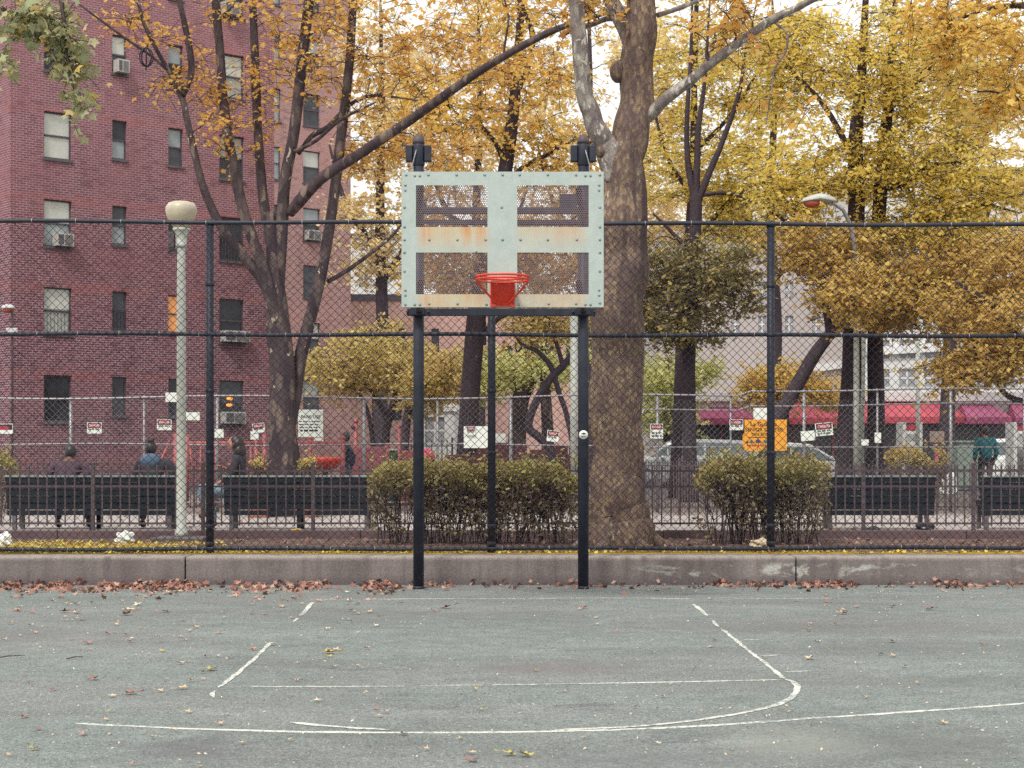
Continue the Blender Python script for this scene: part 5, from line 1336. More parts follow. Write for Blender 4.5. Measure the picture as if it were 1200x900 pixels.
# cars ---------------------------------------------------------------
def car(label, px, d, L, H, Wc, paint, suv, flip=1):
    t = thing('parked_car', label, 'car', (PX(px, d), d, GZ+0.004), 0, 'cars parked along the street')
    ox, oy, oz = PX(px, d), d, GZ+0.004
    if suv: prof = [(-0.5, 0.42, 0.62, 0.62), (-0.47, 0.36, 0.95, 0.95), (-0.46, 0.3, 0.98, 1.30), (-0.40, 0.22, 1.0, H*0.97), (-0.1, 0.2, 1.0, H), (0.1, 0.2, 1.0, H*0.985), (0.16, 0.2, 1.0, H*0.93), (0.285, 0.2, 0.99, 1.02), (0.42, 0.25, 0.93, 0.95), (0.48, 0.32, 0.78, 0.80), (0.5, 0.42, 0.62, 0.62)]
    else: prof = [(-0.5, 0.40, 0.62, 0.62), (-0.485, 0.3, 0.86, 0.88), (-0.36, 0.22, 0.90, 0.93), (-0.22, 0.2, 0.90, H*0.96), (-0.05, 0.2, 0.90, H), (0.08, 0.2, 0.9, H*0.97), (0.24, 0.2, 0.88, 0.93), (0.42, 0.25, 0.78, 0.82), (0.485, 0.3, 0.66, 0.68), (0.5, 0.40, 0.55, 0.55)]
    mb = MB(); rings = []
    for fx, zb, zm, zt in prof:
        x = fx*L*flip; e = 1-0.55*max(0, abs(fx)-0.42)/0.08*0.3
        hw = Wc/2*e; rw = hw*(0.78 if zt > zm+0.1 else 0.95)
        rings.append([(x, -hw*0.96, zb), (x, -hw, zb+0.12), (x, -hw, zm*0.92), (x, -hw*0.965, zm), (x, -rw, zt-0.03), (x, -rw*0.86, zt), (x, rw*0.86, zt), (x, rw, zt-0.03), (x, hw*0.965, zm), (x, hw, zm*0.92), (x, hw, zb+0.12), (x, hw*0.96, zb)])
    n = 12; V = [(ox+a, oy+b, oz+c) for r in rings for a, b, c in r]; Fc = []
    for i in range(len(rings)-1):
        for j in range(n):
            q = (i*n+j, i*n+(j+1) % n, (i+1)*n+(j+1) % n, (i+1)*n+j); Fc.append(q if flip > 0 else q[::-1])
    Fc.append(tuple(range(n))); Fc.append(tuple((len(rings)-1)*n+j for j in range(n)))
    mb.add(V, Fc, False); mb.build('body', paint, t)
    gl = [i for i in range(len(prof)) if prof[i][3] > prof[i][2]+0.12]
    for s in (3, 7):   # side glass
        mb = MB(); ids = [gl[0]-1]+gl+[min(gl[-1]+1, len(prof)-1)]
        for a, b in zip(ids[:-1], ids[1:]):
            def pt(i, hi):
                A_, B_ = Vector(rings[i][3 if s == 3 else 8]), Vector(rings[i][4 if s == 3 else 7])
                q = A_.lerp(B_, 0.88 if hi else 0.08); sg = -1 if s == 3 else 1
                return (ox+q.x, oy+q.y+sg*0.012, oz+q.z)
            f = 0.06
            P4 = [Vector(pt(a, 0)), Vector(pt(b, 0)), Vector(pt(b, 1)), Vector(pt(a, 1))]; c = sum(P4, Vector())/4
            mb.add([tuple(p.lerp(c, f)) for p in P4], [(0, 1, 2, 3)])
        mb.build('side_window', M['car_glass'], t)
    for i0, i1 in ((gl[-1], gl[-1]+1), (gl[0], gl[0]-1)):
        mb = MB(); q = []
        for i, k in ((i0, 5), (i0, 6), (i1, 6), (i1, 5)): q.append(Vector(rings[i][k]))
        c = sum(q, Vector())/4; nrm = (q[1]-q[0]).cross(q[2]-q[1]).normalized(); nrm = nrm if nrm.z > 0 else -nrm
        mb.add([tuple(Vector((ox, oy, oz))+p.lerp(c, 0.08)+nrm*0.012) for p in q], [(0, 1, 2, 3)]); mb.build('windscreen' if i0 == gl[-1] else 'rear_window', M['car_glass'], t)
    rW = 0.345 if suv else 0.31
    for fx in (-0.31, 0.31):
        for s in (-1, 1):
            c = (ox+fx*L*flip, oy+s*(Wc/2-0.08), oz+rW)
            mb = MB(); mb.torus(c, rW-0.09, 0.09, 24, 8, 'y'); wh = mb.build('tyre', M['rubber'], t)
            mb = MB(); mb.cyl((c[0], c[1]-0.06, c[2]), (c[0], c[1]+0.06, c[2]), rW-0.11, n=18); mb.build('wheel_disc', M['rim_metal'], wh)
    for s in (-1, 1):
        mb = MB(); x = ox+0.478*L*flip; mb.ell((x, oy+s*Wc*0.36, oz+0.66), (0.10, 0.17, 0.08), 10, 6); mb.build('headlight', M['head_lamp'], t)
        mb = MB(); x = ox-0.487*L*flip; mb.ell((x, oy+s*Wc*0.38, oz+0.80), (0.07, 0.12, 0.10), 10, 6); mb.build('tail_light', M['tail_lamp'], t)
        mb = MB(); mb.ell((ox+0.20*L*flip, oy+s*(Wc/2+0.08), oz+0.98), (0.07, 0.10, 0.06), 10, 6); mb.build('wing_mirror', paint, t)
    return t
car('silver parked sport utility car behind the thin dark trunk', 806, 54.0, 4.5, 1.56, 1.85, M['car_silver'], True, -1)
car('white parked saloon car behind the yellow centre sign and the clipped hedge', 931, 49.5, 4.5, 1.42, 1.78, M['car_white'], False, 1)
car('pale parked car at the edge of the view, behind the teal jacket', 1222, 53.5, 4.4, 1.60, 1.8, M['car_white'], True, 1)
# ------------------------------------------------------------------ trees
def catmull(pts, seg=6):
    pts = [np.array(p, float) for p in pts]; out = []; n = len(pts)
    for i in range(n-1):
        p0 = pts[max(i-1, 0)]; p1 = pts[i]; p2 = pts[i+1]; p3 = pts[min(i+2, n-1)]
        for j in range(seg):
            t = j/seg; out.append(0.5*((2*p1)+(-p0+p2)*t+(2*p0-5*p1+4*p2-p3)*t*t+(-p0+3*p1-3*p2+p3)*t**3))
    out.append(pts[-1]); return np.array(out)

STAR = []
for i in range(10):
    a = math.pi/2+2*math.pi*i/10; r = (1.0, 0.55, 0.92, 0.5, 0.7, 0.42, 0.7, 0.5, 0.92, 0.55)[i]
    STAR.append((math.cos(a)*r*0.5, math.sin(a)*r*0.5+0.1, -0.16*r*r))
STAR = np.array(STAR)
OVAL = np.array([(0, -0.5, 0), (0.26, -0.1, -0.06), (0.16, 0.3, -0.08), (0, 0.5, -0.12), (-0.16, 0.3, -0.08), (-0.26, -0.1, -0.06)])
QUAD = np.array([(0, -0.5, 0.02), (0.30, 0.0, -0.06), (0, 0.5, -0.02), (-0.30, 0.0, -0.06)])

def leaf_polys(C, size, shape, tilt=0.75, droop=0.0):
    N = len(C); g = RNG
    nrm = g.standard_normal((N, 3))*tilt; nrm[:, 2] = np.abs(nrm[:, 2])*0.6+0.65
    nrm /= np.linalg.norm(nrm, axis=1, keepdims=True)
    d = g.standard_normal((N, 3)); d[:, 2] -= droop
    d -= nrm*np.sum(d*nrm, 1, keepdims=True); d /= np.linalg.norm(d, axis=1, keepdims=True)+1e-9
    s = np.cross(d, nrm)
    sz = size*(0.45+1.0*g.random(N)**1.4)
    K = shape
    V = C[:, None, :]+sz[:, None, None]*(K[None, :, 0:1]*s[:, None, :]+K[None, :, 1:2]*d[:, None, :]+K[None, :, 2:3]*nrm[:, None, :])
    return V

def tree(label, limbs, crowns, bark, leafm, leaf=0.15, shape=STAR, per=90, name='tree', group=None, twig=0.5, cat='tree', seg=6, nside=10, flat=0.55, wob=0.0, tilt=0.75, droop=0.25, drop_leaf=0.0, twr=0.0055, k_limb=1.0):
    """limbs: [(points, radii)], the first one is the trunk.  crowns: [(px, py, d, rx_px, ry_px, rd_m, n)] leafy volumes"""
    base = limbs[0][0][0]
    t = thing(name, label, cat, (base[0], base[1], GZ), 0, group)
    sk, skr, skd = [], [], []
    for li, (pts, rad) in enumerate(limbs):
        c = catmull(pts, seg); rr = np.interp(np.linspace(0, 1, len(c)), np.linspace(0, 1, len(rad)), rad)*(k_limb if li else 1.0)
        mb = MB()
        kn = np.linspace(0, len(c)-1, max(3, len(c)//5)); nz = np.stack([np.interp(np.arange(len(c)), kn, RNG.standard_normal(len(kn))) for _ in range(4)], 1)
        nz = np.stack([np.convolve(np.pad(nz[:, q], 4, 'edge'), np.hanning(11)[1:-1]/np.hanning(11).sum(), 'same')[4:-4] for q in range(4)], 1)
        jit = c.copy(); jit[1:-1] += nz[1:-1, :3]*rr[1:-1, None]*0.13*np.clip((np.arange(1, len(c)-1)-4)/10, 0, 1)[:, None]
        mb.tube(jit, rr*(1+0.045*nz[:, 3]), nside if li == 0 else max(7, nside-4), wob=wob)
        mb.build('trunk' if li == 0 else 'limb', bark, t)
        k0 = int(len(c)*0.35) if li == 0 else max(1, int(len(c)*0.2))
        T = np.gradient(c, axis=0); T /= np.linalg.norm(T, axis=1, keepdims=True)+1e-9
        for i in range(k0, len(c)): sk.append(c[i]); skr.append(rr[i]); skd.append(T[i])
    CC, CR = [], []
    for (px, py, d, rx, ry, rd, n) in crowns:
        c0 = np.array(P(px, py, d)); ex, ez = rx/F*d, ry/F*d
        for _ in range(n):
            v = RNG.standard_normal(3); v /= np.linalg.norm(v); r = RNG.random()**(1/2.4)
            CC.append(c0+v*r*np.array((ex, rd, ez)))
    CC = np.array(CC)
    S = np.array(sk); Sr = np.array(skr); Sd = np.array(skd)
    order = np.argsort([np.min(np.linalg.norm(S-c, axis=1)) for c in CC])
    bm_ = MB(); tw0, tw1, tl = [], [], []
    for ci in order:
        c = CC[ci]
        dv = c-S; dist = np.linalg.norm(dv, axis=1)
        ang = np.sum(dv*Sd, 1)/(dist+1e-6)
        cost = dist*(1.25-0.3*ang)+np.maximum(0, S[:, 2]-c[2])*0.5+np.where(Sr < 0.012, 0.25, 0)
        i = int(np.argmin(cost)); p = S[i]; L = dist[i]
        if L > 0.15:
            r0 = min(Sr[i]*0.6, 0.007+0.011*L); r1 = min(r0*0.6, 0.007)
            mid = p+(c-p)*0.5+Sd[i]*L*0.22+np.array((0, 0, 0.10*L))+RNG.standard_normal(3)*L*0.09
            tt = np.linspace(0, 1, 7)[:, None]
            cv = (1-tt)**2*p+2*tt*(1-tt)*mid+tt**2*c
            cv[1:-1] += RNG.standard_normal((5, 3))*L*0.025
            bm_.tube(cv, np.linspace(r0, r1, 7), 5, False)
            Tn = np.gradient(cv, axis=0); Tn /= np.linalg.norm(Tn, axis=1, keepdims=True)+1e-9
            S = np.concatenate([S, cv[2:]]); Sr = np.concatenate([Sr, np.linspace(r0, r1, 7)[2:]]); Sd = np.concatenate([Sd, Tn[2:]])
        k = int(RNG.integers(6, 10))
        for _ in range(k):
            v = RNG.standard_normal(3); v[2] *= flat; v /= np.linalg.norm(v); l = twig*(0.5+0.9*RNG.random())
            a = c+RNG.standard_normal(3)*0.05; m = a+v*l*0.5+np.array((0, 0, 0.03*l)); e = a+v*l+np.array((0, 0, -0.10*l))
            tw0 += [a, m]; tw1 += [m, e]; tl.append((a, m, e))
    if bm_.v: bm_.build('branch_sprays', bark, t)
    V, Fq = prisms(tw0, tw1, twr, twr*0.6, 3)
    np_mesh('twig_sprays', V, 4, bark, t, faces=Fq)
    A = np.array(tl); n = len(A); m = max(1, int(per*len(CC)/n))
    u = RNG.random((n, m))*0.85+0.2
    pos = np.where(u[..., None] < 0.5, A[:, None, 0]+(A[:, None, 1]-A[:, None, 0])*(u[..., None]*2), A[:, None, 1]+(A[:, None, 2]-A[:, None, 1])*(u[..., None]*2-1))
    pos = pos.reshape(-1, 3)+RNG.standard_normal((n*m, 3))*np.array((0.075, 0.075, 0.05))*max(0.7, twig/0.5)
    pos = pos[RNG.random(len(pos)) > drop_leaf]
    np_mesh('crown', leaf_polys(pos, leaf, shape, tilt, droop), len(shape), leafm, t)
    return t

LF = {}
LF['gold'] = leafmat('golden_yellow_leaves', [(0.86, 0.62, 0.17), (0.88, 0.68, 0.24), (0.82, 0.50, 0.12), (0.78, 0.62, 0.22)], 0.9, 0.58, (0.82, 0.52, 0.13))
LF['orange'] = leafmat('orange_gold_leaves', [(0.84, 0.58, 0.16), (0.80, 0.48, 0.12), (0.60, 0.28, 0.12), (0.86, 0.66, 0.23), (0.74, 0.42, 0.12)], 0.8, 0.56, (0.68, 0.38, 0.13))
LF['olive'] = leafmat('olive_yellow_leaves', [(0.82, 0.66, 0.16), (0.88, 0.76, 0.23), (0.72, 0.57, 0.14), (0.88, 0.64, 0.12), (0.58, 0.47, 0.14), (0.90, 0.77, 0.28)], 0.6, 0.58, (0.85, 0.64, 0.15))
LF['yolive'] = leafmat('brownish_yellow_leaves', [(0.84, 0.64, 0.20), (0.76, 0.52, 0.16), (0.62, 0.48, 0.18), (0.88, 0.70, 0.21), (0.46, 0.32, 0.15)], 0.7, 0.56, (0.66, 0.44, 0.15))
LF['dark'] = leafmat('dark_olive_leaves', [(0.30, 0.29, 0.14), (0.40, 0.37, 0.16), (0.22, 0.21, 0.13), (0.52, 0.44, 0.17), (0.50, 0.34, 0.12)], 1.2, 0.38, (0.20, 0.19, 0.13))
LF['lime'] = leafmat('lime_green_leaves', [(0.66, 0.66, 0.28), (0.74, 0.72, 0.34), (0.56, 0.57, 0.24)], 0.8, 0.5, (0.66, 0.66, 0.30))
LF['low'] = leafmat('muted_olive_leaves', [(0.70, 0.61, 0.24), (0.58, 0.49, 0.21), (0.76, 0.63, 0.23), (0.60, 0.42, 0.18)], 0.7, 0.5, (0.58, 0.42, 0.19))
LF['pale'] = leafmat('pale_gold_leaves', [(0.86, 0.70, 0.40), (0.84, 0.66, 0.32), (0.88, 0.76, 0.48)], 0.5, 0.5, (0.86, 0.66, 0.34))
LF['green'] = leafmat('greyish_green_leaves', [(0.46, 0.50, 0.32), (0.38, 0.43, 0.25), (0.52, 0.54, 0.36), (0.66, 0.46, 0.14), (0.36, 0.38, 0.24)], 2.2, 0.4, (0.44, 0.40, 0.20))
LF['hedge'] = leafmat('hedge_leaves', [(0.46, 0.45, 0.17), (0.36, 0.37, 0.16), (0.56, 0.52, 0.21), (0.28, 0.26, 0.14), (0.42, 0.26, 0.14)], 2.0, 0.4, (0.34, 0.29, 0.15))
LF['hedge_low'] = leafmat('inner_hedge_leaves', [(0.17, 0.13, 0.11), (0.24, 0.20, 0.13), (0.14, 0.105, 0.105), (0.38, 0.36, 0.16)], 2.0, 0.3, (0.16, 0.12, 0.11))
BK = {}
BK['plane'] = flakebark('mottled_plane_bark', [(0.0, (0.046, 0.034, 0.042)), (0.4, (0.078, 0.058, 0.062)), (0.8, (0.112, 0.085, 0.082)), (1.0, (0.22, 0.17, 0.14))], 9.0, 0.4, (0.05, 0.038, 0.048), 0.0, (0.40, 0.35, 0.27), 0.67)
BK['big'] = flakebark('big_plane_bark', [(0.0, (0.14, 0.098, 0.09)), (0.35, (0.195, 0.138, 0.112)), (0.65, (0.245, 0.175, 0.128)), (0.9, (0.31, 0.225, 0.14)), (1.0, (0.33, 0.27, 0.20))], 24.0, 0.5, (0.085, 0.06, 0.066), 0.85, (0.42, 0.35, 0.25), 0.72)
BK['pale'] = flakebark('pale_limb_bark', [(0.0, (0.17, 0.14, 0.14)), (0.4, (0.26, 0.225, 0.21)), (0.8, (0.33, 0.30, 0.27)), (1.0, (0.42, 0.39, 0.35))], 13.0, 0.5, (0.14, 0.115, 0.12), 0.0, (0.50, 0.47, 0.42), 0.60)
BK['dark'] = barkmat('dark_bark', (0.075, 0.056, 0.068), (0.038, 0.030, 0.042), (0.12, 0.095, 0.10), 0.62, 4.0, 7.0)

# --- forked plane tree left of the hoop
d = 30.0; p = lambda x, y, dd=0.0: P(x, y, d+dd)
tree('forked plane tree with several mottled grey stems spreading above the bench', [
    ([(PX(333, d), d, GZ-0.05), p(334, 545), p(332, 500), p(330, 440), p(325, 390), p(324, 350), p(320, 300), p(316, 250)], [0.36, 0.29, 0.25, 0.235, 0.22, 0.17, 0.12, 0.10]),
    ([p(336, 520, 0.1), p(345, 470, 0.15), p(352, 420, 0.2), p(366, 360, 0.2), p(378, 310, 0.2), p(390, 240, 0.3), p(400, 150, 0.4), p(410, 60, 0.5), p(416, -40, 0.5), p(424, -150, 0.6)], [0.15, 0.17, 0.17, 0.165, 0.155, 0.145, 0.13, 0.115, 0.10, 0.05]),
    ([p(326, 390), p(312, 335, -0.1), p(285, 300, -0.2), p(262, 270, -0.3), p(240, 225, -0.4), p(226, 170, -0.5), p(214, 115, -0.5)], [0.16, 0.16, 0.14, 0.125, 0.105, 0.095, 0.085]),
    ([p(214, 118, -0.5), p(200, 88, -0.5), p(182, 55, -0.6), p(168, 25, -0.7), p(158, -15, -0.7), p(140, -70, -0.8)], [0.07, 0.06, 0.052, 0.046, 0.04, 0.02]),
    ([p(214, 112, -0.5), p(224, 85, -0.4), p(222, 55, -0.4), p(215, 20, -0.4), p(206, -20, -0.4), p(196, -90, -0.4)], [0.085, 0.085, 0.078, 0.072, 0.066, 0.03]),
    ([p(325, 380, -0.1), p(310, 320, -0.2), p(286, 250, -0.3), p(270, 180, -0.3), p(262, 120, -0.2), p(258, 60, -0.2), p(254, 0, -0.2), p(250, -100, -0.2)], [0.16, 0.15, 0.145, 0.135, 0.125, 0.115, 0.11, 0.05]),
    ([p(320, 300, 0.1), p(308, 230, 0.3), p(303, 160, 0.4), p(300, 90, 0.5), p(297, 20, 0.6), p(292, -80, 0.7)], [0.15, 0.135, 0.12, 0.11, 0.10, 0.05]),
    ([p(326, 340, 0), p(330, 270, 0), p(334, 215, 0), p(345, 150, 0), p(355, 70, 0), p(362, 0, 0), p(372, -100, 0)], [0.16, 0.155, 0.15, 0.145, 0.135, 0.125, 0.06]),
    ([p(340, 250, -0.1), p(352, 235, -0.3), p(378, 208, -0.5), p(420, 182, -0.7), p(470, 148, -0.9), p(520, 112, -1.3), p(570, 78, -1.8), p(630, 45, -2.3), p(680, 25, -2.6), p(740, 8, -2.9)], [0.13, 0.15, 0.145, 0.13, 0.118, 0.108, 0.096, 0.086, 0.07, 0.03]),
    ([p(350, 180, 0.1), p(365, 160, 0.3), p(385, 148, 0.4), p(410, 122, 0.5), p(440, 112, 0.5), p(490, 118, 0.6)], [0.06, 0.07, 0.066, 0.058, 0.045, 0.015]),
    ([p(344, 178, -0.1), p(370, 165, -0.2), p(400, 140, -0.3), p(440, 120, -0.4)], [0.05, 0.055, 0.045, 0.02]),
    ([p(206, 92, -0.5), p(180, 68, -0.7), p(140, 40, -0.9), p(110, 18, -1.0), p(85, 0, -1.1), p(50, -18, -1.2)], [0.04, 0.036, 0.03, 0.025, 0.02, 0.01]),
    ([p(384, 330, 0.3), p(405, 318, 0.5), p(430, 300, 0.6), p(460, 275, 0.8), p(490, 240, 0.9)], [0.06, 0.06, 0.05, 0.04, 0.015]),
  ], [(225, 75, 29.6, 50, 50, 0.8, 9), (160, 20, 29.4, 40, 30, 0.8, 5), (285, 120, 30, 60, 60, 1.0, 10), (250, 160, 29.7, 25, 30, 0.6, 3), (395, 70, 30, 80, 70, 1.8, 24), (490, 60, 31.0, 80, 60, 1.7, 28), (590, 90, 30.6, 80, 50, 1.7, 20), (440, 165, 30.9, 70, 50, 1.3, 14), (520, 175, 30.6, 70, 50, 1.5, 14), (340, 10, 30, 100, 40, 1.5, 14),
      (300, -100, 30, 260, 70, 2.5, 34), (560, -40, 29, 150, 40, 2, 14)],
  BK['plane'], LF['orange'], leaf=0.115, shape=STAR, per=52, name='plane_tree', group=None, twig=0.5, nside=18, wob=0.03, twr=0.007, k_limb=0.68)

# --- the big trunk right of the hoop
d = 20.35; p = lambda x, y, dd=0.0: P(x, y, d+dd)
tree('huge plane tree trunk with flaking brown bark standing right beside the hoop', [
    ([(PX(724, d), d, GZ-0.12), (PX(724, d), d, GZ+0.05), (PX(723.5, d), d, GZ+0.2), p(722, 590), p(721, 540), p(722, 480), p(725, 400), p(727, 320), p(729, 260), p(732.5, 200), p(742, 140), p(748, 70), p(752.5, 0), p(757, -80), p(764, -200)],
     [0.46, 0.425, 0.39, 0.345, 0.32, 0.315, 0.315, 0.31, 0.30, 0.255, 0.215, 0.19, 0.165, 0.14, 0.08]),
    ([p(722, 210, -0.05), p(712, 178, -0.1), p(700, 155, -0.15), p(691, 125, -0.2), p(684, 90, -0.2), p(678, 50, -0.25), p(675, 0, -0.3), p(671, -70, -0.3)], [0.15, 0.155, 0.125, 0.115, 0.10, 0.092, 0.088, 0.05]),
    ([p(752, 145, 0.0), p(764, 132, -0.1), p(785, 112, -0.2), p(820, 84, -0.3), p(860, 54, -0.4), p(905, 24, -0.5), p(950, 0, -0.6), p(1010, -30, -0.7)], [0.06, 0.072, 0.068, 0.06, 0.053, 0.047, 0.04, 0.02]),
    ([p(742, 60, 0.1), p(728, 22, 0.2), p(712, -5, 0.3), p(690, -50, 0.4)], [0.09, 0.10, 0.09, 0.04]),
    ([p(738, 30, 0.2), p(715, 22, 0.4), p(690, 30, 0.6), p(655, 42, 0.8)], [0.035, 0.034, 0.028, 0.012]),
    ([p(770, 18, 0.2), p(800, 8, 0.3), p(830, -5, 0.4)], [0.03, 0.028, 0.015]),
    ([p(905, 24, -0.5), p(922, 40, -0.5), p(920, 62, -0.45), p(908, 80, -0.4), p(904, 105, -0.4), p(898, 145, -0.4)], [0.014, 0.014, 0.012, 0.011, 0.010, 0.006]),
  ], [(610, -5, 20.3, 90, 26, 1.3, 8), (690, 0, 20.5, 60, 30, 1.0, 6), (850, 25, 20.0, 80, 40, 1.0, 12), (915, 130, 20, 30, 30, 0.5, 2), (800, -70, 20.5, 260, 50, 2.2, 22), (640, -80, 20.5, 150, 40, 1.8, 12)],
  BK['big'], LF['orange'], leaf=0.115, shape=STAR, per=42, name='plane_tree', twig=0.38, nside=56, wob=0.02, seg=14)
# burr and pale bark on its limbs
big = bpy.data.objects['plane_tree.001']
for c in children(big):
    if c.name.startswith('limb') and len(c.data.vertices) > 0 and c.dimensions.z >= 0:
        c.data.materials.clear(); c.data.materials.append(BK['pale'])
for a_, l_, r_ in ((-0.15, 0.42, 0.15), (-1.0, 0.30, 0.13), (-2.0, 0.34, 0.14), (-2.9, 0.26, 0.12), (1.2, 0.3, 0.14), (2.4, 0.3, 0.13)):      # surface roots
    cx_, cy_ = PX(723.5, d), d; ca, sa = math.cos(a_), math.sin(a_); mb = MB()
    mb.tube(catmull([(cx_+ca*0.24, cy_+sa*0.24, GZ+0.55), (cx_+ca*0.31, cy_+sa*0.31, GZ+0.26), (cx_+ca*(0.36+l_*0.25), cy_+sa*(0.36+l_*0.25), GZ+0.06), (cx_+ca*(0.36+l_), cy_+sa*(0.36+l_), GZ-0.07)], 5), np.linspace(r_*0.75, r_*0.5, 16), 12, True, True, 0.03)
    mb.build('root', BK['big'], big)
mb = MB(); mb.ell(p(724, 84, -0.02), (0.10, 0.10, 0.14), 12, 8); mb.build('burr', BK['big'], big); mb = MB(); mb.ell(p(707, 176, -0.16), (0.10, 0.09, 0.11), 10, 8); mb.build('burr', BK['big'], big)

# --- tree behind the backboard
d = 36.0; p = lambda x, y, dd=0.0: P(x, y, d+dd)
tree('yellow tree rising behind the backboard with a single dark leaning trunk', [
    ([(PX(546, d), d, GZ), p(548, 525), p(551, 470), p(556, 400), p(565, 330), p(578, 260), p(594, 190), p(602, 130), p(607, 70), p(611, 0), p(616, -80)], [0.30, 0.25, 0.23, 0.22, 0.20, 0.18, 0.16, 0.13, 0.11, 0.08, 0.03]),
    ([p(592, 195), p(582, 170), p(566, 150), p(545, 140), p(520, 120)], [0.06, 0.055, 0.045, 0.035, 0.015]),
    ([p(604, 110), p(620, 75), p(624, 40), p(612, 10), p(596, -30)], [0.07, 0.066, 0.06, 0.05, 0.02]),
    ([p(585, 235), p(608, 200), p(640, 182), p(670, 165)], [0.06, 0.055, 0.045, 0.015]),
    ([p(570, 300), p(545, 265), p(520, 250), p(490, 240)], [0.06, 0.055, 0.04, 0.015]),
    ([p(558, 400), p(590, 370), p(620, 375), p(650, 400)], [0.06, 0.05, 0.04, 0.015]),
    ([p(566, 330), p(610, 290), p(650, 270), p(680, 250)], [0.06, 0.05, 0.04, 0.015]),
  ], [(590, 100, 36, 110, 80, 2.2, 60), (500, 130, 36, 70, 70, 2, 26), (650, 190, 36, 70, 70, 1.8, 36), (520, 240, 36, 70, 50, 1.6, 20), (610, 300, 36, 80, 60, 1.6, 30), (610, 10, 36, 110, 50, 2, 34), (530, 318, 36, 62, 42, 1.4, 30), (650, 318, 36, 56, 40, 1.4, 22), (640, 380, 36, 60, 30, 1.2, 12), (600, -70, 36, 160, 40, 2, 20)],
  BK['dark'], LF['gold'], leaf=0.125, shape=OVAL, per=66, twig=0.55, twr=0.007)
# --- slim trunk with dark olive skirt
d = 38.5; p = lambda x, y, dd=0.0: P(x, y, d+dd)
tree('slim dark straight trunk carrying a dark olive skirt of leaves under pale yellow ones', [
    ([(PX(808, d), d, GZ), p(808, 520), p(808, 450), p(808, 390), p(811, 320), p(814, 250), p(815, 225)], [0.23, 0.17, 0.155, 0.15, 0.145, 0.14, 0.13]),
    ([p(814, 235), p(806, 190), p(805, 140), p(810, 60), p(812, -40)], [0.09, 0.075, 0.06, 0.04, 0.012]),
    ([p(815, 235), p(817, 190), p(819, 150), p(826, 90), p(833, -20)], [0.10, 0.08, 0.065, 0.045, 0.012]),
    ([p(816, 240), p(830, 205), p(845, 170), p(866, 110), p(874, 60), p(890, -10)], [0.09, 0.08, 0.068, 0.05, 0.03, 0.01]),
    ([p(815, 230), p(850, 226), p(880, 235), p(905, 250)], [0.05, 0.045, 0.035, 0.015]),
    ([p(812, 300), p(785, 270), p(765, 250)], [0.05, 0.045, 0.02]), ([p(809, 360), p(850, 335), p(868, 320)], [0.05, 0.04, 0.02]), ([p(809, 372), p(785, 350), p(768, 335)], [0.05, 0.04, 0.02]),
  ], [(812, 345, 38.5, 66, 50, 1.6, 66), (780, 295, 38.5, 38, 28, 1.1, 14), (858, 312, 38.5, 40, 36, 1.1, 20), (800, 386, 38.5, 66, 22, 1.3, 26), (760, 360, 38.5, 14, 40, 0.8, 8), (872, 350, 38.5, 16, 30, 0.8, 7)],
  BK['dark'], LF['dark'], leaf=0.125, shape=OVAL, per=80, twig=0.55, drop_leaf=0.0, flat=0.4)
tree('yellow leafy upper tree with thin stems directly above the dark olive skirt', [
    ([(PX(790, 42), 42.0, GZ), P(795, 480, 42), P(800, 380, 42), P(806, 300, 42), P(812, 200, 42), P(814, 100, 42), P(816, 0, 42), P(820, -80, 42)], [0.16, 0.13, 0.12, 0.11, 0.10, 0.08, 0.06, 0.03]),
    ([P(806, 300, 42), P(850, 240, 42), P(890, 215, 42), P(925, 220, 42)], [0.07, 0.06, 0.045, 0.02]), ([P(810, 230, 42), P(780, 180, 42), P(765, 120, 42)], [0.06, 0.05, 0.03]), ([P(812, 180, 42), P(860, 130, 42), P(900, 60, 42)], [0.06, 0.05, 0.03]),
  ], [(815, 190, 42, 70, 60, 2.0, 60), (800, 80, 42, 70, 70, 2, 50), (880, 215, 42, 70, 50, 1.8, 44), (880, 90, 42, 60, 70, 2, 44), (850, 270, 42, 70, 22, 1.4, 20), (840, -30, 42, 110, 40, 2, 24)],
  BK['dark'], LF['olive'], leaf=0.115, shape=QUAD, per=78, twig=0.66, tilt=0.8, flat=0.3, twr=0.007)
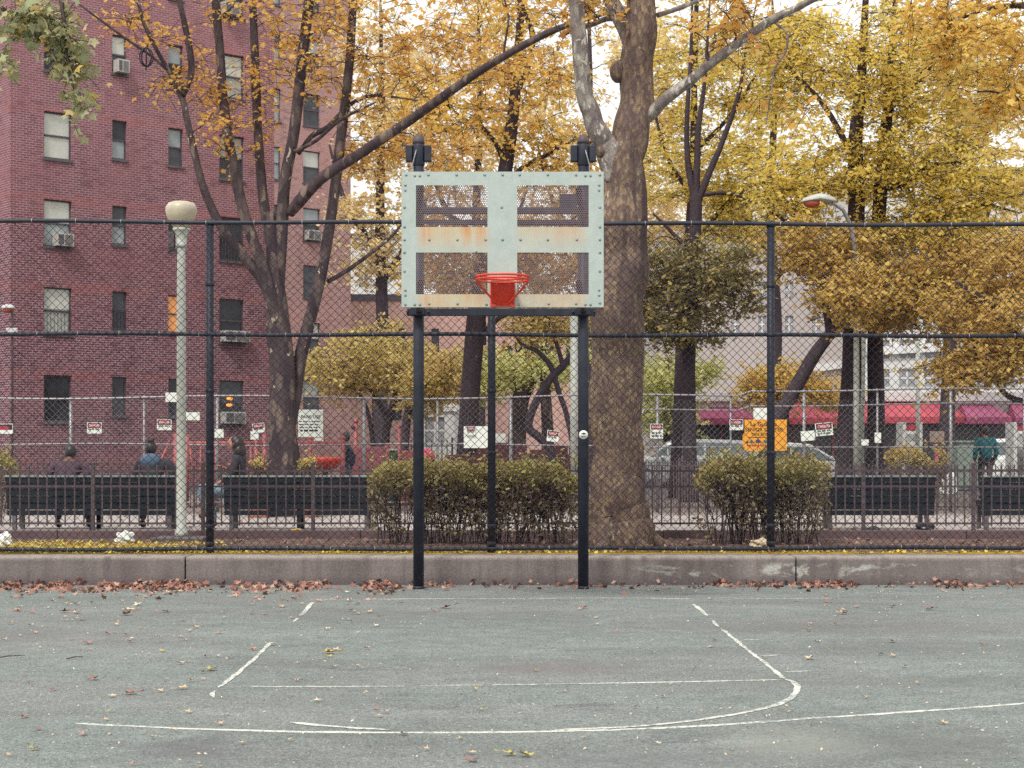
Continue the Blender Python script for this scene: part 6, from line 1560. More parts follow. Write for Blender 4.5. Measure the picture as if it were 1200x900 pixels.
# --- the large olive yellow tree on the right
d = 36.5; p = lambda x, y, dd=0.0: P(x, y, d+dd)
tree('large olive yellow tree with a dark double trunk spreading over the right of the fence', [
    ([(PX(992, d), d, GZ), p(993, 525), p(995, 470), p(998, 400), p(1000, 330), p(1003, 270), p(1004, 215), p(1003, 165), p(1010, 90), p(1015, 0), p(1020, -80)], [0.32, 0.25, 0.235, 0.22, 0.20, 0.19, 0.18, 0.15, 0.11, 0.07, 0.03]),
    ([(PX(1025, d), d+0.15, GZ), p(1026, 525, 0.15), p(1026, 460, 0.15), p(1025, 400, 0.15), p(1026, 330, 0.15), p(1030, 250, 0.15), p(1037, 170, 0.15), p(1043, 90, 0.15), p(1050, 0, 0.15), p(1054, -80, 0.15)], [0.27, 0.20, 0.185, 0.175, 0.165, 0.15, 0.13, 0.10, 0.06, 0.03]),
    ([p(1028, 300), p(1070, 265), p(1110, 250), p(1150, 240), p(1195, 250)], [0.08, 0.07, 0.06, 0.04, 0.02]),
    ([p(1034, 220), p(1060, 215), p(1090, 195), p(1130, 190)], [0.07, 0.06, 0.05, 0.02]),
    ([p(1001, 330), p(970, 300), p(935, 270), p(900, 245)], [0.08, 0.07, 0.05, 0.02]),
    ([p(1003, 190), p(970, 130), p(945, 100), p(915, 75)], [0.07, 0.06, 0.045, 0.02]),
    ([p(1027, 360), p(1060, 345), p(1110, 345), p(1160, 330)], [0.08, 0.07, 0.055, 0.02]),
    ([p(1040, 130), p(1080, 90), p(1110, 50), p(1140, 0)], [0.07, 0.06, 0.045, 0.02]),
  ], [(1010, 80, 36.5, 110, 90, 2.6, 112), (980, 205, 36.5, 100, 50, 2.2, 62), (1090, 190, 36.5, 100, 80, 2.4, 78), (1150, 250, 36.5, 70, 70, 2.0, 50), (1060, 275, 36.5, 90, 45, 2.0, 60), (930, 250, 36.5, 50, 45, 1.5, 22), (1000, -50, 36.5, 160, 50, 2.2, 40), (925, 60, 36.5, 50, 60, 1.6, 24), (1130, 80, 36.5, 70, 70, 2, 40)],
  BK['dark'], LF['olive'], leaf=0.112, shape=QUAD, per=84, twig=0.66, tilt=0.8, nside=12, twr=0.008, flat=0.3)
d = 35.4; p = lambda x, y, dd=0.0: P(x, y, d+dd)
tree('leaning tree whose slanted trunk leaves the yellow sign and ends in brownish yellow leaves', [
    ([(PX(895, d), d, GZ), p(902, 515), p(916, 483), p(936, 450), p(955, 418), p(972, 392), p(1000, 360), p(1050, 335), p(1100, 318)], [0.20, 0.165, 0.155, 0.15, 0.145, 0.13, 0.10, 0.06, 0.02]),
    ([p(972, 392), p(965, 350), p(950, 310), p(935, 285)], [0.08, 0.07, 0.05, 0.02]), ([p(990, 368), p(1010, 320), p(1030, 290)], [0.07, 0.05, 0.02]),
  ], [(1003, 348, 33.5, 40, 36, 0.5, 22), (1010, 355, 35.4, 52, 34, 1.4, 44), (1060, 345, 35.4, 60, 42, 1.6, 60), (950, 300, 35.4, 42, 40, 1.3, 30), (1110, 330, 35.4, 60, 50, 1.6, 50), (1000, 305, 35.4, 50, 40, 1.4, 36)],
  BK['dark'], LF['yolive'], leaf=0.13, shape=QUAD, per=88, twig=0.55, tilt=0.85, flat=0.4, twr=0.007)
d = 33.2; p = lambda x, y, dd=0.0: P(x, y, d+dd)
tree('brownish yellow tree reaching in from the edge with a thick dark arching branch', [
    ([(PX(1262, d), d, GZ), p(1260, 520), p(1255, 480), p(1240, 440), p(1215, 415), p(1185, 385), p(1150, 350), p(1120, 330)], [0.25, 0.21, 0.20, 0.18, 0.15, 0.10, 0.06, 0.02]),
    ([p(1245, 455), p(1215, 470), p(1190, 468), p(1174, 458), p(1170, 445), p(1178, 430)], [0.07, 0.066, 0.06, 0.056, 0.045, 0.02]),
    ([p(1240, 440), p(1260, 380), p(1270, 300), p(1260, 200)], [0.12, 0.11, 0.09, 0.04]), ([p(1200, 400), p(1150, 405), p(1110, 420)], [0.06, 0.045, 0.02]),
  ], [(1150, 365, 33.2, 60, 50, 1.5, 56), (1130, 430, 33.2, 46, 26, 1.2, 36), (1185, 420, 33.2, 40, 30, 1.2, 26), (1190, 320, 33.2, 40, 50, 1.4, 30), (1250, 250, 33.2, 60, 90, 1.6, 24)],
  BK['dark'], LF['yolive'], leaf=0.12, shape=QUAD, per=88, twig=0.5, tilt=0.85, flat=0.4, twr=0.007)
# --- orange plane leaves hanging in from the right top
d = 25.0; p = lambda x, y, dd=0.0: P(x, y, d+dd)
tree('plane tree beyond the edge whose orange gold branches hang into the top corner', [
    ([(PX(1390, d), d, GZ), p(1388, 500), p(1382, 350), p(1370, 200), p(1350, 60), p(1330, -60), p(1315, -160)], [0.34, 0.28, 0.26, 0.24, 0.20, 0.14, 0.08]),
    ([p(1378, 260), p(1310, 150), p(1250, 118), p(1195, 120), p(1165, 108), p(1145, 108)], [0.10, 0.08, 0.06, 0.035, 0.02, 0.01]),
    ([p(1360, 120), p(1290, 40), p(1220, 10), p(1160, 10), p(1110, 30)], [0.10, 0.08, 0.055, 0.03, 0.01]),
    ([p(1340, 0), p(1250, -60), p(1150, -60), p(1070, -30), p(1068, 0)], [0.08, 0.06, 0.045, 0.03, 0.012]),
  ], [(1150, 50, 25, 60, 50, 1.2, 26), (1185, 120, 25, 40, 36, 1.0, 14), (1090, 20, 25, 40, 26, 0.8, 8), (1230, 40, 25, 60, 60, 1.3, 12), (1170, -50, 25, 120, 40, 1.5, 16)],
  BK['plane'], LF['gold'], leaf=0.12, shape=STAR, per=62, name='plane_tree', twig=0.45)
# --- greenish leaves in the top left corner, nearer than the fence line trees
d = 20.6; p = lambda x, y, dd=0.0: P(x, y, d+dd)
tree('plane tree beyond the edge whose greyish green leafy branch droops before the brick wall', [
    ([(PX(-190, d), d, GZ), p(-188, 520), p(-180, 350), p(-165, 200), p(-140, 60), p(-120, -60), p(-110, -140)], [0.30, 0.25, 0.23, 0.21, 0.18, 0.13, 0.07]),
    ([p(-150, 100), p(-90, -10, -0.6), p(-20, -60, -1.2), p(40, -50, -1.6), p(68, -10, -1.8), p(74, 20, -1.9), p(78, 60, -1.9), p(84, 100, -1.9)], [0.08, 0.075, 0.06, 0.045, 0.03, 0.022, 0.015, 0.008]),
    ([p(-90, -10, -0.6), p(-40, -10, -1.2), p(10, 15, -1.6), p(40, 40, -1.7)], [0.05, 0.04, 0.025, 0.01]),
  ], [(60, 35, 18.8, 34, 30, 0.35, 11), (25, 30, 18.9, 34, 30, 0.35, 7), (80, 75, 18.8, 16, 28, 0.22, 6), (88, 112, 18.8, 12, 12, 0.15, 2), (10, 70, 18.9, 20, 12, 0.25, 2), (-40, -30, 19.2, 60, 40, 0.6, 8), (40, -60, 18.9, 70, 30, 0.5, 6)],
  BK['plane'], LF['green'], leaf=0.14, shape=STAR, per=32, name='plane_tree', twig=0.26, flat=1.0, tilt=1.1, droop=1.3)
# --- twisted small tree behind the hedge
d = 34.0; p = lambda x, y, dd=0.0: P(x, y, d+dd)
tree('small twisted dark tree with crossing stems between the hoop posts', [
    ([(PX(650, d), d, GZ), p(645, 530), p(632, 512), p(619, 500), p(628, 472), p(645, 445), p(660, 430), p(675, 412), p(690, 385), p(700, 350)], [0.10, 0.095, 0.09, 0.085, 0.08, 0.08, 0.075, 0.065, 0.05, 0.02]),
    ([(PX(672, d), d+0.1, GZ), p(672, 530), p(664, 485), p(655, 460), p(645, 430), p(630, 412), p(612, 404), p(604, 395)], [0.07, 0.062, 0.06, 0.06, 0.058, 0.05, 0.035, 0.015]),
    ([p(660, 430), p(650, 395), p(640, 370), p(628, 345)], [0.05, 0.045, 0.035, 0.012]), ([p(614, 404), p(606, 412), p(604, 400)], [0.025, 0.02, 0.01]),
  ], [(640, 375, 34, 50, 26, 1.0, 22), (690, 380, 34, 30, 30, 0.8, 8), (610, 385, 34, 26, 20, 0.7, 6)],
  BK['dark'], LF['low'], leaf=0.11, shape=OVAL, per=45, twig=0.4, nside=9)
tree('grey brown background tree between the twisted stems and the middle fence post', [
    ([(PX(604, 44), 44.0, GZ), P(606, 520, 44), P(610, 470, 44), P(622, 440, 44), P(634, 405, 44), P(640, 360, 44)], [0.30, 0.26, 0.24, 0.20, 0.16, 0.06]),
    ([(PX(640, 44), 44.1, GZ), P(642, 520, 44), P(640, 470, 44), P(636, 420, 44)], [0.20, 0.17, 0.15, 0.10]), ([P(612, 465, 44), P(600, 430, 44), P(590, 400, 44)], [0.10, 0.09, 0.04])],
  [(600, 430, 44, 70, 36, 1.8, 36), (650, 420, 44, 50, 40, 1.6, 26), (560, 440, 44, 40, 30, 1.4, 18)], BK['plane'], LF['lime'], leaf=0.13, shape=QUAD, per=70, twig=0.5, tilt=0.9)
# --- low spreading trees
d = 43.0; p = lambda x, y, dd=0.0: P(x, y, d+dd)
tree('low wide olive brown tree in front of the pink wall, right of the forked tree', [
    ([(PX(452, d), d, GZ), p(452, 520), p(455, 495), p(462, 465), p(466, 440), p(468, 410)], [0.16, 0.12, 0.11, 0.10, 0.08, 0.03]),
    ([p(455, 495), p(440, 465), p(420, 440), p(395, 425)], [0.07, 0.06, 0.045, 0.02]), ([p(460, 475), p(485, 450), p(505, 430)], [0.06, 0.05, 0.02]),
    ([(PX(440, d), d-0.2, GZ), p(437, 520), p(430, 480), p(415, 450)], [0.08, 0.065, 0.055, 0.03])],
  [(430, 430, 43, 78, 34, 2.2, 70), (390, 445, 43, 40, 26, 1.8, 24), (490, 440, 43, 46, 34, 1.8, 36), (450, 405, 43, 60, 22, 1.8, 28)], BK['dark'], LF['low'], leaf=0.12, shape=QUAD, per=60, twig=0.6, tilt=0.9)
tree('small olive tree beside the hoop post in front of the white garage', [
    ([(PX(473, 42), 41.0, GZ), P(474, 520, 41), P(477, 490, 41), P(482, 460, 41), P(486, 430, 41)], [0.14, 0.12, 0.11, 0.08, 0.03]), ([P(478, 485, 41), P(495, 460, 41), P(510, 445, 41)], [0.06, 0.05, 0.02])],
  [(505, 450, 41, 34, 28, 1.3, 26), (530, 430, 41, 34, 30, 1.3, 22), (490, 470, 41, 22, 12, 0.8, 8)], BK['dark'], LF['low'], leaf=0.13, shape=QUAD, per=80, twig=0.45, tilt=0.9)
tree('bright lime green tree between the big trunk and the slim dark trunk', [
    ([(PX(782, 58), 58.0, GZ), P(782, 510, 58), P(782, 470, 58), P(783, 420, 58)], [0.2, 0.17, 0.15, 0.05])],
  [(772, 450, 58, 40, 50, 2.0, 60), (800, 455, 58, 26, 40, 1.6, 30), (780, 492, 58, 36, 14, 1.5, 20), (828, 432, 58, 14, 10, 0.8, 5)], BK['dark'], LF['lime'], leaf=0.17, shape=QUAD, per=70, twig=0.6, tilt=0.9)
tree('small round orange yellow tree in front of the greige building above the store', [
    ([(PX(922, 55), 55.0, GZ), P(922, 515, 55), P(920, 480, 55), P(918, 440, 55)], [0.16, 0.13, 0.11, 0.04])],
  [(915, 448, 55, 46, 22, 1.6, 50), (890, 462, 55, 24, 14, 1.0, 14), (960, 462, 55, 26, 18, 1.2, 20), (985, 470, 55, 16, 10, 0.8, 8)], BK['dark'], LF['yolive'], leaf=0.16, shape=QUAD, per=70, twig=0.55, tilt=0.9)
# --- pale gold trees far behind
def far(label, px, d, crowns, m='pale', leaf=0.2):
    tree(label, [([(PX(px, d), d, GZ), P(px, 480, d), P(px+3, 380, d), P(px-2, 260, d), P(px+2, 130, d), P(px, 0, d)], [0.30, 0.25, 0.22, 0.17, 0.11, 0.04]),
                 ([P(px+2, 330, d), P(px+40, 270, d), P(px+60, 210, d)], [0.12, 0.09, 0.03]), ([P(px, 300, d), P(px-40, 240, d), P(px-60, 170, d)], [0.12, 0.09, 0.03])],
         [(a, b, d, rx, ry, rd, n) for a, b, rx, ry, rd, n in crowns], BK['dark'], LF[m], leaf=leaf, shape=QUAD, per=62, twig=0.8, tilt=0.9)
far('pale gold tree far behind, seen between the forked tree and the backboard', 446, 54, [(450, 180, 44, 90, 3, 44), (440, 280, 44, 56, 3, 34), (440, 60, 50, 60, 3, 22)])
far('pale gold tree far behind, seen above the backboard', 560, 57, [(560, 170, 60, 60, 3, 34), (540, 60, 70, 60, 3, 30), (650, 130, 40, 70, 3, 26), (545, 300, 60, 50, 2.5, 26), (640, 300, 60, 50, 2.5, 26)])
far('pale gold tree far behind the big trunk', 690, 56, [(660, 230, 50, 70, 3, 26), (770, 170, 40, 90, 3, 36), (760, 60, 50, 60, 3, 26), (770, 265, 44, 40, 2, 26), (850, 235, 40, 40, 2, 18)], 'pale')
far('olive yellow tree far behind the street lamp', 905, 58, [(900, 150, 60, 90, 3, 44), (940, 60, 60, 60, 3, 30), (870, 280, 40, 30, 2, 12)], 'olive')
far('golden tree far behind the large olive tree', 1110, 56, [(1110, 180, 80, 80, 3, 56), (1170, 90, 60, 70, 3, 40), (1080, 60, 60, 60, 3, 30), (1150, 290, 60, 50, 3, 26)], 'pale')

# hanging wire ball
c = P(171.5, 67, 28.8); t = thing('wire_ball', 'dark hollow ball of bent wire hanging from a thin branch before the brick wall', 'wire ball', c)
mb = MB()
for k in range(4):
    a = math.pi*k/4+0.2; pts = [(c[0]+0.115*math.sin(q)*math.cos(a), c[1]+0.115*math.sin(q)*math.sin(a), c[2]+0.16*math.cos(q)) for q in np.linspace(0, 2*math.pi, 25)]
    mb.tube(pts, 0.011, 6, False)
mb.build('wire_hoops', M['wire'], t)
mb = MB(); mb.tube([(c[0], c[1], c[2]-0.155), (c[0]-0.01, c[1], c[2]-0.22)], 0.014, 6); mb.tube([(c[0], c[1], c[2]+0.155), (c[0]+0.01, c[1], c[2]+0.185), (c[0]+0.03, c[1]+0.02, c[2]+0.215)], 0.012, 6); mb.build('tie', M['wire'], t)

# ------------------------------------------------------------------ hedges and shrubs
def hedge(label, px0, px1, pytop, d, depth, n, nstem, name='hedge', leafm='hedge', low='hedge_low', lf=0.062, zb=GZ, bare=0.16, group=None):
    x0, x1, zt = PX(px0, d), PX(px1, d), PZ(pytop, d); H = zt-zb
    t = thing(name, label, 'hedge' if name == 'hedge' else 'shrub', ((x0+x1)/2, d, zb), 0, group)
    mb = MB(); nb = max(1, int(nstem/14))
    bases = [x0+0.25+(x1-x0-0.5)*(i+0.5)/nb for i in range(nb)] if nb > 1 else [(x0+x1)/2]
    for i in range(nstem):
        b = bases[i % nb]+random.gauss(0, 0.11); yb = d+random.gauss(0, 0.08)
        xe = min(max(b+random.gauss(0, (x1-x0)/nb*0.42), x0+0.05), x1-0.05); ye = d+random.uniform(-depth/2, depth/2)*0.85; ze = zb+H*random.uniform(0.6, 0.97)
        q = [(b, yb, zb-0.03), (b+(xe-b)*0.35+random.gauss(0, .03), yb+(ye-yb)*0.35, zb+(ze-zb)*0.36), (b+(xe-b)*0.75+random.gauss(0, .03), yb+(ye-yb)*0.75, zb+(ze-zb)*0.72), (xe, ye, ze)]
        r = random.uniform(0.004, 0.010); mb.tube(catmull(q, 4), np.linspace(r, 0.003, 13), 5, False)
        for _ in range(3):
            f = random.uniform(0.35, 0.9); s0 = catmull(q, 4)[int(f*12)]
            e = s0+np.array((random.gauss(0, .13), random.gauss(0, .13), random.uniform(0.08, 0.28))); e[2] = min(e[2], zt-0.03); mb.tube([s0, (s0+e)/2+RNG.standard_normal(3)*0.015, e], [0.005, 0.004, 0.0025], 4, False)
    mb.build('stems', BK['plane'], t)
    def pts(k, flo, fhi, pw):
        u = flo+(fhi-flo)*RNG.random(k)**pw
        x = x0+(x1-x0)*RNG.random(k); y = d+(RNG.random(k)-0.5)*depth
        lump = 0.035*np.sin(x*5.1+1)+0.05*np.sin(x*13.3+y*5)+0.03*np.sin(x*27+y*9)
        ex = np.minimum((x-x0), (x1-x))/0.35; edge = np.clip(ex, 0, 1)**0.5
        z = zb+(H*(0.86+0.14*edge)+lump*H*0.45)*u
        keep = RNG.random(k) < np.clip(0.35+edge, 0, 1)
        c = np.stack([x, y, z], 1)[keep]
        cl = np.sin(c[:, 0]*9+c[:, 2]*7)*np.sin(c[:, 1]*8+c[:, 2]*11+c[:, 0]*3)
        return c[(cl > -0.55) & (np.sin(c[:, 0]*3.3+c[:, 2]*4)*np.cos(c[:, 0]*1.7+2) > -0.80)]
    sh = []; mb2 = MB()
    for _ in range(int(nstem*0.35)):      # stray shoots above the clipped top
        x = random.uniform(x0+0.05, x1-0.05); y = d+random.uniform(-0.45, 0.45)*depth; h_ = random.uniform(0.05, 0.17); q0 = np.array((x, y, zt-0.12)); q1 = q0+np.array((random.gauss(0, .05), random.gauss(0, .05), 0.10+h_))
        mb2.tube([q0, q1], [0.004, 0.002], 4, False)
        for f_ in np.linspace(0.35, 1, 7): sh.append(q0+(q1-q0)*f_+RNG.standard_normal(3)*0.018)
    mb2.build('shoot_sprays', BK['plane'], t); np_mesh('shoot_leaves', leaf_polys(np.array(sh), lf, OVAL, 0.9, 0.0), 6, LF[leafm], t)
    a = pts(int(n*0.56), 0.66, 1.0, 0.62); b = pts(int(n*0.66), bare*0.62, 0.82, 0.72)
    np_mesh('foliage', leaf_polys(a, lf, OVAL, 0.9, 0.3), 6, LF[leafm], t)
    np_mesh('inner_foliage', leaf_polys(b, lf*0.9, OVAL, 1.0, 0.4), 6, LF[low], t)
    return t
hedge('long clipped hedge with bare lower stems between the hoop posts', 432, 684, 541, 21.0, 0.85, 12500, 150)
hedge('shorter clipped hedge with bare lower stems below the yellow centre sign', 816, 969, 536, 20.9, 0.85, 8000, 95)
hedge('yellowish shrub at the edge of the view beside the long bench', -30, 19, 527, 26.6, 0.6, 2200, 16, 'shrub', bare=0.2)
hedge('brown olive shrub behind the empty bench and the double trunk', 1040, 1110, 522, 33.0, 0.8, 4500, 26, 'shrub', leafm='low', bare=0.2)
for lab, a, b, dd in (('small shrub in a terracotta planter left of the forked tree base', 293, 314, 29.5), ('small shrub in a terracotta planter right of the forked tree base', 349, 371, 29.6)):
    hedge(lab, a, b, 534, dd, 0.4, 900, 14, 'shrub', leafm='low', zb=GZ+0.45, bare=0.1, lf=0.05)
    mb = MB(); mb.box(PX(a-1, dd), dd-0.25, GZ, PX(b+1, dd), dd+0.25, GZ+0.46, 0.02); mb.box(PX(a-2, dd), dd-0.28, GZ+0.42, PX(b+2, dd), dd-0.245, GZ+0.5, 0.01)
    tag(mb.build('planter_box', M['planter'], origin=(PX((a+b)/2, dd), dd, GZ)), lab.replace('small shrub in a terracotta planter', 'terracotta planter box'), 'planter')

# ------------------------------------------------------------------ fallen leaves
def fm(name, cols): 
    t = NT(name); oi = t.n('ShaderNodeObjectInfo').outputs['Random']; g = t.n('ShaderNodeNewGeometry').outputs['Random Per Island']
    k = t.math('FRACT', t.math('ADD', oi, g)); n = len(cols)
    t.bsdf(t.ramp(k, [((i+0.5)/n, c) for i, c in enumerate(cols)]), 0.7, 0, None, 0.3); return t.m
FL = {'brown': fm('fallen_brown_leaf', [(0.36, 0.14, 0.11), (0.48, 0.25, 0.19), (0.26, 0.10, 0.09), (0.56, 0.34, 0.26)]),
      'tan': fm('fallen_tan_leaf', [(0.52, 0.38, 0.24), (0.58, 0.46, 0.33), (0.46, 0.30, 0.18), (0.62, 0.56, 0.46)]),
      'yellow': fm('fallen_yellow_leaf', [(0.50, 0.40, 0.07), (0.42, 0.38, 0.12), (0.56, 0.40, 0.06)]),
      'litter': fm('fallen_leaf_drift', [(0.26, 0.12, 0.095), (0.36, 0.20, 0.15), (0.16, 0.065, 0.058), (0.46, 0.31, 0.24), (0.30, 0.15, 0.115), (0.20, 0.085, 0.072)])}
def curled(seed):
    rr = random.Random(seed); V = [(0, 0, 0.012)]; n = 20
    cu = rr.uniform(0.5, 1.6); tw = rr.uniform(-0.4, 0.4)
    for i in range(n):
        a = 2*math.pi*i/n; r = (1.0, 0.62, 0.5, 0.66)[i % 4]*rr.uniform(0.85, 1.1)*(0.8 if i > 12 else 1)
        x, y = math.cos(a)*r*0.5, math.sin(a)*r*0.5
        V.append((x, y*(0.9), 0.02+cu*0.34*(abs(y)**1.5)+tw*x*y+rr.uniform(0, 0.06)*r))
    zmin = min(v[2] for v in V); V = [(x, y, z-zmin) for x, y, z in V]
    F_ = [(0, 1+i, 1+(i+1) % n) for i in range(n)]
    b = len(V); V += [(-0.5, -0.012, 0.03), (-0.5, 0.012, 0.03), (-0.95, 0.03, 0.05+0.1*rr.random()), (-0.95, 0.01, 0.04)]; F_.append((b, b+1, b+2, b+3))
    return V, F_
leafmesh = {}
for kind in ('brown', 'tan', 'yellow'):
    for s in range(4):
        V, F_ = curled(s*7+3); mb = MB(); mb.add(V, F_, True); me = mb.me(FL[kind], None, 'fallen_leaf'); leafmesh[kind, s] = me
LAB = {'brown': 'red brown curled dry plane leaf lying on the grey court', 'tan': 'pale tan dry leaf lying on the grey court', 'yellow': 'yellow green fallen leaf lying on the grey court'}
def drop(px, py, w, kind, s=None, label=None, rz=None):
    x, y = gpt(px, py); d = y; s = random.randrange(4) if s is None else s
    o = bpy.data.objects.new('fallen_leaf', leafmesh[kind, s]); COL.objects.link(o)
    sz = w*1.2/F*d; o.location = (x, y, 0.012); o.scale = (sz, sz, sz*random.uniform(0.9, 1.6)); o.rotation_euler = (random.gauss(0, 0.12), random.gauss(0, 0.12), rz if rz is not None else random.uniform(0, 6.28))
    tag(o, label or LAB[kind], 'leaf', 'fallen leaves on the court' if label else LAB[kind].replace('leaf lying', 'leaves lying'))
    return o
for px, py, w, k in [(103,755,13,'brown'),(50,832,0,0),(30,841,10,'brown'),(45,856,11,'brown'),(96,862,13,'brown'),(111,797,14,'brown'),(152,814,15,'brown'),(62,810,9,'brown'),(179,866,9,'tan'),(258,850,10,'tan'),(125,845,8,'tan'),(10,887,10,'tan'),(38,880,14,'yellow'),
    (472,862,12,'brown'),(256,743,11,'brown'),(214,728,9,'tan'),(296,762,10,'brown'),(247,786,18,'yellow'),(385,766,16,'yellow'),(386,771,10,'yellow'),(390,783,10,'tan'),(440,832,9,'brown'),(523,713,14,'brown'),(509,717,9,'brown'),(470,706,10,'brown'),(419,709,9,'tan'),
    (684,713,12,'brown'),(989,720,14,'tan'),(989,716,10,'brown'),(1004,712,9,'brown'),(1046,753,11,'tan'),(1031,768,8,'brown'),(1045,712,9,'brown'),(1140,702,8,'tan'),(1089,715,14,'brown'),(949,773,15,'tan'),(949,732,7,'brown'),(949,740,8,'brown'),(980,733,7,'brown'),(968,706,8,'brown'),
    (834,759,8,'brown'),(765,766,8,'tan'),(722,741,7,'brown'),(627,787,7,'yellow'),(553,884,10,'tan'),(500,880,8,'tan'),(563,833,8,'yellow'),(556,809,9,'yellow'),(1104,849,13,'tan'),(1075,802,8,'tan'),(1058,835,9,'tan'),(1013,819,8,'tan'),(660,812,8,'tan'),(777,818,8,'tan'),
    (75,718,13,'brown'),(90,719,12,'brown'),(96,727,11,'brown'),(38,719,8,'brown'),(12,732,8,'brown'),(148,721,14,'brown'),(180,697,10,'brown'),(150,716,14,'tan'),(126,744,9,'brown'),(162,710,12,'tan'),(90,709,10,'tan'),(152,753,8,'brown'),(216,751,8,'brown'),(195,718,12,'brown'),(303,704,8,'brown'),(345,703,10,'brown'),
    (330,712,9,'tan'),(420,720,7,'tan'),(1150,790,6,'tan'),(895,772,7,'tan'),(860,836,6,'tan'),(770,873,9,'tan'),(690,866,8,'tan'),(540,867,7,'tan'),(340,869,8,'tan'),(330,886,7,'brown'),(155,898,9,'brown'),(284,873,8,'tan'),(205,858,7,'tan'),(215,808,12,'tan'),(240,771,8,'tan'),(175,775,6,'yellow'),(190,764,8,'yellow'),(130,835,6,'yellow')]:
    if w: drop(px, py, w, k)
drop(597, 886, 17, 'yellow', 1, 'pale yellow half of a pair of large leaves at the very front of the court', 0.3)
drop(615, 887, 19, 'yellow', 2, 'brighter golden one of a pair of large leaves at the very front of the court', 2.6)
drop(554, 893, 19, 'brown', 0, 'large pinkish brown star shaped leaf near the pair of yellow leaves', 1.2)
for _ in range(130):
    px = random.choice((random.uniform(0, 460), random.uniform(0, 460), random.uniform(0, 1200))); py = 694+150*random.random()**2.0
    drop(px, py, random.uniform(4.5, 10), random.choice(('brown', 'tan', 'tan')))
def stars(C, size, tilt=0.35):
    return leaf_polys(C, size, np.array([(x, y, 0.32*abs(x)+0.2*y*y) for x, y, z in STAR]), tilt)
# drift along the wall
L = []
for k in range(9000):
    x = random.uniform(-7.5, 7.5); dens = 1.0 if x < -1.2 else (0.16 if x < 2.2 else 0.38)
    dens *= 0.5+0.5*math.sin(x*3.1+1)*math.sin(x*1.3)+0.25*math.sin(x*9+2)
    if random.random() > max(0.08, dens): continue
    y = 18.385-abs(random.gauss(0, 0.5 if x < -1 else 0.28))*(1.8 if random.random() < 0.1 else 1); L.append((x, y, 0.012+0.045*random.random()*max(0, 1-(18.38-y)/0.2)))
np_V = stars(np.array(L), 0.070, 0.8)
tag(np_mesh('leaf_litter', np_V, 10, FL['litter']), kind='stuff')
L = [(random.uniform(-7.5, 7.5), 18.9+3.2*random.random(), GZ+0.012+0.02*random.random()) for _ in range(950)]
L = [q for q in L if q[0] > -3.2 or random.random() < 0.3]
tag(np_mesh('bed_leaf_litter', stars(np.array(L), 0.06, 0.5), 10, FL['litter']), kind='stuff')
L = [(random.uniform(-8, 8) if random.random() < 0.4 else random.uniform(-8, -3.4), 18.9+(0.36 if random.random() < .5 else 2.6)*random.random()**1.2, GZ+0.01+0.015*random.random()) for _ in range(4200)]
L = [q for q in L if q[0] < -3.4 or q[1] < 19.3]
tag(np_mesh('yellow_leaf_litter', stars(np.array(L), 0.05, 0.4), 10, FL['yellow']), kind='stuff')
L = [(random.uniform(-9, 9), 22.6+8*random.random(), GZ+0.016) for _ in range(320)]
tag(np_mesh('path_leaf_litter', stars(np.array(L), 0.09, 0.3), 10, FL['litter']), kind='stuff')
L = []
for _ in range(1700):
    px, py = random.uniform(-30, 1230), 692+215*random.random()**1.6
    x, y = gpt(px, py); L.append((x, y, 0.008))
tag(np_mesh('leaf_crumbs_litter', leaf_polys(np.array(L), 0.016, OVAL, 0.4), 6, FL['tan']), kind='stuff')
for px, py, l, a in ((10, 772, 0.18, 0.5), (88, 773, 0.09, 0.6)):
    x, y = gpt(px, py); mb = MB(); mb.tube([(x-l/2, y-l*a, 0.012), (x, y, 0.02), (x+l/2, y+l*a, 0.014)], [0.004, 0.004, 0.002], 6); tag(mb.build('fallen_twig', BK['dark'], origin=(x, y, 0)), 'thin dark twig on the court, ' + ('longer one at the edge of the view' if px < 50 else 'shorter one among the leaves'), 'twig')
# ------------------------------------------------------------------ light
SUN_EL, SUN_AZ = R(52), R(205)      # high, behind the camera and a little to one side
w = bpy.data.worlds.new('World'); SC.world = w; w.use_nodes = True
nt = w.node_tree; nt.nodes.clear()
out = nt.nodes.new('ShaderNodeOutputWorld'); bg = nt.nodes.new('ShaderNodeBackground')
sky = nt.nodes.new('ShaderNodeTexSky'); sky.sky_type = 'NISHITA'; sky.sun_disc = False
sky.sun_elevation = SUN_EL; sky.sun_rotation = SUN_AZ; sky.air_density = 1.4; sky.dust_density = 4.0; sky.ozone_density = 1.0
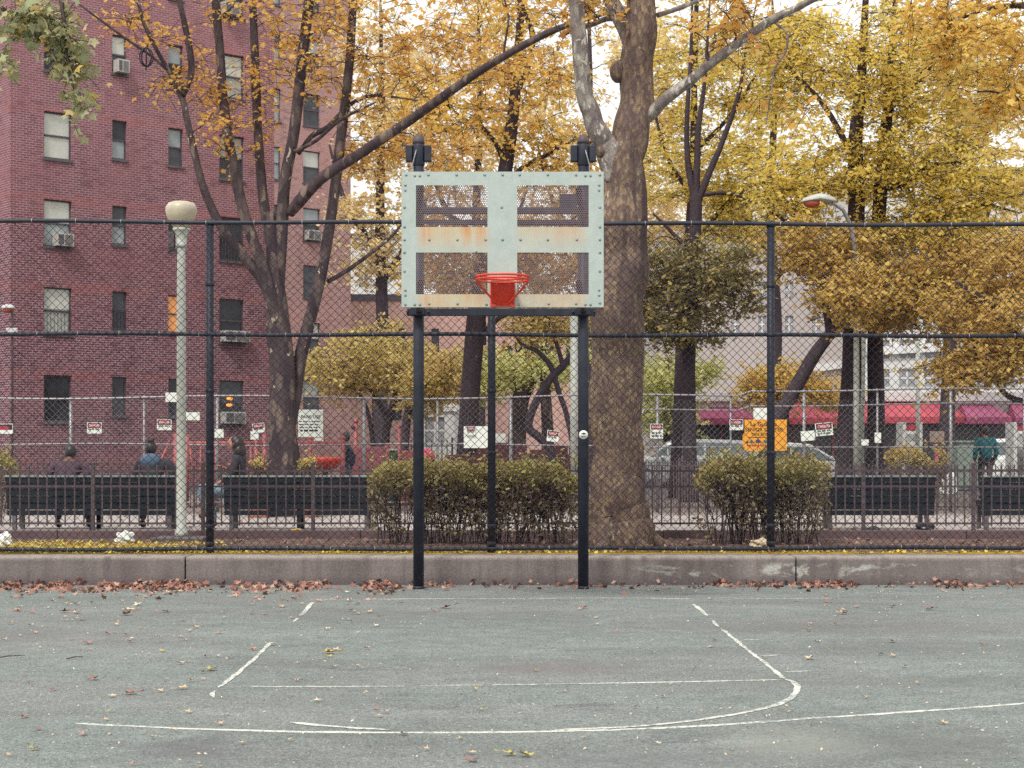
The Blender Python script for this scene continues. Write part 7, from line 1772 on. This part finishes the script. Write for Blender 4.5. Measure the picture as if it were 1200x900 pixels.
# overcast: a pale cloud deck over most of the sky
tc = nt.nodes.new('ShaderNodeTexCoord'); nz = nt.nodes.new('ShaderNodeTexNoise'); nz.inputs['Scale'].default_value = 2.2; nz.inputs['Detail'].default_value = 6
nt.links.new(tc.outputs['Generated'], nz.inputs['Vector'])
cr = nt.nodes.new('ShaderNodeValToRGB'); cr.color_ramp.elements[0].position = 0.3; cr.color_ramp.elements[0].color = (8.5, 8.5, 8.3, 1); cr.color_ramp.elements[1].position = 0.7; cr.color_ramp.elements[1].color = (10.7, 10.4, 9.7, 1)
nt.links.new(nz.outputs['Fac'], cr.inputs[0])
mx = nt.nodes.new('ShaderNodeMix'); mx.data_type = 'RGBA'; mx.inputs[0].default_value = 0.86
nt.links.new(sky.outputs[0], mx.inputs[6]); nt.links.new(cr.outputs[0], mx.inputs[7])
nt.links.new(mx.outputs[2], bg.inputs['Color']); bg.inputs['Strength'].default_value = 0.078
nt.links.new(bg.outputs[0], out.inputs['Surface'])
sl = bpy.data.lights.new('sun', 'SUN'); sl.energy = 1.5; sl.angle = R(11); sl.color = (1.0, 0.95, 0.86)
so = bpy.data.objects.new('sun', sl); COL.objects.link(so)
dirv = Vector((math.sin(SUN_AZ)*math.cos(SUN_EL), math.cos(SUN_AZ)*math.cos(SUN_EL), math.sin(SUN_EL)))   # towards the sun
so.rotation_euler = (-dirv).to_track_quat('-Z', 'Y').to_euler(); so.location = (0, -20, 40)

# ------------------------------------------------------------------ camera
cam = bpy.data.cameras.new('camera'); co = bpy.data.objects.new('camera', cam); COL.objects.link(co)
co.location = (0, 0, CH); co.rotation_euler = (R(90), 0, 0)
cam.sensor_width = 36.0; cam.sensor_fit = 'HORIZONTAL'; cam.lens = 36.0*F/1200.0; cam.shift_y = (HY-450.0)/1200.0
cam.clip_start = 0.1; cam.clip_end = 3000
cam.dof.use_dof = True; cam.dof.focus_distance = 15.2; cam.dof.aperture_fstop = 6.3
SC.camera = co
SC.view_settings.view_transform = 'Standard'; SC.view_settings.look = 'None'; SC.view_settings.exposure = 0.91; SC.view_settings.gamma = 1.0; SC.view_settings.use_curve_mapping = False
SC.render.engine = 'CYCLES'
cy = SC.cycles; cy.max_bounces = 8; cy.diffuse_bounces = 5; cy.glossy_bounces = 2; cy.transmission_bounces = 4; cy.transparent_max_bounces = 4
cy.caustics_reflective = False; cy.caustics_refractive = False; cy.use_adaptive_sampling = True; cy.adaptive_threshold = 0.02; cy.sample_clamp_indirect = 6
cy.use_denoising = False
try: cy.denoiser = 'OPENIMAGEDENOISE'
except Exception: pass
